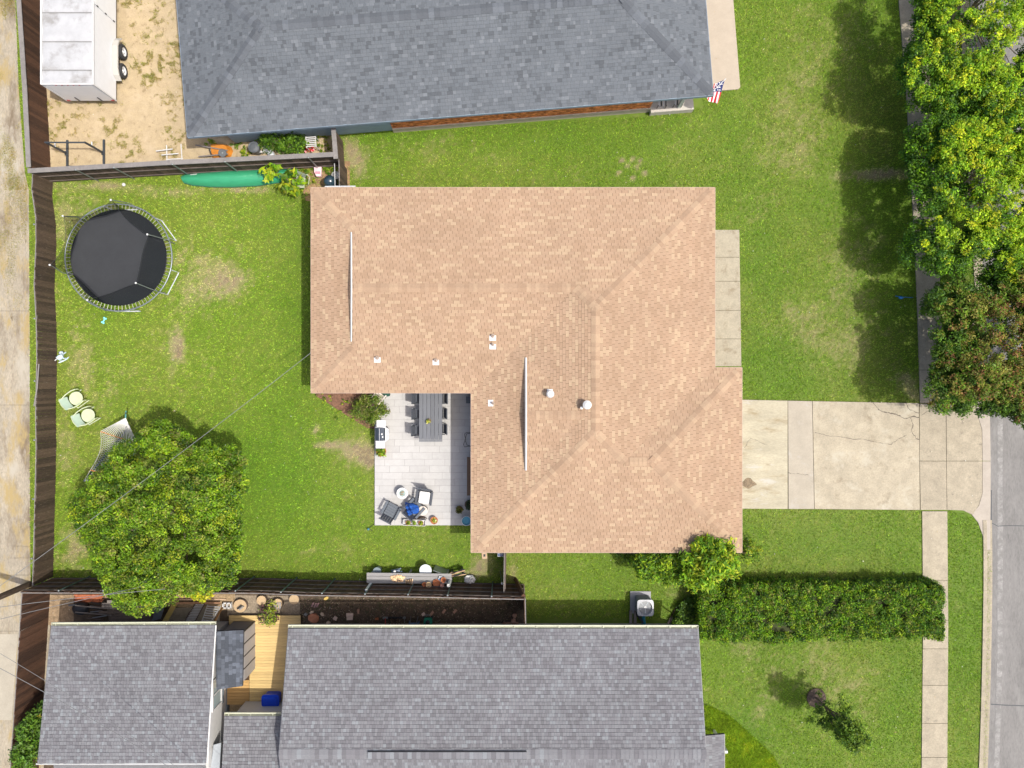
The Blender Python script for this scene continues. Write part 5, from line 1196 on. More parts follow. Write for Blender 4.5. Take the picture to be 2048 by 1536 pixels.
def plant_in(parent, c_, r, h, n, size, pal, name="foliage", up=.6):
    k = max(4, n // 12); cs = np.stack([R.uniform(-r, r, k) * .7, R.uniform(-r, r, k) * .7, R.uniform(.1, 1, k) * h], 1) + np.array(c_)
    return foliage(name, cs, r * .5, 12, size, pal, parent, up=up)
def pot(px, py, h, r, label, mat, plant=None, name="potted_plant", cat="potted plant", pal=PAL_BRIGHT, n=120, size=.05, z0=PZ, ph=.2, pr=1.0):
    q = P(px, py, h + z0); t = thing(name, label, cat, (q.x, q.y, z0)); MB().lathe([(r * .68, 0), (r, h * .85), (r * 1.1, h * .86), (r * 1.1, h), (r * .95, h), (r * .9, h * .82), (.01, h * .8)], n=20).build("pot", mat, t)
    if plant: plant_in(t, (0, 0, h * .8), r * pr, ph, n, size, pal)
    return t
pot(762, 903, .34, .23, "orange clay pot with a bushy green plant at the end of the grill", m_terra, True, n=240, size=.06, ph=.3, pr=1.05)
q = P(858, 842, .80 + PZ); t = thing("table_planter", "small planter with yellow and green plants on the plank table", "potted plant", (q.x, q.y, PZ + .752)); MB().lathe([(.09, 0), (.12, .10), (.10, .10), (.09, .07), (.01, .07)], n=16).build("bowl", M("brown_bowl", (.12, .08, .04), .6), t); plant_in(t, (0, 0, .10), .11, .12, 90, .04, [(.45, .42, .04), (.2, .3, .02), (.7, .65, .3), (.12, .2, .02)])

# gas grill
q = P(762, 868.5, .9); t = thing("gas_grill", "gas grill with white side shelves and black lid by the round shrub", "grill", (q.x, q.y, PZ)); m_gb = M("grill_black", (.035, .045, .06), .28, .1, spec=.6); m_ss = M("brushed_steel", (.72, .73, .75), .35, .05, metal=.3)
MB().box((0, 0, .40), (.46, .62, .62)).build("cabinet", m_gb, t)
b = MB(); prof = [(-.27, .78), (-.25, .94), (-.10, 1.02), (.02, 1.03), (.17, .93), (.20, .78)]; vs = [(x, y, z) for x, z in prof for y in (-.31, .31)]
b.add(vs, [(2 * i, 2 * i + 2, 2 * i + 3, 2 * i + 1) for i in range(5)] + [tuple(range(10, -1, -2)), tuple(range(1, 12, 2))]); b.build("lid", m_gb, t)
MB().box((-.035, 0, 1.035), (.012, .60, .012)).build("lid_seam", m_ss, t)
for y in (-.33, .33): MB().box((0, y, .80), (.50, .03, .10)).build("end_plate", m_ss, t)
for y in (-.52, .52): MB().box((-.01 + (.02 if y > 0 else -.02), y, .80), (.44, .33, .035)).build("side_shelf", m_white, t)
MB().box((.27, 0, .80), (.12, .60, .09)).build("control_panel", m_white, t); MB().tube([(.36, -.26, .84), (.38, 0, .85), (.36, .26, .84)], .014, 6).build("handle", m_ss, t)
MB().lathe([(.01, 0), (.045, 0), (.045, .02), (.01, .03)], c=(.08, .02, .995), n=12).build("thermometer", m_white, t); MB().box((.11, -.12, .985), (.06, .09, .012), 0, Matrix.Rotation(.5, 3, 'Y')).build("label_plate", m_white, t)
for x in (-.18, .18):
    for y in (-.25, .25): MB().lathe([(.02, 0), (.05, 0), (.05, .04), (.02, .04)], c=(x, y, 0), n=10).build("castor", m_black, t)
for k in range(4): MB().blob((.335, -.2 + k * .13, .80), .022, 1, 8, 5, 0).build("knob", m_gb, t)

# fire bowl on white table
q = P(805, 986, .45); t = thing("fire_bowl", "round white fire bowl with brown pebbles in its centre on the patio", "fire bowl", (q.x, q.y, PZ)); MB().lathe([(.16, 0), (.14, .3), (.27, .40), (.29, .45), (.27, .48), (.16, .46), (.15, .42), (.01, .42)], n=36).build("bowl", m_white, t)
MB().lathe([(.145, .425), (.15, .44), (.10, .445), (.01, .445)], n=24).build("pebble_bed", M("dark_teal_glass", (.22, .30, .28), .4), t)
for k in range(14): MB().blob((rng.uniform(-.08, .08), rng.uniform(-.08, .08), .455), rng.uniform(.02, .035), k, 6, 4).build("pebble", m_pebble, t)

def lounge(px, py, rz, label, cushion=None, name="patio_armchair"):
    t = thing(name, label, "chair", at(px, py, .4), rz, "grey slatted armchairs on the patio"); m_l = M("slate_resin", (.085, .10, .118), .5, .08, 6, rnd=.05); m_ld = M("slate_resin_dark", (.045, .052, .065), .5, .08, 6)
    for k in range(5): MB().box((-.24 + k * .125, 0, .38 - k * .012 + .05), (.118, .56, .022)).build("seat_slat", m_l, t)
    for s_ in (-1, 1):
        MB().box((.02, s_ * .36, .58), (.66, .11, .025)).build("arm", m_l if cushion is None else m_ld, t)
        MB().box((.26, s_ * .33, .28), (.07, .045, .56)).build("leg", m_ld, t); MB().box((-.26, s_ * .31, .28), (.07, .045, .56)).build("leg", m_ld, t)
        MB().box((0, s_ * .29, .33), (.58, .03, .10)).build("side_rail", m_ld, t)
    for k in range(5): MB().box((-.38, -.24 + k * .12, .68), (.022, .11, .62), 0, Matrix.Rotation(-.32, 3, 'Y')).build("back_slat", m_ld, t)
    MB().box((-.47, 0, .98), (.06, .68, .04)).build("top_rail", m_ld, t)
    return t
lounge(783, 1021, math.radians(62), "empty slate armchair angled at the lower left of the patio")
c2 = lounge(849, 994, math.radians(-98), "slate armchair holding a white seat cushion beside the fire bowl", True)
a2 = math.radians(-98); q = at(849, 994, .5)
t = thing("seat_cushion", "white square seat cushion lying on a slate armchair", "cushion", (q[0] + .03 * math.cos(a2), q[1] + .03 * math.sin(a2), PZ + .44), a2); MB().prism(rbox(.58, .52, 0, 0, .06), 0, .09).build("cushion", m_white, t)
c3 = lounge(830, 1016, math.radians(48), "slate armchair draped with a crumpled blue cloth by the side stool", None)
q = at(822, 1021, .75); t = thing("blue_towel", "crumpled royal blue cloth draped over a slate armchair back", "towel", (q[0], q[1], PZ + .42)); m_bt = M("blue_cloth", (.01, .07, .30), .85, .3, 6, .4, 20)
n_ = 26; vs = []
for i in range(n_ + 1):
    for j in range(n_ + 1):
        u_, v_ = i / n_ - .5, j / n_ - .5; rr = 1 + .25 * math.sin(3 * u_ + 5 * v_)
        vs.append((u_ * .62 * rr + .05 * v_, v_ * .56 * rr, .44 + .13 * math.sin(11 * (u_ + .6 * v_)) * math.exp(-3 * (u_ ** 2)) + .05 * math.cos(17 * v_ - 4 * u_) - .9 * (u_ ** 2 + v_ ** 2)))
b = MB().add(vs, [(i * (n_ + 1) + j, (i + 1) * (n_ + 1) + j, (i + 1) * (n_ + 1) + j + 1, i * (n_ + 1) + j + 1) for i in range(n_) for j in range(n_)]); b.build("cloth", m_bt, t, smooth=True)
q = P(814, 1028, .55); t = thing("white_cup", "small round white lidded cup beside the blue cloth", "cup", (q.x, q.y, PZ + .56)); MB().lathe([(.05, 0), (.06, .1), (.055, .1), (.02, .09)], n=16).build("cup", m_white, t)
MB().lathe([(.12, -.56), (.03, -.54), (.025, -.04), (.11, -.02), (.11, 0)], n=14).build("saucer_stand", m_white, t)
q = P(846, 1021, .45); t = thing("side_stool", "round stool with a pale beige top behind the blue cloth", "stool", (q.x, q.y, PZ)); MB().lathe([(.20, 0), (.19, .40), (.21, .42)], n=24).build("drum", m_charcoal, t); MB().lathe([(.235, .42), (.24, .46), (.20, .48), (.01, .485)], n=28).build("top", M("beige_top", (.52, .47, .41), .8, .12, 7), t)
# trough with three pots
q = P(829, 1045, .3); t = thing("trough_planter", "long white trough on the patio edge holding three small pots", "planter", (q.x, q.y, PZ), math.radians(-2)); b = MB(); b.box((0, 0, .10), (1.12, .30, .02)); [b.box((0, y, .19), (1.12, .02, .20)) for y in (-.14, .14)]; [b.box((x, 0, .19), (.02, .30, .20)) for x in (-.55, .55)]; b.build("trough", m_white, t)
for x in (-.48, .48): MB().box((x, 0, .05), (.05, .26, .10)).build("foot", m_white, t)
for x, m_p, lb in ((-.30, m_terra, "left pot of yellow green leaves in the white trough"), (.02, m_white, "middle pot with a white rim in the trough"), (.33, m_terra, "right pot with cream and green leaves in the trough")):
    p_ = Vector((q.x + x, q.y - x * .035, PZ + .115)); tt = thing("potted_plant", lb, "potted plant", p_); MB().lathe([(.085, 0), (.125, .20), (.13, .20), (.11, .17), (.01, .17)], n=18).build("pot", m_p, tt); plant_in(tt, (0, 0, .2), .11, .10, 110, .045, [(.35, .42, .04), (.2, .32, .03), (.12, .2, .02)])
t = thing("driftwood_bundle", "dark knotted wood pieces lying behind the white trough", "wood", at(832, 1034)); m_dw = M("dark_bark", (.05, .03, .02), .9, .3, 9)
for k in range(7): x = -.36 + k * .11; MB().tube([(x, rng.uniform(-.1, .05), .05), (x + .15, rng.uniform(-.05, .12), .16), (x + .25, rng.uniform(-.12, .0), .06)], .035, 6, .02).build("branch", m_dw, t)
pot(868, 1041, .28, .17, "orange pot with white and yellow flowers right of the trough", m_terra, True, pal=[(.75, .70, .5), (.5, .45, .05), (.2, .3, .03)], n=110, size=.045, ph=.12, pr=.8)
pot(919, 1019, .25, .16, "brownish olive plant in a low pot in the eave shade", M("brown_pot", (.10, .07, .05), .7), True, pal=[(.12, .13, .02), (.2, .15, .04), (.08, .1, .02)], n=200, size=.06, ph=.25, pr=1.1)
pot(938, 1009, .32, .20, "dark green plant in the shade against the tan house wall", M("brown_pot", (.10, .07, .05)), True, pal=[(.04, .07, .02), (.03, .06, .03)], n=200, size=.07, ph=.3, pr=1.2)
q = P(933, 1041, .42); t = thing("teal_planter", "large glazed teal pot at the lower right patio corner", "pot", (q.x, q.y, PZ)); MB().lathe([(.13, 0), (.21, .25), (.22, .40), (.235, .42), (.225, .43), (.19, .41), (.185, .34), (.01, .34)], n=30).build("pot", M("teal_glaze", (.01, .20, .30), .3, .1), t, smooth=False); MB().lathe([(.236, .425), (.24, .435), (.222, .44), (.218, .43)], n=30, cap=False).build("rim", m_white, t)
# brown bench under the eave
q = P(938, 952, .45); t = thing("wooden_bench", "brown wooden bench in the shade against the tan house", "bench", (q.x + .22, q.y, PZ)); m_bb = M("brown_bench", (.14, .085, .05), .7, .15, 4, stretch=(8, 1, 1))
for k in range(3): MB().box((-.24 + k * .16, 0, .44), (.145, 1.9, .03)).build("seat_plank", m_bb, t)
for y in (-.8, .8):
    for x in (-.22, .06): MB().box((x, y, .21), (.06, .06, .42)).build("leg", m_bb, t)
MB().box((-.08, 0, .38), (.30, 1.7, .05)).build("apron", m_bb, t)
t = thing("garden_hose", "black cable loop lying on the shaded patio tiles", "cable", at(934, 880)); pts = [P(941, 866, PZ), P(933, 865, PZ), P(929, 868, PZ), P(931, 878, PZ), P(927, 889, PZ), P(929, 894, PZ), P(941, 892, PZ)]
MB().tube([p + Vector((0, 0, .012)) for p in pts], .012, 5).build("loop", m_black, t, world=True); MB().tube([P(941, 866, PZ + .01), P(933, 868, PZ + .03), P(930, 880, PZ + .03), P(934, 890, PZ + .02), P(943, 893, PZ + .01)], .012, 5).build("loop", m_black, t, world=True)
t = thing("shade_box", "small black box against the house wall in the patio shade", "box", at(939, 799)); MB().box((0, 0, .4), (.2, .3, .8)).build("body", m_black, t); MB().box((0, 0, .83), (.24, .34, .06)).build("lid", m_charcoal, t)
# reclined white slat chair + green parasol base beside shrub
q = P(757, 796, .5); t = thing("slat_chair", "pale slatted chair at the eave beside the round shrub", "chair", (q.x, q.y, PZ), math.radians(-40)); m_ps = M("pale_pinkish_slat", (.60, .53, .48), .6, .06)
for k in range(6): MB().box((0, -.22 + k * .09, .5 + k * .01), (.50, .075, .02)).build("slat", m_ps, t)
for x in (-.24, .24):
    for y in (-.2, .2): MB().box((x, y, .25), (.035, .035, .5)).build("leg", m_ps, t)
    MB().box((x, .1, .66), (.05, .55, .025)).build("arm", m_ps, t)
t = thing("green_cushion", "dark green folded cushion under the eave behind the slatted chair", "cushion", at(770, 787, .3)); MB().prism(rbox(.42, .30, 0, 0, .08), .0, .30).build("cushion", M("dark_green_cloth", (.02, .07, .05), .8), t)
# hose tap stake
t = thing("sprinkler_stake", "small blue sprinkler stake with a thin black line at the patio corner", "sprinkler", (P(738, 1057).x, P(738, 1057).y, 0)); MB().lathe([(.02, 0), (.02, .12), (.06, .14), (.05, .20), (.01, .21)], n=10).build("head", M("petrol_blue", (.02, .15, .22), .4), t); MB().tube([P(738, 1057, .03), P(745, 1050, .04), P(752, 1049, .1)], .012, 5).build("tube", m_black, t, world=True); MB().tube([P(738, 1057, .03), P(745, 1062, .04)], .012, 5).build("tube", m_black, t, world=True)
t = thing("blue_stake_light", "bright blue long thin toy lying in tree shade near the sidewalk", "toy", (P(1806, 594).x, P(1806, 594).y, 0)); MB().tube([P(1791, 592, .06), P(1800, 594, .12), P(1826, 595, .04)], .02, 6, .012).build("rod", M("bright_blue", (.02, .20, .50), .4), t, world=True); MB().blob(tuple(P(1802, 595, .1) - t.location), (.13, .07, .06), 2, 10, 6).build("body", M("bright_blue", (.02, .2, .5)), t)

# ------------------------------------------------------------------ potting bench along the tall fence
YA, YB = P(0, 1146, .8).y, P(0, 1167, .8).y; XA, XB = P(733.5, 0, .8).x, P(903, 0, .8).x
t = thing("potting_bench", "long pale plank potting bench in front of the tall dark fence", "bench", ((XA + XB) / 2, (YA + YB) / 2, 0)); m_gp = M("silver_plank", (.235, .23, .225), .7, .10, 3, .1, 40, rnd=.08, stretch=(1, 8, 1)); W_ = YA - YB
for k in range(3): MB().box((0, W_ / 2 - W_ * (k + .5) / 3, .80), (XB - XA, W_ / 3 - .016, .03), rz=-.012).build("plank", m_gp, t)
for x in (-1.85, 0, 1.85):
    for y in (-.2, .2): MB().box((x, y, .39), (.08, .08, .78)).build("leg", m_gp, t)
MB().box((0, -.24, .73), (XB - XA - .1, .03, .12)).build("apron", m_gp, t)
p_ = P(732, 1181, 2.0); MB().box((p_.x - t.location.x, p_.y - t.location.y, 1.0), (.10, .10, 2.0)).build("corner_post", m_white, t)
p_ = P(897, 1171, 1.6); tt = thing("white_tube", "upright white tube standing at the right end of the potting bench", "tube", (p_.x, p_.y, 0)); MB().lathe([(.075, 0), (.075, 1.6), (.06, 1.6), (.055, 1.5)], n=16).build("tube", m_white, tt)
ZB = .82
def on_bench(px, py, name, label, cat, z=ZB): q = P(px, py, z + .1); return thing(name, label, cat, (q.x, q.y, z))
tt = on_bench(794, 1158, "seashell_pile", "heap of pale tan shells and wood chips on the potting bench", "shells")
m_sh = M("shell_tan", (.62, .42, .24), .8, .3, 9, rnd=.3)
for k in range(60):
    a, r_ = rng.uniform(0, 6.28), rng.random() ** .6; MB().box((r_ * .36 * math.cos(a), r_ * .16 * math.sin(a), .03 + .14 * (1 - r_) * rng.random()), (rng.uniform(.07, .15), rng.uniform(.04, .08), .02), rng.uniform(0, 6), Matrix.Rotation(rng.uniform(-.6, .6), 3, 'X')).build("shell", m_sh, tt)
for k in range(7): MB().tube([(.42 + .05 * k, -.22 + rng.uniform(-.04, .04), .03), (.44 + .05 * k, -.05 + rng.uniform(-.03, .05), .06)], .02, 6).build("twig", MATS["dark_bark"] if k % 2 else m_sh, tt)
for px, py, r_, lb, m_p in ((848.5, 1168, .10, "small orange pot leftmost among the bench pots", m_terra), (857.5, 1168.5, .13, "pale ringed pot full of brown soil on the bench", M("tan_pot", (.50, .36, .2), .7)), (884.5, 1169.5, .09, "little pinkish pot at the bench's front edge", M("pink_clay", (.45, .25, .2), .7)), (887, 1159, .12, "orange pot beside the white tube", m_terra)):
    tt = on_bench(px, py, "flower_pot", lb, "pot"); MB().lathe([(r_ * .7, 0), (r_, .17), (r_ * 1.08, .17), (r_ * 1.08, .2), (r_ * .85, .2), (r_ * .8, .12), (.01, .12)], n=18).build("pot", m_p, tt)
tt = on_bench(872.5, 1166.5, "clay_saucer", "wide orange clay saucer standing among the bench pots", "saucer"); MB().lathe([(.15, 0), (.19, .06), (.18, .06), (.14, .02), (.01, .02)], n=24).build("dish", m_terra, tt); MB().box((.05, -.2, .02), (.24, .06, .04)).build("tag", m_pw, tt)
tt = on_bench(880, 1157, "glass_jars", "cluster of white and blue jars by the orange pots", "jars")
for k in range(6): MB().lathe([(.04, 0), (.045, .08), (.02, .1)], c=(rng.uniform(-.12, .12), rng.uniform(-.07, .07), 0), n=10).build("jar", [m_white, MATS["bright_blue"], m_white][k % 3], tt)
q = P(851, 1141, .65); tt = thing("round_tray", "round white table half hidden behind the potting bench", "table", (q.x, q.y, 0)); MB().lathe([(.05, 0), (.04, .6), (.29, .62), (.30, .65), (.02, .66)], n=30).build("table", M("pale_grey_paint", (.50, .53, .55), .5), tt)
q = P(754, 1143, .5); tt = thing("grey_tub", "small round blue grey tub behind the bench's left end", "tub", (q.x, q.y, 0)); MB().lathe([(.15, 0), (.20, .48), (.205, .5), (.02, .5)], n=24).build("tub", M("blue_grey_tub", (.14, .18, .20), .5), tt)
q = P(791, 1144, .6); tt = thing("folded_stool", "folded blue grey stool behind the shell pile", "stool", (q.x, q.y, 0), .35); m_fs = M("steel_blue", (.20, .25, .32), .5)
for s_ in (-1, 1): MB().tube([(-.3, .05 * s_, .1), (.3, .08 * s_, .62)], .03, 6).build("leg", m_fs, tt)
MB().box((0, 0, .5), (.5, .12, .04), 0, Matrix.Rotation(-.5, 3, 'Y')).build("seat", m_fs, tt); MB().blob((-.02, .05, .64), .07, 3, 8, 6).build("foot_cap", m_white, tt)
q = P(882, 1143, .6); tt = thing("metal_sheet", "thin grey metal panel leaning behind the right end of the bench", "metal sheet", (q.x, q.y, 0), -.35); MB().box((0, 0, .4), (.75, .03, .7), 0, Matrix.Rotation(.12, 3, 'X')).build("sheet", m_steel, tt)
q = P(914, 1148, .7); tt = thing("kindling_bundle", "bundle of dark and pale sticks at the right end of the bench", "sticks", (q.x, q.y, 0), .25)
for k in range(9): y = -.12 + k * .03; MB().tube([(-.35, y, .55 + rng.uniform(-.05, .05)), (.42, y + rng.uniform(-.08, .08), .68)], .022, 6).build("stick", [m_black, m_sh, MATS["dark_bark"]][k % 3], tt)
for x in (-.25, .25): MB().box((x, 0, .27), (.06, .3, .54)).build("trestle", m_black, tt)
q = P(940, 1160, .25); tt = thing("plastic_bag", "crumpled white plastic bag on the grass beside the tall fence", "bag", (q.x, q.y, 0)); MB().blob((0, 0, .18), (.27, .22, .20), 9, 16, 10, .22).build("bag", m_white, tt)
for k in range(5): MB().blob((rng.uniform(-.18, .15), rng.uniform(-.28, -.18), .05), rng.uniform(.04, .07), k, 6, 4, .3).build("litter", [M("yellow_wrap", (.6, .5, .05), .5), MATS["petrol_blue"], m_green_steel][k % 3], tt)
q = P(1001, 1110, 1.4); tt = thing("solar_lamp", "small blue panelled solar lamp by the side gate under the eave", "lamp", (q.x, q.y, 0)); MB().tube([(0, 0, 0), (0, 0, 1.35)], .02, 6).build("stem", m_steel, tt); MB().box((0, 0, 1.38), (.28, .16, .02)).build("frame", m_white, tt)
for k in range(4): MB().box((-.10 + k * .066, 0, 1.392), (.058, .13, .008)).build("solar_cell", M("solar_blue", (.03, .06, .14), .2), tt)
tt = thing("stepping_stone", "small pale stone set in the lawn beside the gate shadow", "stone", (P(969, 1111).x, P(969, 1111).y, 0)); MB().box((0, 0, .04), (.26, .30, .06), .1).build("stone", m_pw, tt); MB().box((0, .02, .075), (.10, .12, .01)).build("hole", m_black, tt)
q = P(1005, 1155, .9); tt = thing("garden_tool", "white headed tool leaning on the inner side of the side gate", "tool", (q.x, q.y, 0)); MB().tube([P(1001, 1143, .1) - tt.location, P(1004, 1166, 1.5) - tt.location], .018, 6).build("shaft", m_steel, tt); MB().blob(P(1004, 1167, 1.52) - tt.location, .06, 2, 8, 5).build("head", m_white, tt)

# ------------------------------------------------------------------ dark side yard
def slice_(px, py, r, label, face=True):
    q = P(px, py, .25); t = thing("log_slice", label, "log", (q.x, q.y, 0), rng.uniform(0, 6)); MB().lathe([(r * .97, 0), (r, .05), (r, .24), (r * .97, .25)], n=26).build("bark_side", m_bark, t); MB().lathe([(r * .95, .2505), (r * .95, .262), (r * .5, .264), (.01, .264)], n=26).build("sawn_face", M("sawn_wood", (.40, .29, .17), .8, .10, 6, fine=.12), t); return t
s1 = slice_(480, 1212, .34, "largest pale log slice, left of the row by the yellow deck")
for k in range(2): tt = thing("block_of_wood", "small wooden block lying on the largest log slice, " + ("dark one" if k == 0 else "pale one"), "block", (P(479 + k * 4, 1215, .3).x, P(0, 1214 + k * 2, .3).y, .265), .7); MB().box((0, 0, .04), (.28, .07, .08)).build("block", m_black if k == 0 else m_gp, tt)
slice_(523, 1201, .25, "pale log slice above the leafy plant at the deck edge"); s3 = slice_(555, 1207, .25, "pale log slice with grey slats on it, third in the row"); slice_(588, 1199, .255, "rightmost pale log slice near the tall fence")
for k in range(3): tt = thing("timber_offcut", ["left", "middle", "right"][k] + " of three grey slats lying across a pale log slice", "slat", (P(550 + k * 5, 1211, .3).x, P(0, 1211, .3).y, .265), 1.35 + .1 * k); MB().box((0, 0, .02), (.30, .07, .035)).build("slat", m_gp, tt)
m_st = M("flat_stone", (.52, .40, .29), .9, .15, 5, .3, 60, rnd=.2); m_rs = M("red_sandstone", (.42, .17, .09), .9, .2, 5, .4, 50)
def stone(px, py, w, d, label, mat=None, n=6, h=.07, seed=1):
    q = random.Random(seed); pts = [(w * (.9 + .2 * q.random()) * math.cos(2 * math.pi * i / n + .3 * q.random()), d * (.9 + .2 * q.random()) * math.sin(2 * math.pi * i / n)) for i in range(n)]
    p_ = P(px, py); t = thing("flat_stone", label, "stone", (p_.x, p_.y, .01), q.uniform(0, 1)); b = MB(); top = [(x * .93, y * .93, h) for x, y in pts]; b.add([(x, y, 0) for x, y in pts] + [(x, y, h * .8) for x, y in pts] + top, [tuple(range(2 * n, 3 * n))] + [(i, (i + 1) % n, n + (i + 1) % n, n + i) for i in range(n)] + [(n + i, n + (i + 1) % n, 2 * n + (i + 1) % n, 2 * n + i) for i in range(n)]); b.build("stone", mat or m_st, t); return t
stone(628, 1235, .27, .26, "large reddish round stone in the dark side yard", m_rs, 8, .12, 3); stone(612, 1228, .11, .09, "grey stone left of the reddish one", M("grey_stone", (.22, .22, .21), .9), 4, .07, 4); stone(624, 1224, .14, .07, "oblong tan stone above the reddish one", None, 5, .07, 5)
stone(645, 1228, .08, .12, "narrow pale stone right of the reddish one", None, 5, .07, 6); stone(657, 1245, .13, .10, "tan five sided stone next to the long gutter", None, 5, .07, 7); stone(671, 1236, .13, .13, "square pinkish stone in the side yard", M("pinkish_stone", (.58, .44, .36), .9), 4, .07, 8); stone(653, 1196, .14, .08, "yellow stone close under the tall fence", M("yellow_stone", (.50, .35, .10), .9), 6, .07, 9)
def brick(px, py, rz, label, mat=None, s_=(.22, .11, .07)):
    q = P(px, py); t = thing("loose_brick", label, "brick", (q.x, q.y, .01), rz); MB().box((0, 0, s_[2] / 2), s_).build("brick", mat or M("loose_brick_clay", (.34, .20, .14), .9, .2, 8, .3, 50, rnd=.2), t)
brick(700, 1229, 0, "upper pale brick of the pair by the reddish stones", M("pinkish_stone", (.45, .34, .28)), (.34, .17, .08)); brick(700, 1236, .03, "lower pale brick of the pair by the reddish stones", M("pinkish_stone", (.45, .34, .28)), (.30, .15, .08)); brick(717, 1222, 1.5, "single upright brick between the pair and the tools"); brick(754, 1237, .2, "orange brick left of the leaning tools", m_terra, (.17, .10, .06))
for k in range(3): brick(626 + k * 5, 1209 + rng.uniform(-1, 1), 1.1, ["left", "middle", "right"][k] + " mauve brick of the leaning trio below the tall fence", M("mauve_brick", (.28, .17, .17), .9), (.24, .07, .07))
brick(847, 1228, .6, "pinkish brick above the blue step stool", M("pinkish_stone", (.45, .34, .28)), (.16, .14, .06)); brick(864, 1226, .9, "tan brick chip above the green mower"); brick(888, 1222, 1.0, "pale pinkish brick in the middle of the side yard"); brick(910, 1222, .9, "pale brick rightmost of the scattered ones")
for i, (px, py, k) in enumerate(((1009, 1247, 2), (1018, 1246, 1), (1027, 1240, 3), (1026, 1250, 2), (1033, 1247, 3), (1029, 1230, 2))):
    for z in range(k):
        q = P(px, py); t = thing("stacked_brick", ["bottom", "middle", "top"][z] + " brick of the " + ["leftmost", "second", "tall centre", "low front", "rightmost", "uppermost"][i] + " stack in the side yard's right corner", "brick", (q.x, q.y, .01 + z * .075), rng.uniform(-.2, .2) + (1.57 if z % 2 else 0), "bricks piled in the side yard corner"); MB().box((0, 0, .036), (.22, .12, .07)).build("brick", M("loose_brick_clay", (.34, .2, .14)), t)
# leaning tools, step stool, mower
for k, (px, m_t, lb) in enumerate(((771, M("tool_red", (.5, .04, .04), .5), "rake with a red collar, leftmost tool leaning on the long house"), (779, m_dw, "first brown handled tool right of the red rake"), (784, m_bb, "second brown handled tool in the leaning row"), (790, m_dw, "third brown handled tool in the leaning row"), (796, m_bb, "fourth brown handled tool in the leaning row"), (802, m_dw, "slanting brown handled tool before the steel shovel"), (809, m_steel, "steel shafted shovel, rightmost of the leaning tools"))):
    q = P(px, 1236); t = thing("garden_tool", lb, "tool", (q.x, q.y, 0), 0, None); top_ = P(px + rng.uniform(-1, 1), 1262, 1.9) - t.location
    MB().tube([(0, 0, .05), top_], .022, 6).build("handle", m_t if k in (0, 6) else m_t, t); MB().box((0, .03, .06), (.26 if k in (0, 3) else .14, .10, .03)).build("head", m_steel if k in (0, 6) else m_black, t)
q = P(829, 1244); t = thing("step_stool", "blue grey step ladder standing by the gutter in the side yard", "step ladder", (q.x, q.y, 0)); m_bs = M("dull_blue_paint", (.14, .22, .34), .5)
for s_ in (-1, 1): MB().tube([(s_ * .24, .05, 0), (s_ * .20, -.12, .95)], .03, 6).build("rail", m_bs, t); MB().tube([(s_ * .18, .28, 0), (s_ * .13, -.12, .95)], .018, 6).build("back_leg", m_steel, t)
for z in (.3, .58, .85): MB().box((0, .05 - .18 * z, z), (.44, .12, .03)).build("tread", m_bs, t)
q = P(856, 1243, .2); t = thing("lawn_mower", "small green mower tucked against the gutter in the side yard", "mower", (q.x, q.y, 0)); m_mg = M("mower_green", (.02, .22, .13), .4)
MB().prism(rbox(.42, .38, 0, 0, .10), .10, .26).build("deck", m_mg, t); MB().lathe([(.10, .26), (.11, .36), (.05, .40), (.01, .4)], n=14).build("motor", m_black, t); MB().box((.02, -.08, .30), (.10, .08, .04)).build("red_cap", MATS["tool_red"], t)
for x in (-.2, .2):
    for y in (-.16, .16): w_ = MB().lathe([(.02, -.02), (.08, -.02), (.08, .02), (.02, .02)], n=12).build("wheel", m_black, t); w_.location = (x, y, .08); w_.rotation_euler = (0, math.pi / 2, 0)
MB().tube([(-.15, .2, .2), (-.12, .42, .5), (.12, .42, .5), (.15, .2, .2)], .015, 6).build("handle", m_steel, t)

# left yard: brick patch, pebble strip, wood pile, barrow wheel, planks, ladders
t = tag(thing("brick_patch", None, None), kind='structure')
for i in range(9):
    for j in range(5):
        q = P(152 + i * 6.2 + (j % 2) * 3, 1190 + j * 3.0); MB().box((q.x, q.y, .03), (.15, .07, .06)).build("brick", M("red_paver", (.36, .11, .05), .9, .2, 8, .3, 50, rnd=.2), t)
sheet("pebble_strip", [(210, 1188), (470, 1188), (470, 1212), (440, 1222), (345, 1212), (300, 1200), (210, 1196)], .02, m_pebble)
sheet("tan_gravel", [(97, 1190), (148, 1190), (148, 1250), (97, 1250)], .02, M("yard_dirt", (.25, .18, .11), .95, .3, 5, .6, 80, fine=.35, world=True))
sheet("grey_gravel_patch", [(455, 1190), (600, 1192), (600, 1232), (455, 1232)], .018, M("grey_brown_dirt", (.22, .18, .13), .95, .25, 6, .6, 80, fine=.4, world=True))
sheet("pebble_gap", [(430, 1395), (600, 1395), (600, 1445), (430, 1445)], .018, m_pebble)
t = thing("plank_pile", "long stack of old grey planks behind the garage gutter", "planks", (P(265, 1222).x, P(265, 1222).y, 0))
for k in range(15):
    y_ = 1204 + k * 3.0; z = .55 - .015 * k + rng.uniform(-.04, .04); a, c_ = P(205 + rng.uniform(-8, 20) + (25 if k > 7 else 0), y_ + rng.uniform(-2, 2), z), P(305 + rng.uniform(-5, 12), y_ - 3 + rng.uniform(-2, 2), z)
    MB().box(((a.x + c_.x) / 2, (a.y + c_.y) / 2, z), ((c_ - a).length, .13, .035), math.atan2(c_.y - a.y, c_.x - a.x)).build("plank", m_wood_grey if k < 6 else M("old_brown_plank", (.12, .095, .075), .9, .3, 4, .3, 40, rnd=.3, stretch=(1, 8, 1)), t, world=True)
MB().prism(WP([(215, 1208), (306, 1206), (308, 1244), (222, 1246)], .2), .02, .33).build("lower_stack", MATS["old_brown_plank"], t, world=True)
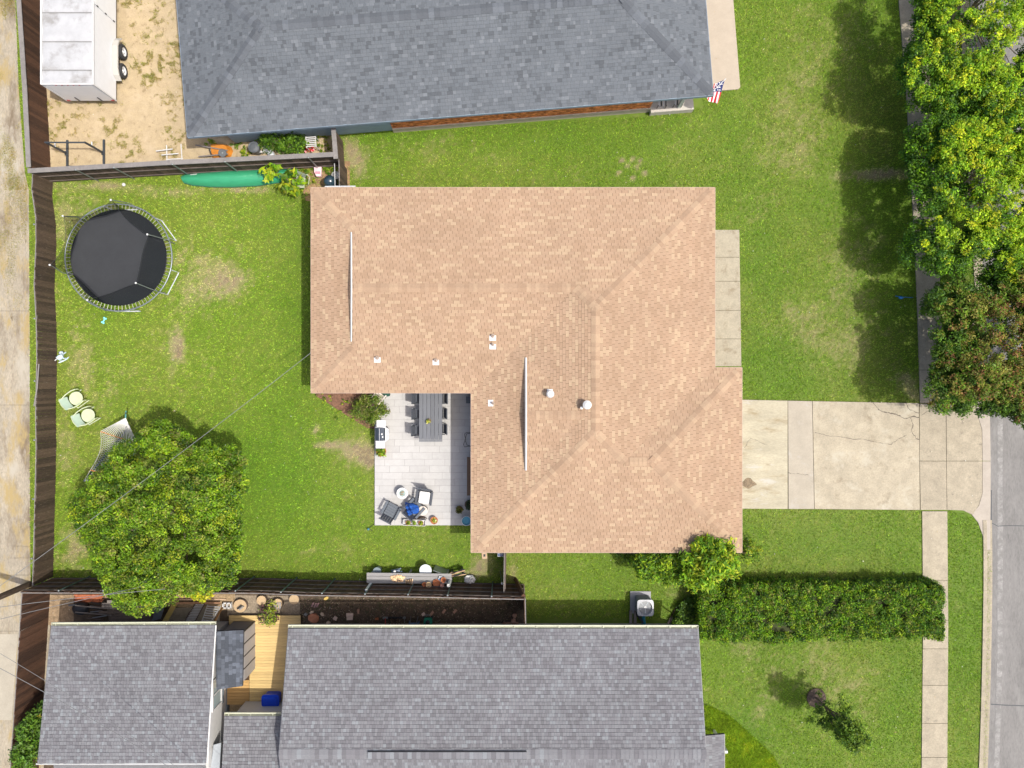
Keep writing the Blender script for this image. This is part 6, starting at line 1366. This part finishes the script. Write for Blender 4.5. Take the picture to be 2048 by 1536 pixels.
t = thing("dark_barrow", "black overturned barrow with pale handles near the brick patch", "wheelbarrow", (P(165, 1214).x, P(165, 1214).y, 0)); MB().blob((0, 0, .18), (.42, .34, .22), 4, 16, 8, .06).build("tray", m_black, t, smooth=True)
for y in (-.12, .2): MB().tube([(-.1, y, .42), (1.7, y - .15, .45)], .03, 6).build("handle", m_wood_grey, t)
w_ = MB().lathe([(.02, -.03), (.18, -.03), (.19, 0), (.18, .03), (.02, .03)], n=18).build("wheel", MATS["grey_tyre"], t); w_.location = (-.28, .2, .35); w_.rotation_euler = (1.2, .3, 0)
t = thing("metal_scrap", "tangle of black bars and a pale pipe between barrow and plank pile", "scrap", (P(190, 1222).x, P(190, 1222).y, 0))
for k in range(9): a, c_ = P(172 + rng.uniform(0, 14), 1206 + k * 4 + rng.uniform(-3, 3), .2), P(206 + rng.uniform(-6, 10), 1208 + k * 3.6 + rng.uniform(-4, 4), .35); MB().tube([a, c_], .028, 5).build("bar", [m_black, m_steel, m_bark][k % 3], t, world=True)
def plank_thing(a, c_, w, z0, z1, label, mat, name="plank", cat="plank"):
    p, q = P(*a, z0), P(*c_, z1); t = thing(name, label, cat, ((p.x + q.x) / 2, (p.y + q.y) / 2, 0)); d = q - p; n = Vector((-d.y, d.x, 0)).normalized() * w / 2; e = Vector((0, 0, -.04))
    MB().add([p - n, p + n, q + n, q - n, p - n + e, p + n + e, q + n + e, q - n + e], [(0, 3, 2, 1), (4, 5, 6, 7), (0, 1, 5, 4), (1, 2, 6, 5), (2, 3, 7, 6), (3, 0, 4, 7)]).build("board", mat, t, world=True)
plank_thing((349, 1208), (328, 1246), .28, .05, 1.2, "curved yellowish board leaning by the garage gutter", M("yellow_board", (.42, .33, .11), .6, .1, 3)); plank_thing((325, 1200), (312, 1240), .45, .1, 1.1, "dark slate sheet left of the yellowish board", MATS["slate_trim"], "slate_sheet", "sheet"); plank_thing((380, 1222), (368, 1246), .16, .05, 1.2, "brown board just left of the two ladders", M("old_brown_plank", (.12, .095, .075)))
plank_thing((446, 1212), (425, 1250), .10, .1, 1.6, "orange brown board right of the ladders", M("amber_board", (.33, .17, .06), .7)); plank_thing((352, 1206), (440, 1206), .10, .25, .25, "long brown edging beam beside the pebble strip", M("edging_brown", (.20, .11, .06), .8), "edging_beam", "beam"); plank_thing((358, 1199), (452, 1199), .06, .08, .08, "thin pale edging strip along the pebbles", m_pw, "edging_strip", "strip")
def ladder(a0, a1, b0, b1, n, z0, z1, label, w=.03):
    p0, p1, q0, q1 = P(*a0, z0), P(*a1, z1), P(*b0, z0), P(*b1, z1); t = thing("ladder", label, "ladder", ((p0.x + q1.x) / 2, (p0.y + q1.y) / 2, 0), 0, "ladders behind the garage")
    m_al = M("aluminium", (.55, .56, .57), .35, .05, metal=.4)
    for a, c_ in ((p0, p1), (q0, q1)): MB().tube([a, c_], w, 4).build("rail", M("old_brown_plank", (.12, .095, .075)) if w > .03 else m_al, t, world=True)
    for k in range(n): s_ = (k + .5) / n; MB().tube([p0.lerp(p1, s_), q0.lerp(q1, s_)], .024, 6).build("rung", m_al, t, world=True)
ladder((391, 1208), (370, 1243), (409, 1208), (390, 1243), 11, .3, 1.3, "long ladder with many close rungs behind the garage", .035); ladder((415, 1210), (404, 1242), (441, 1212), (422, 1244), 7, .3, 1.3, "wider ladder with fewer rungs beside the log slices")
t = thing("concrete_block", "white hollow block left of the largest log slice", "block", (P(456, 1209).x, P(456, 1209).y, 0)); 
for x, y, w, d in ((0, .12, .42, .06), (0, -.12, .42, .06), (-.18, 0, .06, .30), (.02, 0, .05, .30), (.2, 0, .06, .30)): MB().box((x, y, .10), (w, d, .20)).build("wall", m_white, t)
sheet("concrete_pad", [(345, 1215), (440, 1215), (440, 1260), (330, 1260)], .03, m_walk)

# ------------------------------------------------------------------ air conditioner
ta = P(1291, 1216, .95); t = thing("air_conditioner", "grey outdoor air conditioner with a round fan on a pale pad", "air conditioner", (ta.x, ta.y, 0))
m_ac = M("ac_grille", (.13, .14, .15), .5, .1, 8, metal=.3); m_act = M("ac_top_paint", (.33, .34, .36), .4, .04)
MB().prism([(x - t.location.x, y - t.location.y) for x, y in WP([(1260, 1182), (1301, 1182), (1301, 1226), (1260, 1226)])], -.02, .08).build("pad", M("pad_concrete", (.28, .285, .30), .8, .05), t)
MB().prism(rbox(.74, .74, 0, 0, .12), .08, .69).build("body", m_ac, t)
for k in range(10): MB().prism(rbox(.765, .765, 0, 0, .13), .14 + k * .075, .165 + k * .075).build("louvre", M("ac_louvre", (.20, .21, .22), .5, .08), t)
b = MB(); n_ = 40; vs = []
for i in range(40):
    a = 2 * math.pi * i / 40; rq = .40 / (abs(math.cos(a)) ** 7 + abs(math.sin(a)) ** 7) ** (1 / 7); x, y = rq * math.cos(a), rq * math.sin(a); vs += [(x, y, .90), (x, y, .945), (.335 * math.cos(a), .335 * math.sin(a), .955), (.33 * math.cos(a), .33 * math.sin(a), .80)]
b.add(vs, [(4 * i + j, 4 * ((i + 1) % 40) + j, 4 * ((i + 1) % 40) + j + 1, 4 * i + j + 1) for i in range(40) for j in range(3)]); b.build("top_plate", m_act, t)
MB().lathe([(.01, .70), (.33, .70), (.33, .71), (.01, .72)], n=30).build("fan_well", m_black, t)
fan = bpy.data.objects.new("fan", None); COL.objects.link(fan); fan.parent = t; fan.location = (0, 0, .82)
for k in range(5):
    a = 2 * math.pi * k / 5; vs = []
    for r_ in (.06, .20, .30):
        for s_, z in ((-.30, .03), (.30, -.03)): vs.append((r_ * math.cos(a + s_), r_ * math.sin(a + s_), z))
    MB().add(vs, [(0, 2, 3, 1), (2, 4, 5, 3)]).build("blade", M("fan_blade", (.45, .50, .53), .35), fan)
MB().lathe([(.075, -.03), (.075, .03), (.05, .05), (.01, .05)], n=16).build("hub", m_white, fan)
for r_ in (.11, .16, .21, .26, .31): MB().add(*(lambda V_: (V_, [(2 * i, 2 * ((i + 1) % 48), 2 * ((i + 1) % 48) + 1, 2 * i + 1) for i in range(48)]))([(rr * math.cos(2 * math.pi * i / 48), rr * math.sin(2 * math.pi * i / 48), .93) for i in range(48) for rr in (r_, r_ + .003)])).build("guard_ring", m_steel, t)
MB().box((.02, -.44, .45), (.18, .10, .3)).build("connection_box", m_pw, t)
MB().tube([(-.35, -.1, .3), (-.25, -.6, .12), (0, -.95, .3)], .05, 7).build("pipe", m_black, t); MB().tube([(0, -.3, .2), (.05, -.8, .12), (.1, -1.1, .1)], .09, 7).build("green_duct", MATS["petrol_blue"], t)
t = thing("timber_edging", "short weathered timbers beside the air conditioner's pad", "timber", (P(1265, 1240).x, P(1265, 1240).y, 0))
for x in (-.1, .12): MB().box((x, 0, .06), (.14, 1.0, .10)).build("timber", m_wood_grey, t)
t = tag(thing("brick_edging", None, None), kind='structure')
for k in range(6): q = P(1340 + k * 6.2, 1240 + k * 2.9); MB().box((q.x, q.y, .05), (.11, .38, .09), -.5).build("paver", M("pink_paver", (.46, .34, .27), .9, .1, 6, rnd=.12), t)
t = thing("bed_edging", "thin dark curved edging beside the low plants by the hedge", "edging", (P(1350, 1220).x, P(1350, 1220).y, 0)); MB().tube([P(*v) + Vector((0, 0, .07)) for v in ((1338, 1248), (1342, 1232), (1350, 1217), (1362, 1205), (1370, 1196))], .03, 6).build("edging", m_dw, t, world=True)

# ------------------------------------------------------------------ trees, hedge, shrubs
def branches(root, base, tips, r0=.12, fork=.35, mat=None):
    for tp in tips:
        mid = Vector(base).lerp(Vector(tp), fork) + Vector((rng.uniform(-.15, .15), rng.uniform(-.15, .15), .3)); MB().tube([base, mid, Vector(base).lerp(Vector(tp), .7) + Vector((rng.uniform(-.2, .2), rng.uniform(-.2, .2), .2)), tp], r0, 7, r0 * .25).build("limb", mat or m_bark, root, world=True)
def dome(c_, rx, ry, rz, n, seed, low=-.15, lump=.16, thick=.3, keep=None):
    """clump centres over an uneven dome with lobes and dips"""
    g = np.random.default_rng(seed); a = g.uniform(0, 2 * np.pi, n); u_ = g.uniform(low, 1, n); r_ = np.sqrt(np.maximum(0, 1 - np.clip(u_, -1, 1) ** 2))
    k = 1 + lump * (fbm(a * 1.6 + 9, u_ * 3 + 3, seed, 3) - .5) * 2 + lump * .6 * np.sin(a * 5 + seed) * r_; k = k * (1 - thick * g.random(n) ** 2.2)
    C = np.stack([c_[0] + rx * r_ * np.cos(a) * k, c_[1] + ry * r_ * np.sin(a) * k, c_[2] + rz * u_ * k], 1)
    return C
# round tree over the hammock
c0 = P(327, 1030, 3.2); gb = P(395, 1005); t = thing("round_tree", "dense round tree with yellow green leaves between hammock and lower fence", "tree", (c0.x + .3, c0.y + .2, 0))
MB().tube([(c0.x + .3, c0.y + .2, 0), (c0.x + .25, c0.y + .15, 1.2), (c0.x + .1, c0.y + .1, 2.4)], .22, 10, .13).build("trunk", m_bark, t, world=True)
C = dome(c0, 3.7, 4.1, 1.75, 1800, 5, low=-.25, lump=.16, thick=.30)
k = (fbm(C[:, 0] * 1.3, C[:, 1] * 1.3, 19, 3) + .3 * (R.random(len(C)) - .5)) > .33; C = C[k]
kk = (C[:, 0] - P(225, 0, 3.2).x) * .70 + (P(0, 925, 3.2).y - C[:, 1]) * .72 + .5 * (fbm(C[:, 0] * 2, C[:, 1] * 2, 4) - .5); C = C[kk > 0]
branches(t, (c0.x + .2, c0.y + .12, 1.4), [tuple(C[i] * [1, 1, 1]) for i in range(0, len(C), 150)], .07)
off = np.array([c0.x + .3, c0.y + .2, 0])
foliage("crown", C - off, R.uniform(.20, .34, len(C)), 92, .058, PAL_TREE, t, up=.85, weights=[.26, .22, .2, .09, .16, .07], clump_tone=.45, var=.45)
C = dome(P(398, 1175, 2.6), .75, .45, .4, 60, 8); foliage("yellow_branch", C - off, .2, 34, .09, [(.40, .38, .01), (.30, .34, .012), (.46, .42, .02)], t)

def street_tree(name, label, base, cpx, h, rx, ry, rz, n, seed, pal, wts, size=.060, per=60, gap=.41, trunk=.09):
    bp = P(*base); c_ = P(*cpx, h); t = thing(name, label, "tree", (bp.x, bp.y, 0)); off = np.array([bp.x, bp.y, 0])
    C = dome(c_, rx, ry, rz, n, seed, low=-.55, lump=.22, thick=.55)
    keep = fbm(C[:, 0] * .75 + seed, C[:, 1] * .75, seed + 3, 3) + .25 * (R.random(len(C)) - .5) > gap; C = C[keep]
    for s_ in range(4): a = s_ * 1.6 + seed; m_ = Vector((bp.x + .5 * math.cos(a), bp.y + .5 * math.sin(a), 1.6)); MB().tube([(bp.x + .12 * math.cos(a), bp.y + .12 * math.sin(a), 0), m_, (bp.x + 1.1 * math.cos(a), bp.y + 1.1 * math.sin(a), 3.0)], trunk, 8, trunk * .5).build("trunk", M("smooth_bark", (.30, .24, .19), .8, .25, 5), t, world=True)
    st = max(1, len(C) // 22); branches(t, (bp.x, bp.y, 1.7), [tuple(C[i] - np.array([0, 0, .15])) for i in range(0, len(C), st)], .03, mat=MATS["smooth_bark"])
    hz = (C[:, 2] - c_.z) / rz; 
    # clump colour goes by height: brighter yellow greens high up, darker greens lower
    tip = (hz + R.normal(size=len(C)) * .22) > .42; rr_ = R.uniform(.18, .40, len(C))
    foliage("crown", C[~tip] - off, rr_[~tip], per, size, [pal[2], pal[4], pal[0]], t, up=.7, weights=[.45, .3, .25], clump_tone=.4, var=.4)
    foliage("upper_clumps", C[tip] - off, rr_[tip] * .8, per, size, [pal[0], pal[1], pal[3]], t, up=.7, weights=[.4, .42, .18], clump_tone=.35, var=.35); return t
wb_ = [.28, .26, .22, .10, .14]
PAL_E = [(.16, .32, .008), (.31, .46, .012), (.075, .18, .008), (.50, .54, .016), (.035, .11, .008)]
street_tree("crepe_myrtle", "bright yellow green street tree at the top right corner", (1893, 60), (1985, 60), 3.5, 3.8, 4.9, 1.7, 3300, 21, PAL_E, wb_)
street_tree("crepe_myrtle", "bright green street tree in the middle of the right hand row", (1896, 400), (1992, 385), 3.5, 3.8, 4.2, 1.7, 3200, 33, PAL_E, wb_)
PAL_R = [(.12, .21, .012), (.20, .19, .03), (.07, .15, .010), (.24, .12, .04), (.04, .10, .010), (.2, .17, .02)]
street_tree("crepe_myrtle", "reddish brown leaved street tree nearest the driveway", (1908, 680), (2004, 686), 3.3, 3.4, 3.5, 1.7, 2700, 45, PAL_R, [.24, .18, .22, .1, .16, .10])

# hedge
hx0, hx1 = P(1408, 0, 1.75).x, P(1893, 0, 1.75).x; hy1, hy0 = P(0, 1176, 1.6).y, P(0, 1283, 1.75).y
t = thing("hedge", "long clipped green hedge running from the long house across the sidewalk", "hedge", ((hx0 + hx1) / 2, (hy0 + hy1) / 2, 0)); off = np.array([(hx0 + hx1) / 2, (hy0 + hy1) / 2, 0])
n = 1700; x = R.uniform(hx0, hx1, n); y = R.uniform(hy0, hy1, n); edge = np.minimum(np.minimum(x - hx0, hx1 - x), np.minimum(y - hy0, hy1 - y)); z = 1.62 + (fbm(x * 1.6, y * 1.6, 77) - .5) * .75 - .35 * np.exp(-edge * 4)
y = y + np.where(edge < .8, (fbm(x * 1.1, y * 0 + 3, 66, 3) - .5) * .7, 0); nar = x > hx1 - 1.5; y = np.where(nar, hy0 + .15 + (y - hy0) * .90, y)
Cs = [np.stack([x, y, z], 1)]
m_ = 1500; a = R.uniform(0, 1, m_); zz = R.uniform(.15, 1.55, m_); side = R.integers(0, 4, m_)
xs = np.where(side == 0, hx0, np.where(side == 1, hx1 - .1, R.uniform(hx0, hx1, m_))); ys_ = np.where(side == 2, hy0 + .1, np.where(side == 3, hy1, R.uniform(hy0, hy1, m_))); Cs.append(np.stack([xs, ys_, zz], 1))
C = np.concatenate(Cs); C = C[(fbm(C[:, 0] * 2.2, C[:, 1] * 2.2, 91, 3) + .3 * (R.random(len(C)) - .5)) > .34]; foliage("foliage", C - off, R.uniform(.14, .24, len(C)), 56, .050, PAL_HEDGE, t, up=.6, weights=[.28, .25, .24, .15, .08], clump_tone=.5, var=.5)
for k in range(14): xx = hx0 + .4 + k * (hx1 - hx0 - .8) / 13; MB().tube([(xx, (hy0 + hy1) / 2 + rng.uniform(-.4, .4), 0), (xx + rng.uniform(-.3, .3), (hy0 + hy1) / 2 + rng.uniform(-.6, .6), 1.4)], .05, 6, .02).build("stem", m_bark, t, world=True)
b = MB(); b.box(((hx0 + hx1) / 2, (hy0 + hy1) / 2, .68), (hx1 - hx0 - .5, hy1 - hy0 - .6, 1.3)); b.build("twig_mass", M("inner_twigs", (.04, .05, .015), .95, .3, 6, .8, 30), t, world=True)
# low planting left of the hedge
n = 160; x = R.uniform(P(1345, 0).x, P(1405, 0).x, n); y = R.uniform(P(0, 1250).y, P(0, 1185).y, n); k = inpoly(x, y, WP([(1345, 1250), (1352, 1218), (1368, 1196), (1405, 1180), (1410, 1255), (1380, 1258)])); C = np.stack([x[k], y[k], R.uniform(.1, .55, k.sum())], 1)
o = thing("ground_cover", "low dark green plants between the curved edging and the hedge", "shrub", (P(1375, 1225).x, P(1375, 1225).y, 0)); foliage("foliage", C - np.array(o.location), .22, 34, .065, PAL_DARK, o, clump_tone=.3)
# leafy shrubs above: two crowns
def shrub(name, label, base, blobs, pal, size, per, seed, cat="shrub", limbs=True, aspect=.5, wts=None, rad=(.16, .34), up=.7):
    bp = P(*base); t = thing(name, label, cat, (bp.x, bp.y, 0)); off = np.array([bp.x, bp.y, 0]); Cs = []
    for (px, py, h, rx, ry, rz, n) in blobs: c_ = P(px, py, h); seed += 1; Cs.append(dome(c_, rx, ry, rz, n, seed, low=-.5, lump=.22, thick=.45))
    C = np.concatenate(Cs); C[:, 2] = np.maximum(C[:, 2], .08)
    if limbs: branches(t, (bp.x, bp.y, .05), [tuple(C[i]) for i in range(0, len(C), max(1, len(C) // 12))], .035)
    foliage("foliage", C - off, R.uniform(*rad, len(C)), per, size, pal, t, up=up, clump_tone=.35, var=.35, aspect=aspect, weights=wts); return t
PAL_L = [(.16, .31, .01), (.26, .39, .012), (.12, .26, .01), (.40, .46, .02), (.07, .17, .01)]
shrub("multi_stem_shrub", "bright leafy shrub overhanging the tan roof's lower right edge", (1392, 1128), [(1420, 1118, 3.0, 1.05, .95, .7, 130), (1398, 1150, 2.6, .7, .7, .5, 60), (1450, 1128, 2.6, .6, .65, .5, 45)], PAL_L, .12, 26, 60, aspect=.32)
shrub("multi_stem_shrub", "lower green shrub left of the bright one, above the air conditioner", (1345, 1128), [(1322, 1130, 1.8, 1.25, .85, .6, 120), (1352, 1140, 1.6, .9, .7, .5, 50), (1290, 1128, 1.5, .7, .5, .4, 25)], [(.13, .27, .01), (.2, .36, .012), (.08, .18, .01), (.3, .4, .02), (.05, .12, .01)], .085, 26, 70, aspect=.4)
shrub("small_shrub", "small bush peeping out at the tan roof's lower right corner", (1470, 1100), [(1500, 1104, .9, .45, .5, .4, 26)], PAL_BRIGHT, .07, 24, 80)
shrub("eave_shrubs", "dark shrub hidden in the eave shadow above the lower fence lawn", (1275, 1100), [(1268, 1108, .6, .8, .35, .4, 26)], PAL_DARK, .06, 26, 84)
shrub("round_shrub", "round spiky green shrub at the patio corner beside the grill", (752, 812), [(738, 817, .7, .82, .58, .55, 100)], [(.14, .22, .02), (.2, .27, .03), (.08, .15, .015), (.25, .24, .08)], .075, 36, 90, aspect=.25, up=.4)
shrub("wall_shrub", "dark green shrub against the blue grey siding wall", (565, 286), [(548, 281, .6, .75, .38, .45, 44), (585, 288, .65, .65, .45, .45, 44)], [(.09, .20, .012), (.15, .28, .015), (.05, .12, .01)], .065, 34, 100)
shrub("fig_plant", "broad leaved plant growing over the upper canoe end", (556, 352), [(541, 344, .9, .38, .42, .3, 9)], PAL_L, .19, 12, 110, aspect=.38, rad=(.14, .26))
shrub("fig_plant", "broad leaved plant between canoe tip and pale green lounge", (580, 366), [(582, 365, .8, .5, .55, .35, 15)], PAL_L, .19, 13, 120, aspect=.38, rad=(.14, .28))
shrub("deck_plant", "leafy plant with purple stems drooping over the deck edge", (535, 1225), [(535, 1217, .6, .3, .32, .3, 12), (535, 1235, .6, .38, .3, .25, 14)], [(.16, .28, .02), (.3, .36, .03), (.1, .18, .02), (.12, .06, .06)], .07, 22, 130)
shrub("corner_tree", "green bushy tree between the reddish fence and the garage's left eave", (78, 1480), [(62, 1478, 2.2, .52, 1.15, .8, 90), (78, 1440, 2.0, .35, .7, .5, 34), (50, 1515, 2.2, .4, .5, .5, 30)], [(.07, .16, .012), (.11, .21, .015), (.045, .10, .01), (.30, .28, .02)], .08, 34, 140, cat="tree", wts=[.4, .35, .21, .04])
# young tree with ring
bp = P(1632, 1395); t = thing("young_tree", "slim young dark green tree with a round mulch ring on the lower lawn", "tree", (bp.x, bp.y, 0)); MB().tube([(bp.x, bp.y, 0), (bp.x + .05, bp.y, 2), (bp.x + .1, bp.y - .1, 4.3)], .06, 7, .02).build("trunk", m_bark, t, world=True)
MB().lathe([(.47, 0), (.48, .06), (.44, .08), (.01, .085)], n=30).build("mulch_ring", M("ring_mulch", (.07, .05, .038), .95, .4, 9, .8, 60, fine=.4), t)
g = np.random.default_rng(4); n = 250; h_ = g.uniform(.9, 4.4, n); a = g.uniform(0, 6.28, n); rr = (.95 - .13 * (h_ - .9)) * np.sqrt(g.random(n)) * (1 + .3 * np.sin(a * 3 + h_ * 2)); C = np.stack([rr * np.cos(a), rr * np.sin(a), h_], 1); k = fbm(C[:, 0] * 2 + C[:, 2], C[:, 1] * 2, 8) > .42; C = C[k]
branches(t, (bp.x, bp.y, .9), [tuple(C[i] + np.array([bp.x, bp.y, 0])) for i in range(0, len(C), 14)], .02, mat=m_bark)
foliage("crown", C, .2, 26, .07, [(.08, .16, .012), (.13, .23, .018), (.045, .10, .010), (.19, .28, .02)], t, clump_tone=.3, up=.5)

# ivy like ground cover bed, mulch plants, weeds on gravel
def bedcol(x, y):
    n_ = fbm(x * 2, y * 2, 5)[:, None]; return np.array([.26, .40, .02]) * (.6 + .9 * n_) + np.array([.08, .02, 0]) * (n_ > .62), np.zeros(len(x))
blades("bed_ground_cover", 90000, (P(1384, 0).x, P(1580, 0).x, -21, P(0, 1400).y), .06, .15, .018, bedcol, (WP(Z_bot_house),), incl=WP(Z_bed), label="lush dark ground cover filling the curved bed at the bottom right", cat="ground cover")
def weedcol(x, y):
    n_ = fbm(x * 3, y * 3, 12)[:, None]; return np.array([.20, .26, .02]) * (1 - n_) + np.array([.40, .30, .11]) * n_, np.zeros(len(x))
def wd_(x, y): return 1.0 * np.clip((fbm(x * 1.0, y * 1.0, 41) - .46) * 5, 0, 1) * np.clip((fbm(x * 5, y * 5, 43, 2) - .50) * 6, 0, 1)
blades("weed_tufts", 260000, (P(60, 0).x, P(375, 0).x, P(0, 345).y, P(0, -10).y), .04, .10, .013, weedcol, (WP(Z_top_house),), incl=WP(Z_gravel), dens=wd_, label="scattered green and straw weed tufts on the sandy gravel yard", cat="weeds")
def alleycol(x, y):
    n_ = fbm(x * 2, y * 2, 14)[:, None]; return np.array([.16, .22, .02]) * (1 - n_) + np.array([.42, .32, .10]) * n_, np.zeros(len(x))
def ad_(x, y): return np.clip((fbm(x * .8, y * .35, 51) - .48) * 4, 0, 1) * (y > P(0, 620).y) * np.where(y > P(0, 380).y, 1, .4)
blades("alley_weeds", 160000, (P(-5, 0).x, P(55, 0).x, P(0, 640).y, 19.6), .03, .07, .012, alleycol, (), incl=WP(Z_alley), dens=ad_, label="dry yellow weeds growing over the upper alley paving", cat="weeds")
n = 90; C = []; 
for (px, py, r_) in ((632, 778, .25), (655, 800, .2), (640, 795, .3), (672, 830, .25), (705, 838, .12), (655, 775, .3), (690, 800, .2)):
    for k in range(5): p_ = P(px, py); C.append((p_.x + rng.uniform(-r_, r_), p_.y + rng.uniform(-r_, r_), rng.uniform(.03, .15)))
o = foliage("bed_seedlings", np.array(C), .08, 8, .05, PAL_BRIGHT, label="small green seedlings on the bark mulch bed", cat="seedlings"); o['kind'] = 'stuff'
C = [];
for (px, py) in ((595, 350), (605, 345), (622, 345), (648, 340), (655, 338), (600, 375), (620, 360), (660, 342), (640, 268), (655, 275), (600, 298), (475, 290), (490, 300), (495, 310), (640, 285), (650, 300), (425, 283), (600, 305)):
    for k in range(6): p_ = P(px, py); C.append((p_.x + rng.uniform(-.3, .3), p_.y + rng.uniform(-.2, .2), rng.uniform(.03, .2)))
o = foliage("yard_weeds", np.array(C), .1, 16, .055, PAL_BRIGHT, label="green weeds among the clutter along the cross fence", cat="weeds"); o['kind'] = 'stuff'
# fallen leaves and litter
n = 900; x = R.uniform(-24, 24, n); y = R.uniform(-18.5, 19, n); k = np.zeros(n, bool)
for z in (Z_side, Z_lawn_all, Z_gravel): k |= inpoly(x, y, WP(z))
for z in (Z_house, Z_patio, Z_drive, Z_street, Z_bot_house, Z_top_house): k &= ~inpoly(x, y, WP(z))
x, y = x[k], y[k]; n = len(x); cols = np.array([(.55, .50, .38), (.40, .28, .12), (.6, .6, .55)])[R.integers(0, 3, n)]
leaf_np("fallen_leaves", np.stack([x, y, np.full(n, .09)], 1), np.stack([R.normal(size=n) * .3, R.normal(size=n) * .3, np.ones(n)], 1), R.uniform(.02, .045, n), cols, m_leaf, None, "tiny pale fallen leaves scattered over lawns and soil", "leaves", 'stuff')
n = 2600; x = R.uniform(P(600, 0).x, P(1045, 0).x, n); y = R.uniform(P(0, 1252).y, P(0, 1195).y, n); cols = np.array([(.20, .14, .08), (.10, .07, .04), (.30, .24, .17), (.06, .08, .03)])[R.integers(0, 4, n)]
leaf_np("soil_litter", np.stack([x, y, np.full(n, .03)], 1), np.stack([R.normal(size=n) * .4, R.normal(size=n) * .4, np.ones(n)], 1), R.uniform(.02, .06, n), cols, m_leaf, None, "brown leaf litter on the dark side yard soil", "leaf litter", 'stuff')
# lawn clippings: one pale ball on the grass
t = thing("white_ball", "small white ball on the grass below the cross fence", "ball", (P(249, 370).x, P(249, 370).y, .07)); MB().blob((0, 0, 0), .09, 2, 12, 8, .03).build("ball", m_white, t, smooth=True)
# sky dome is the world; nothing else is lit
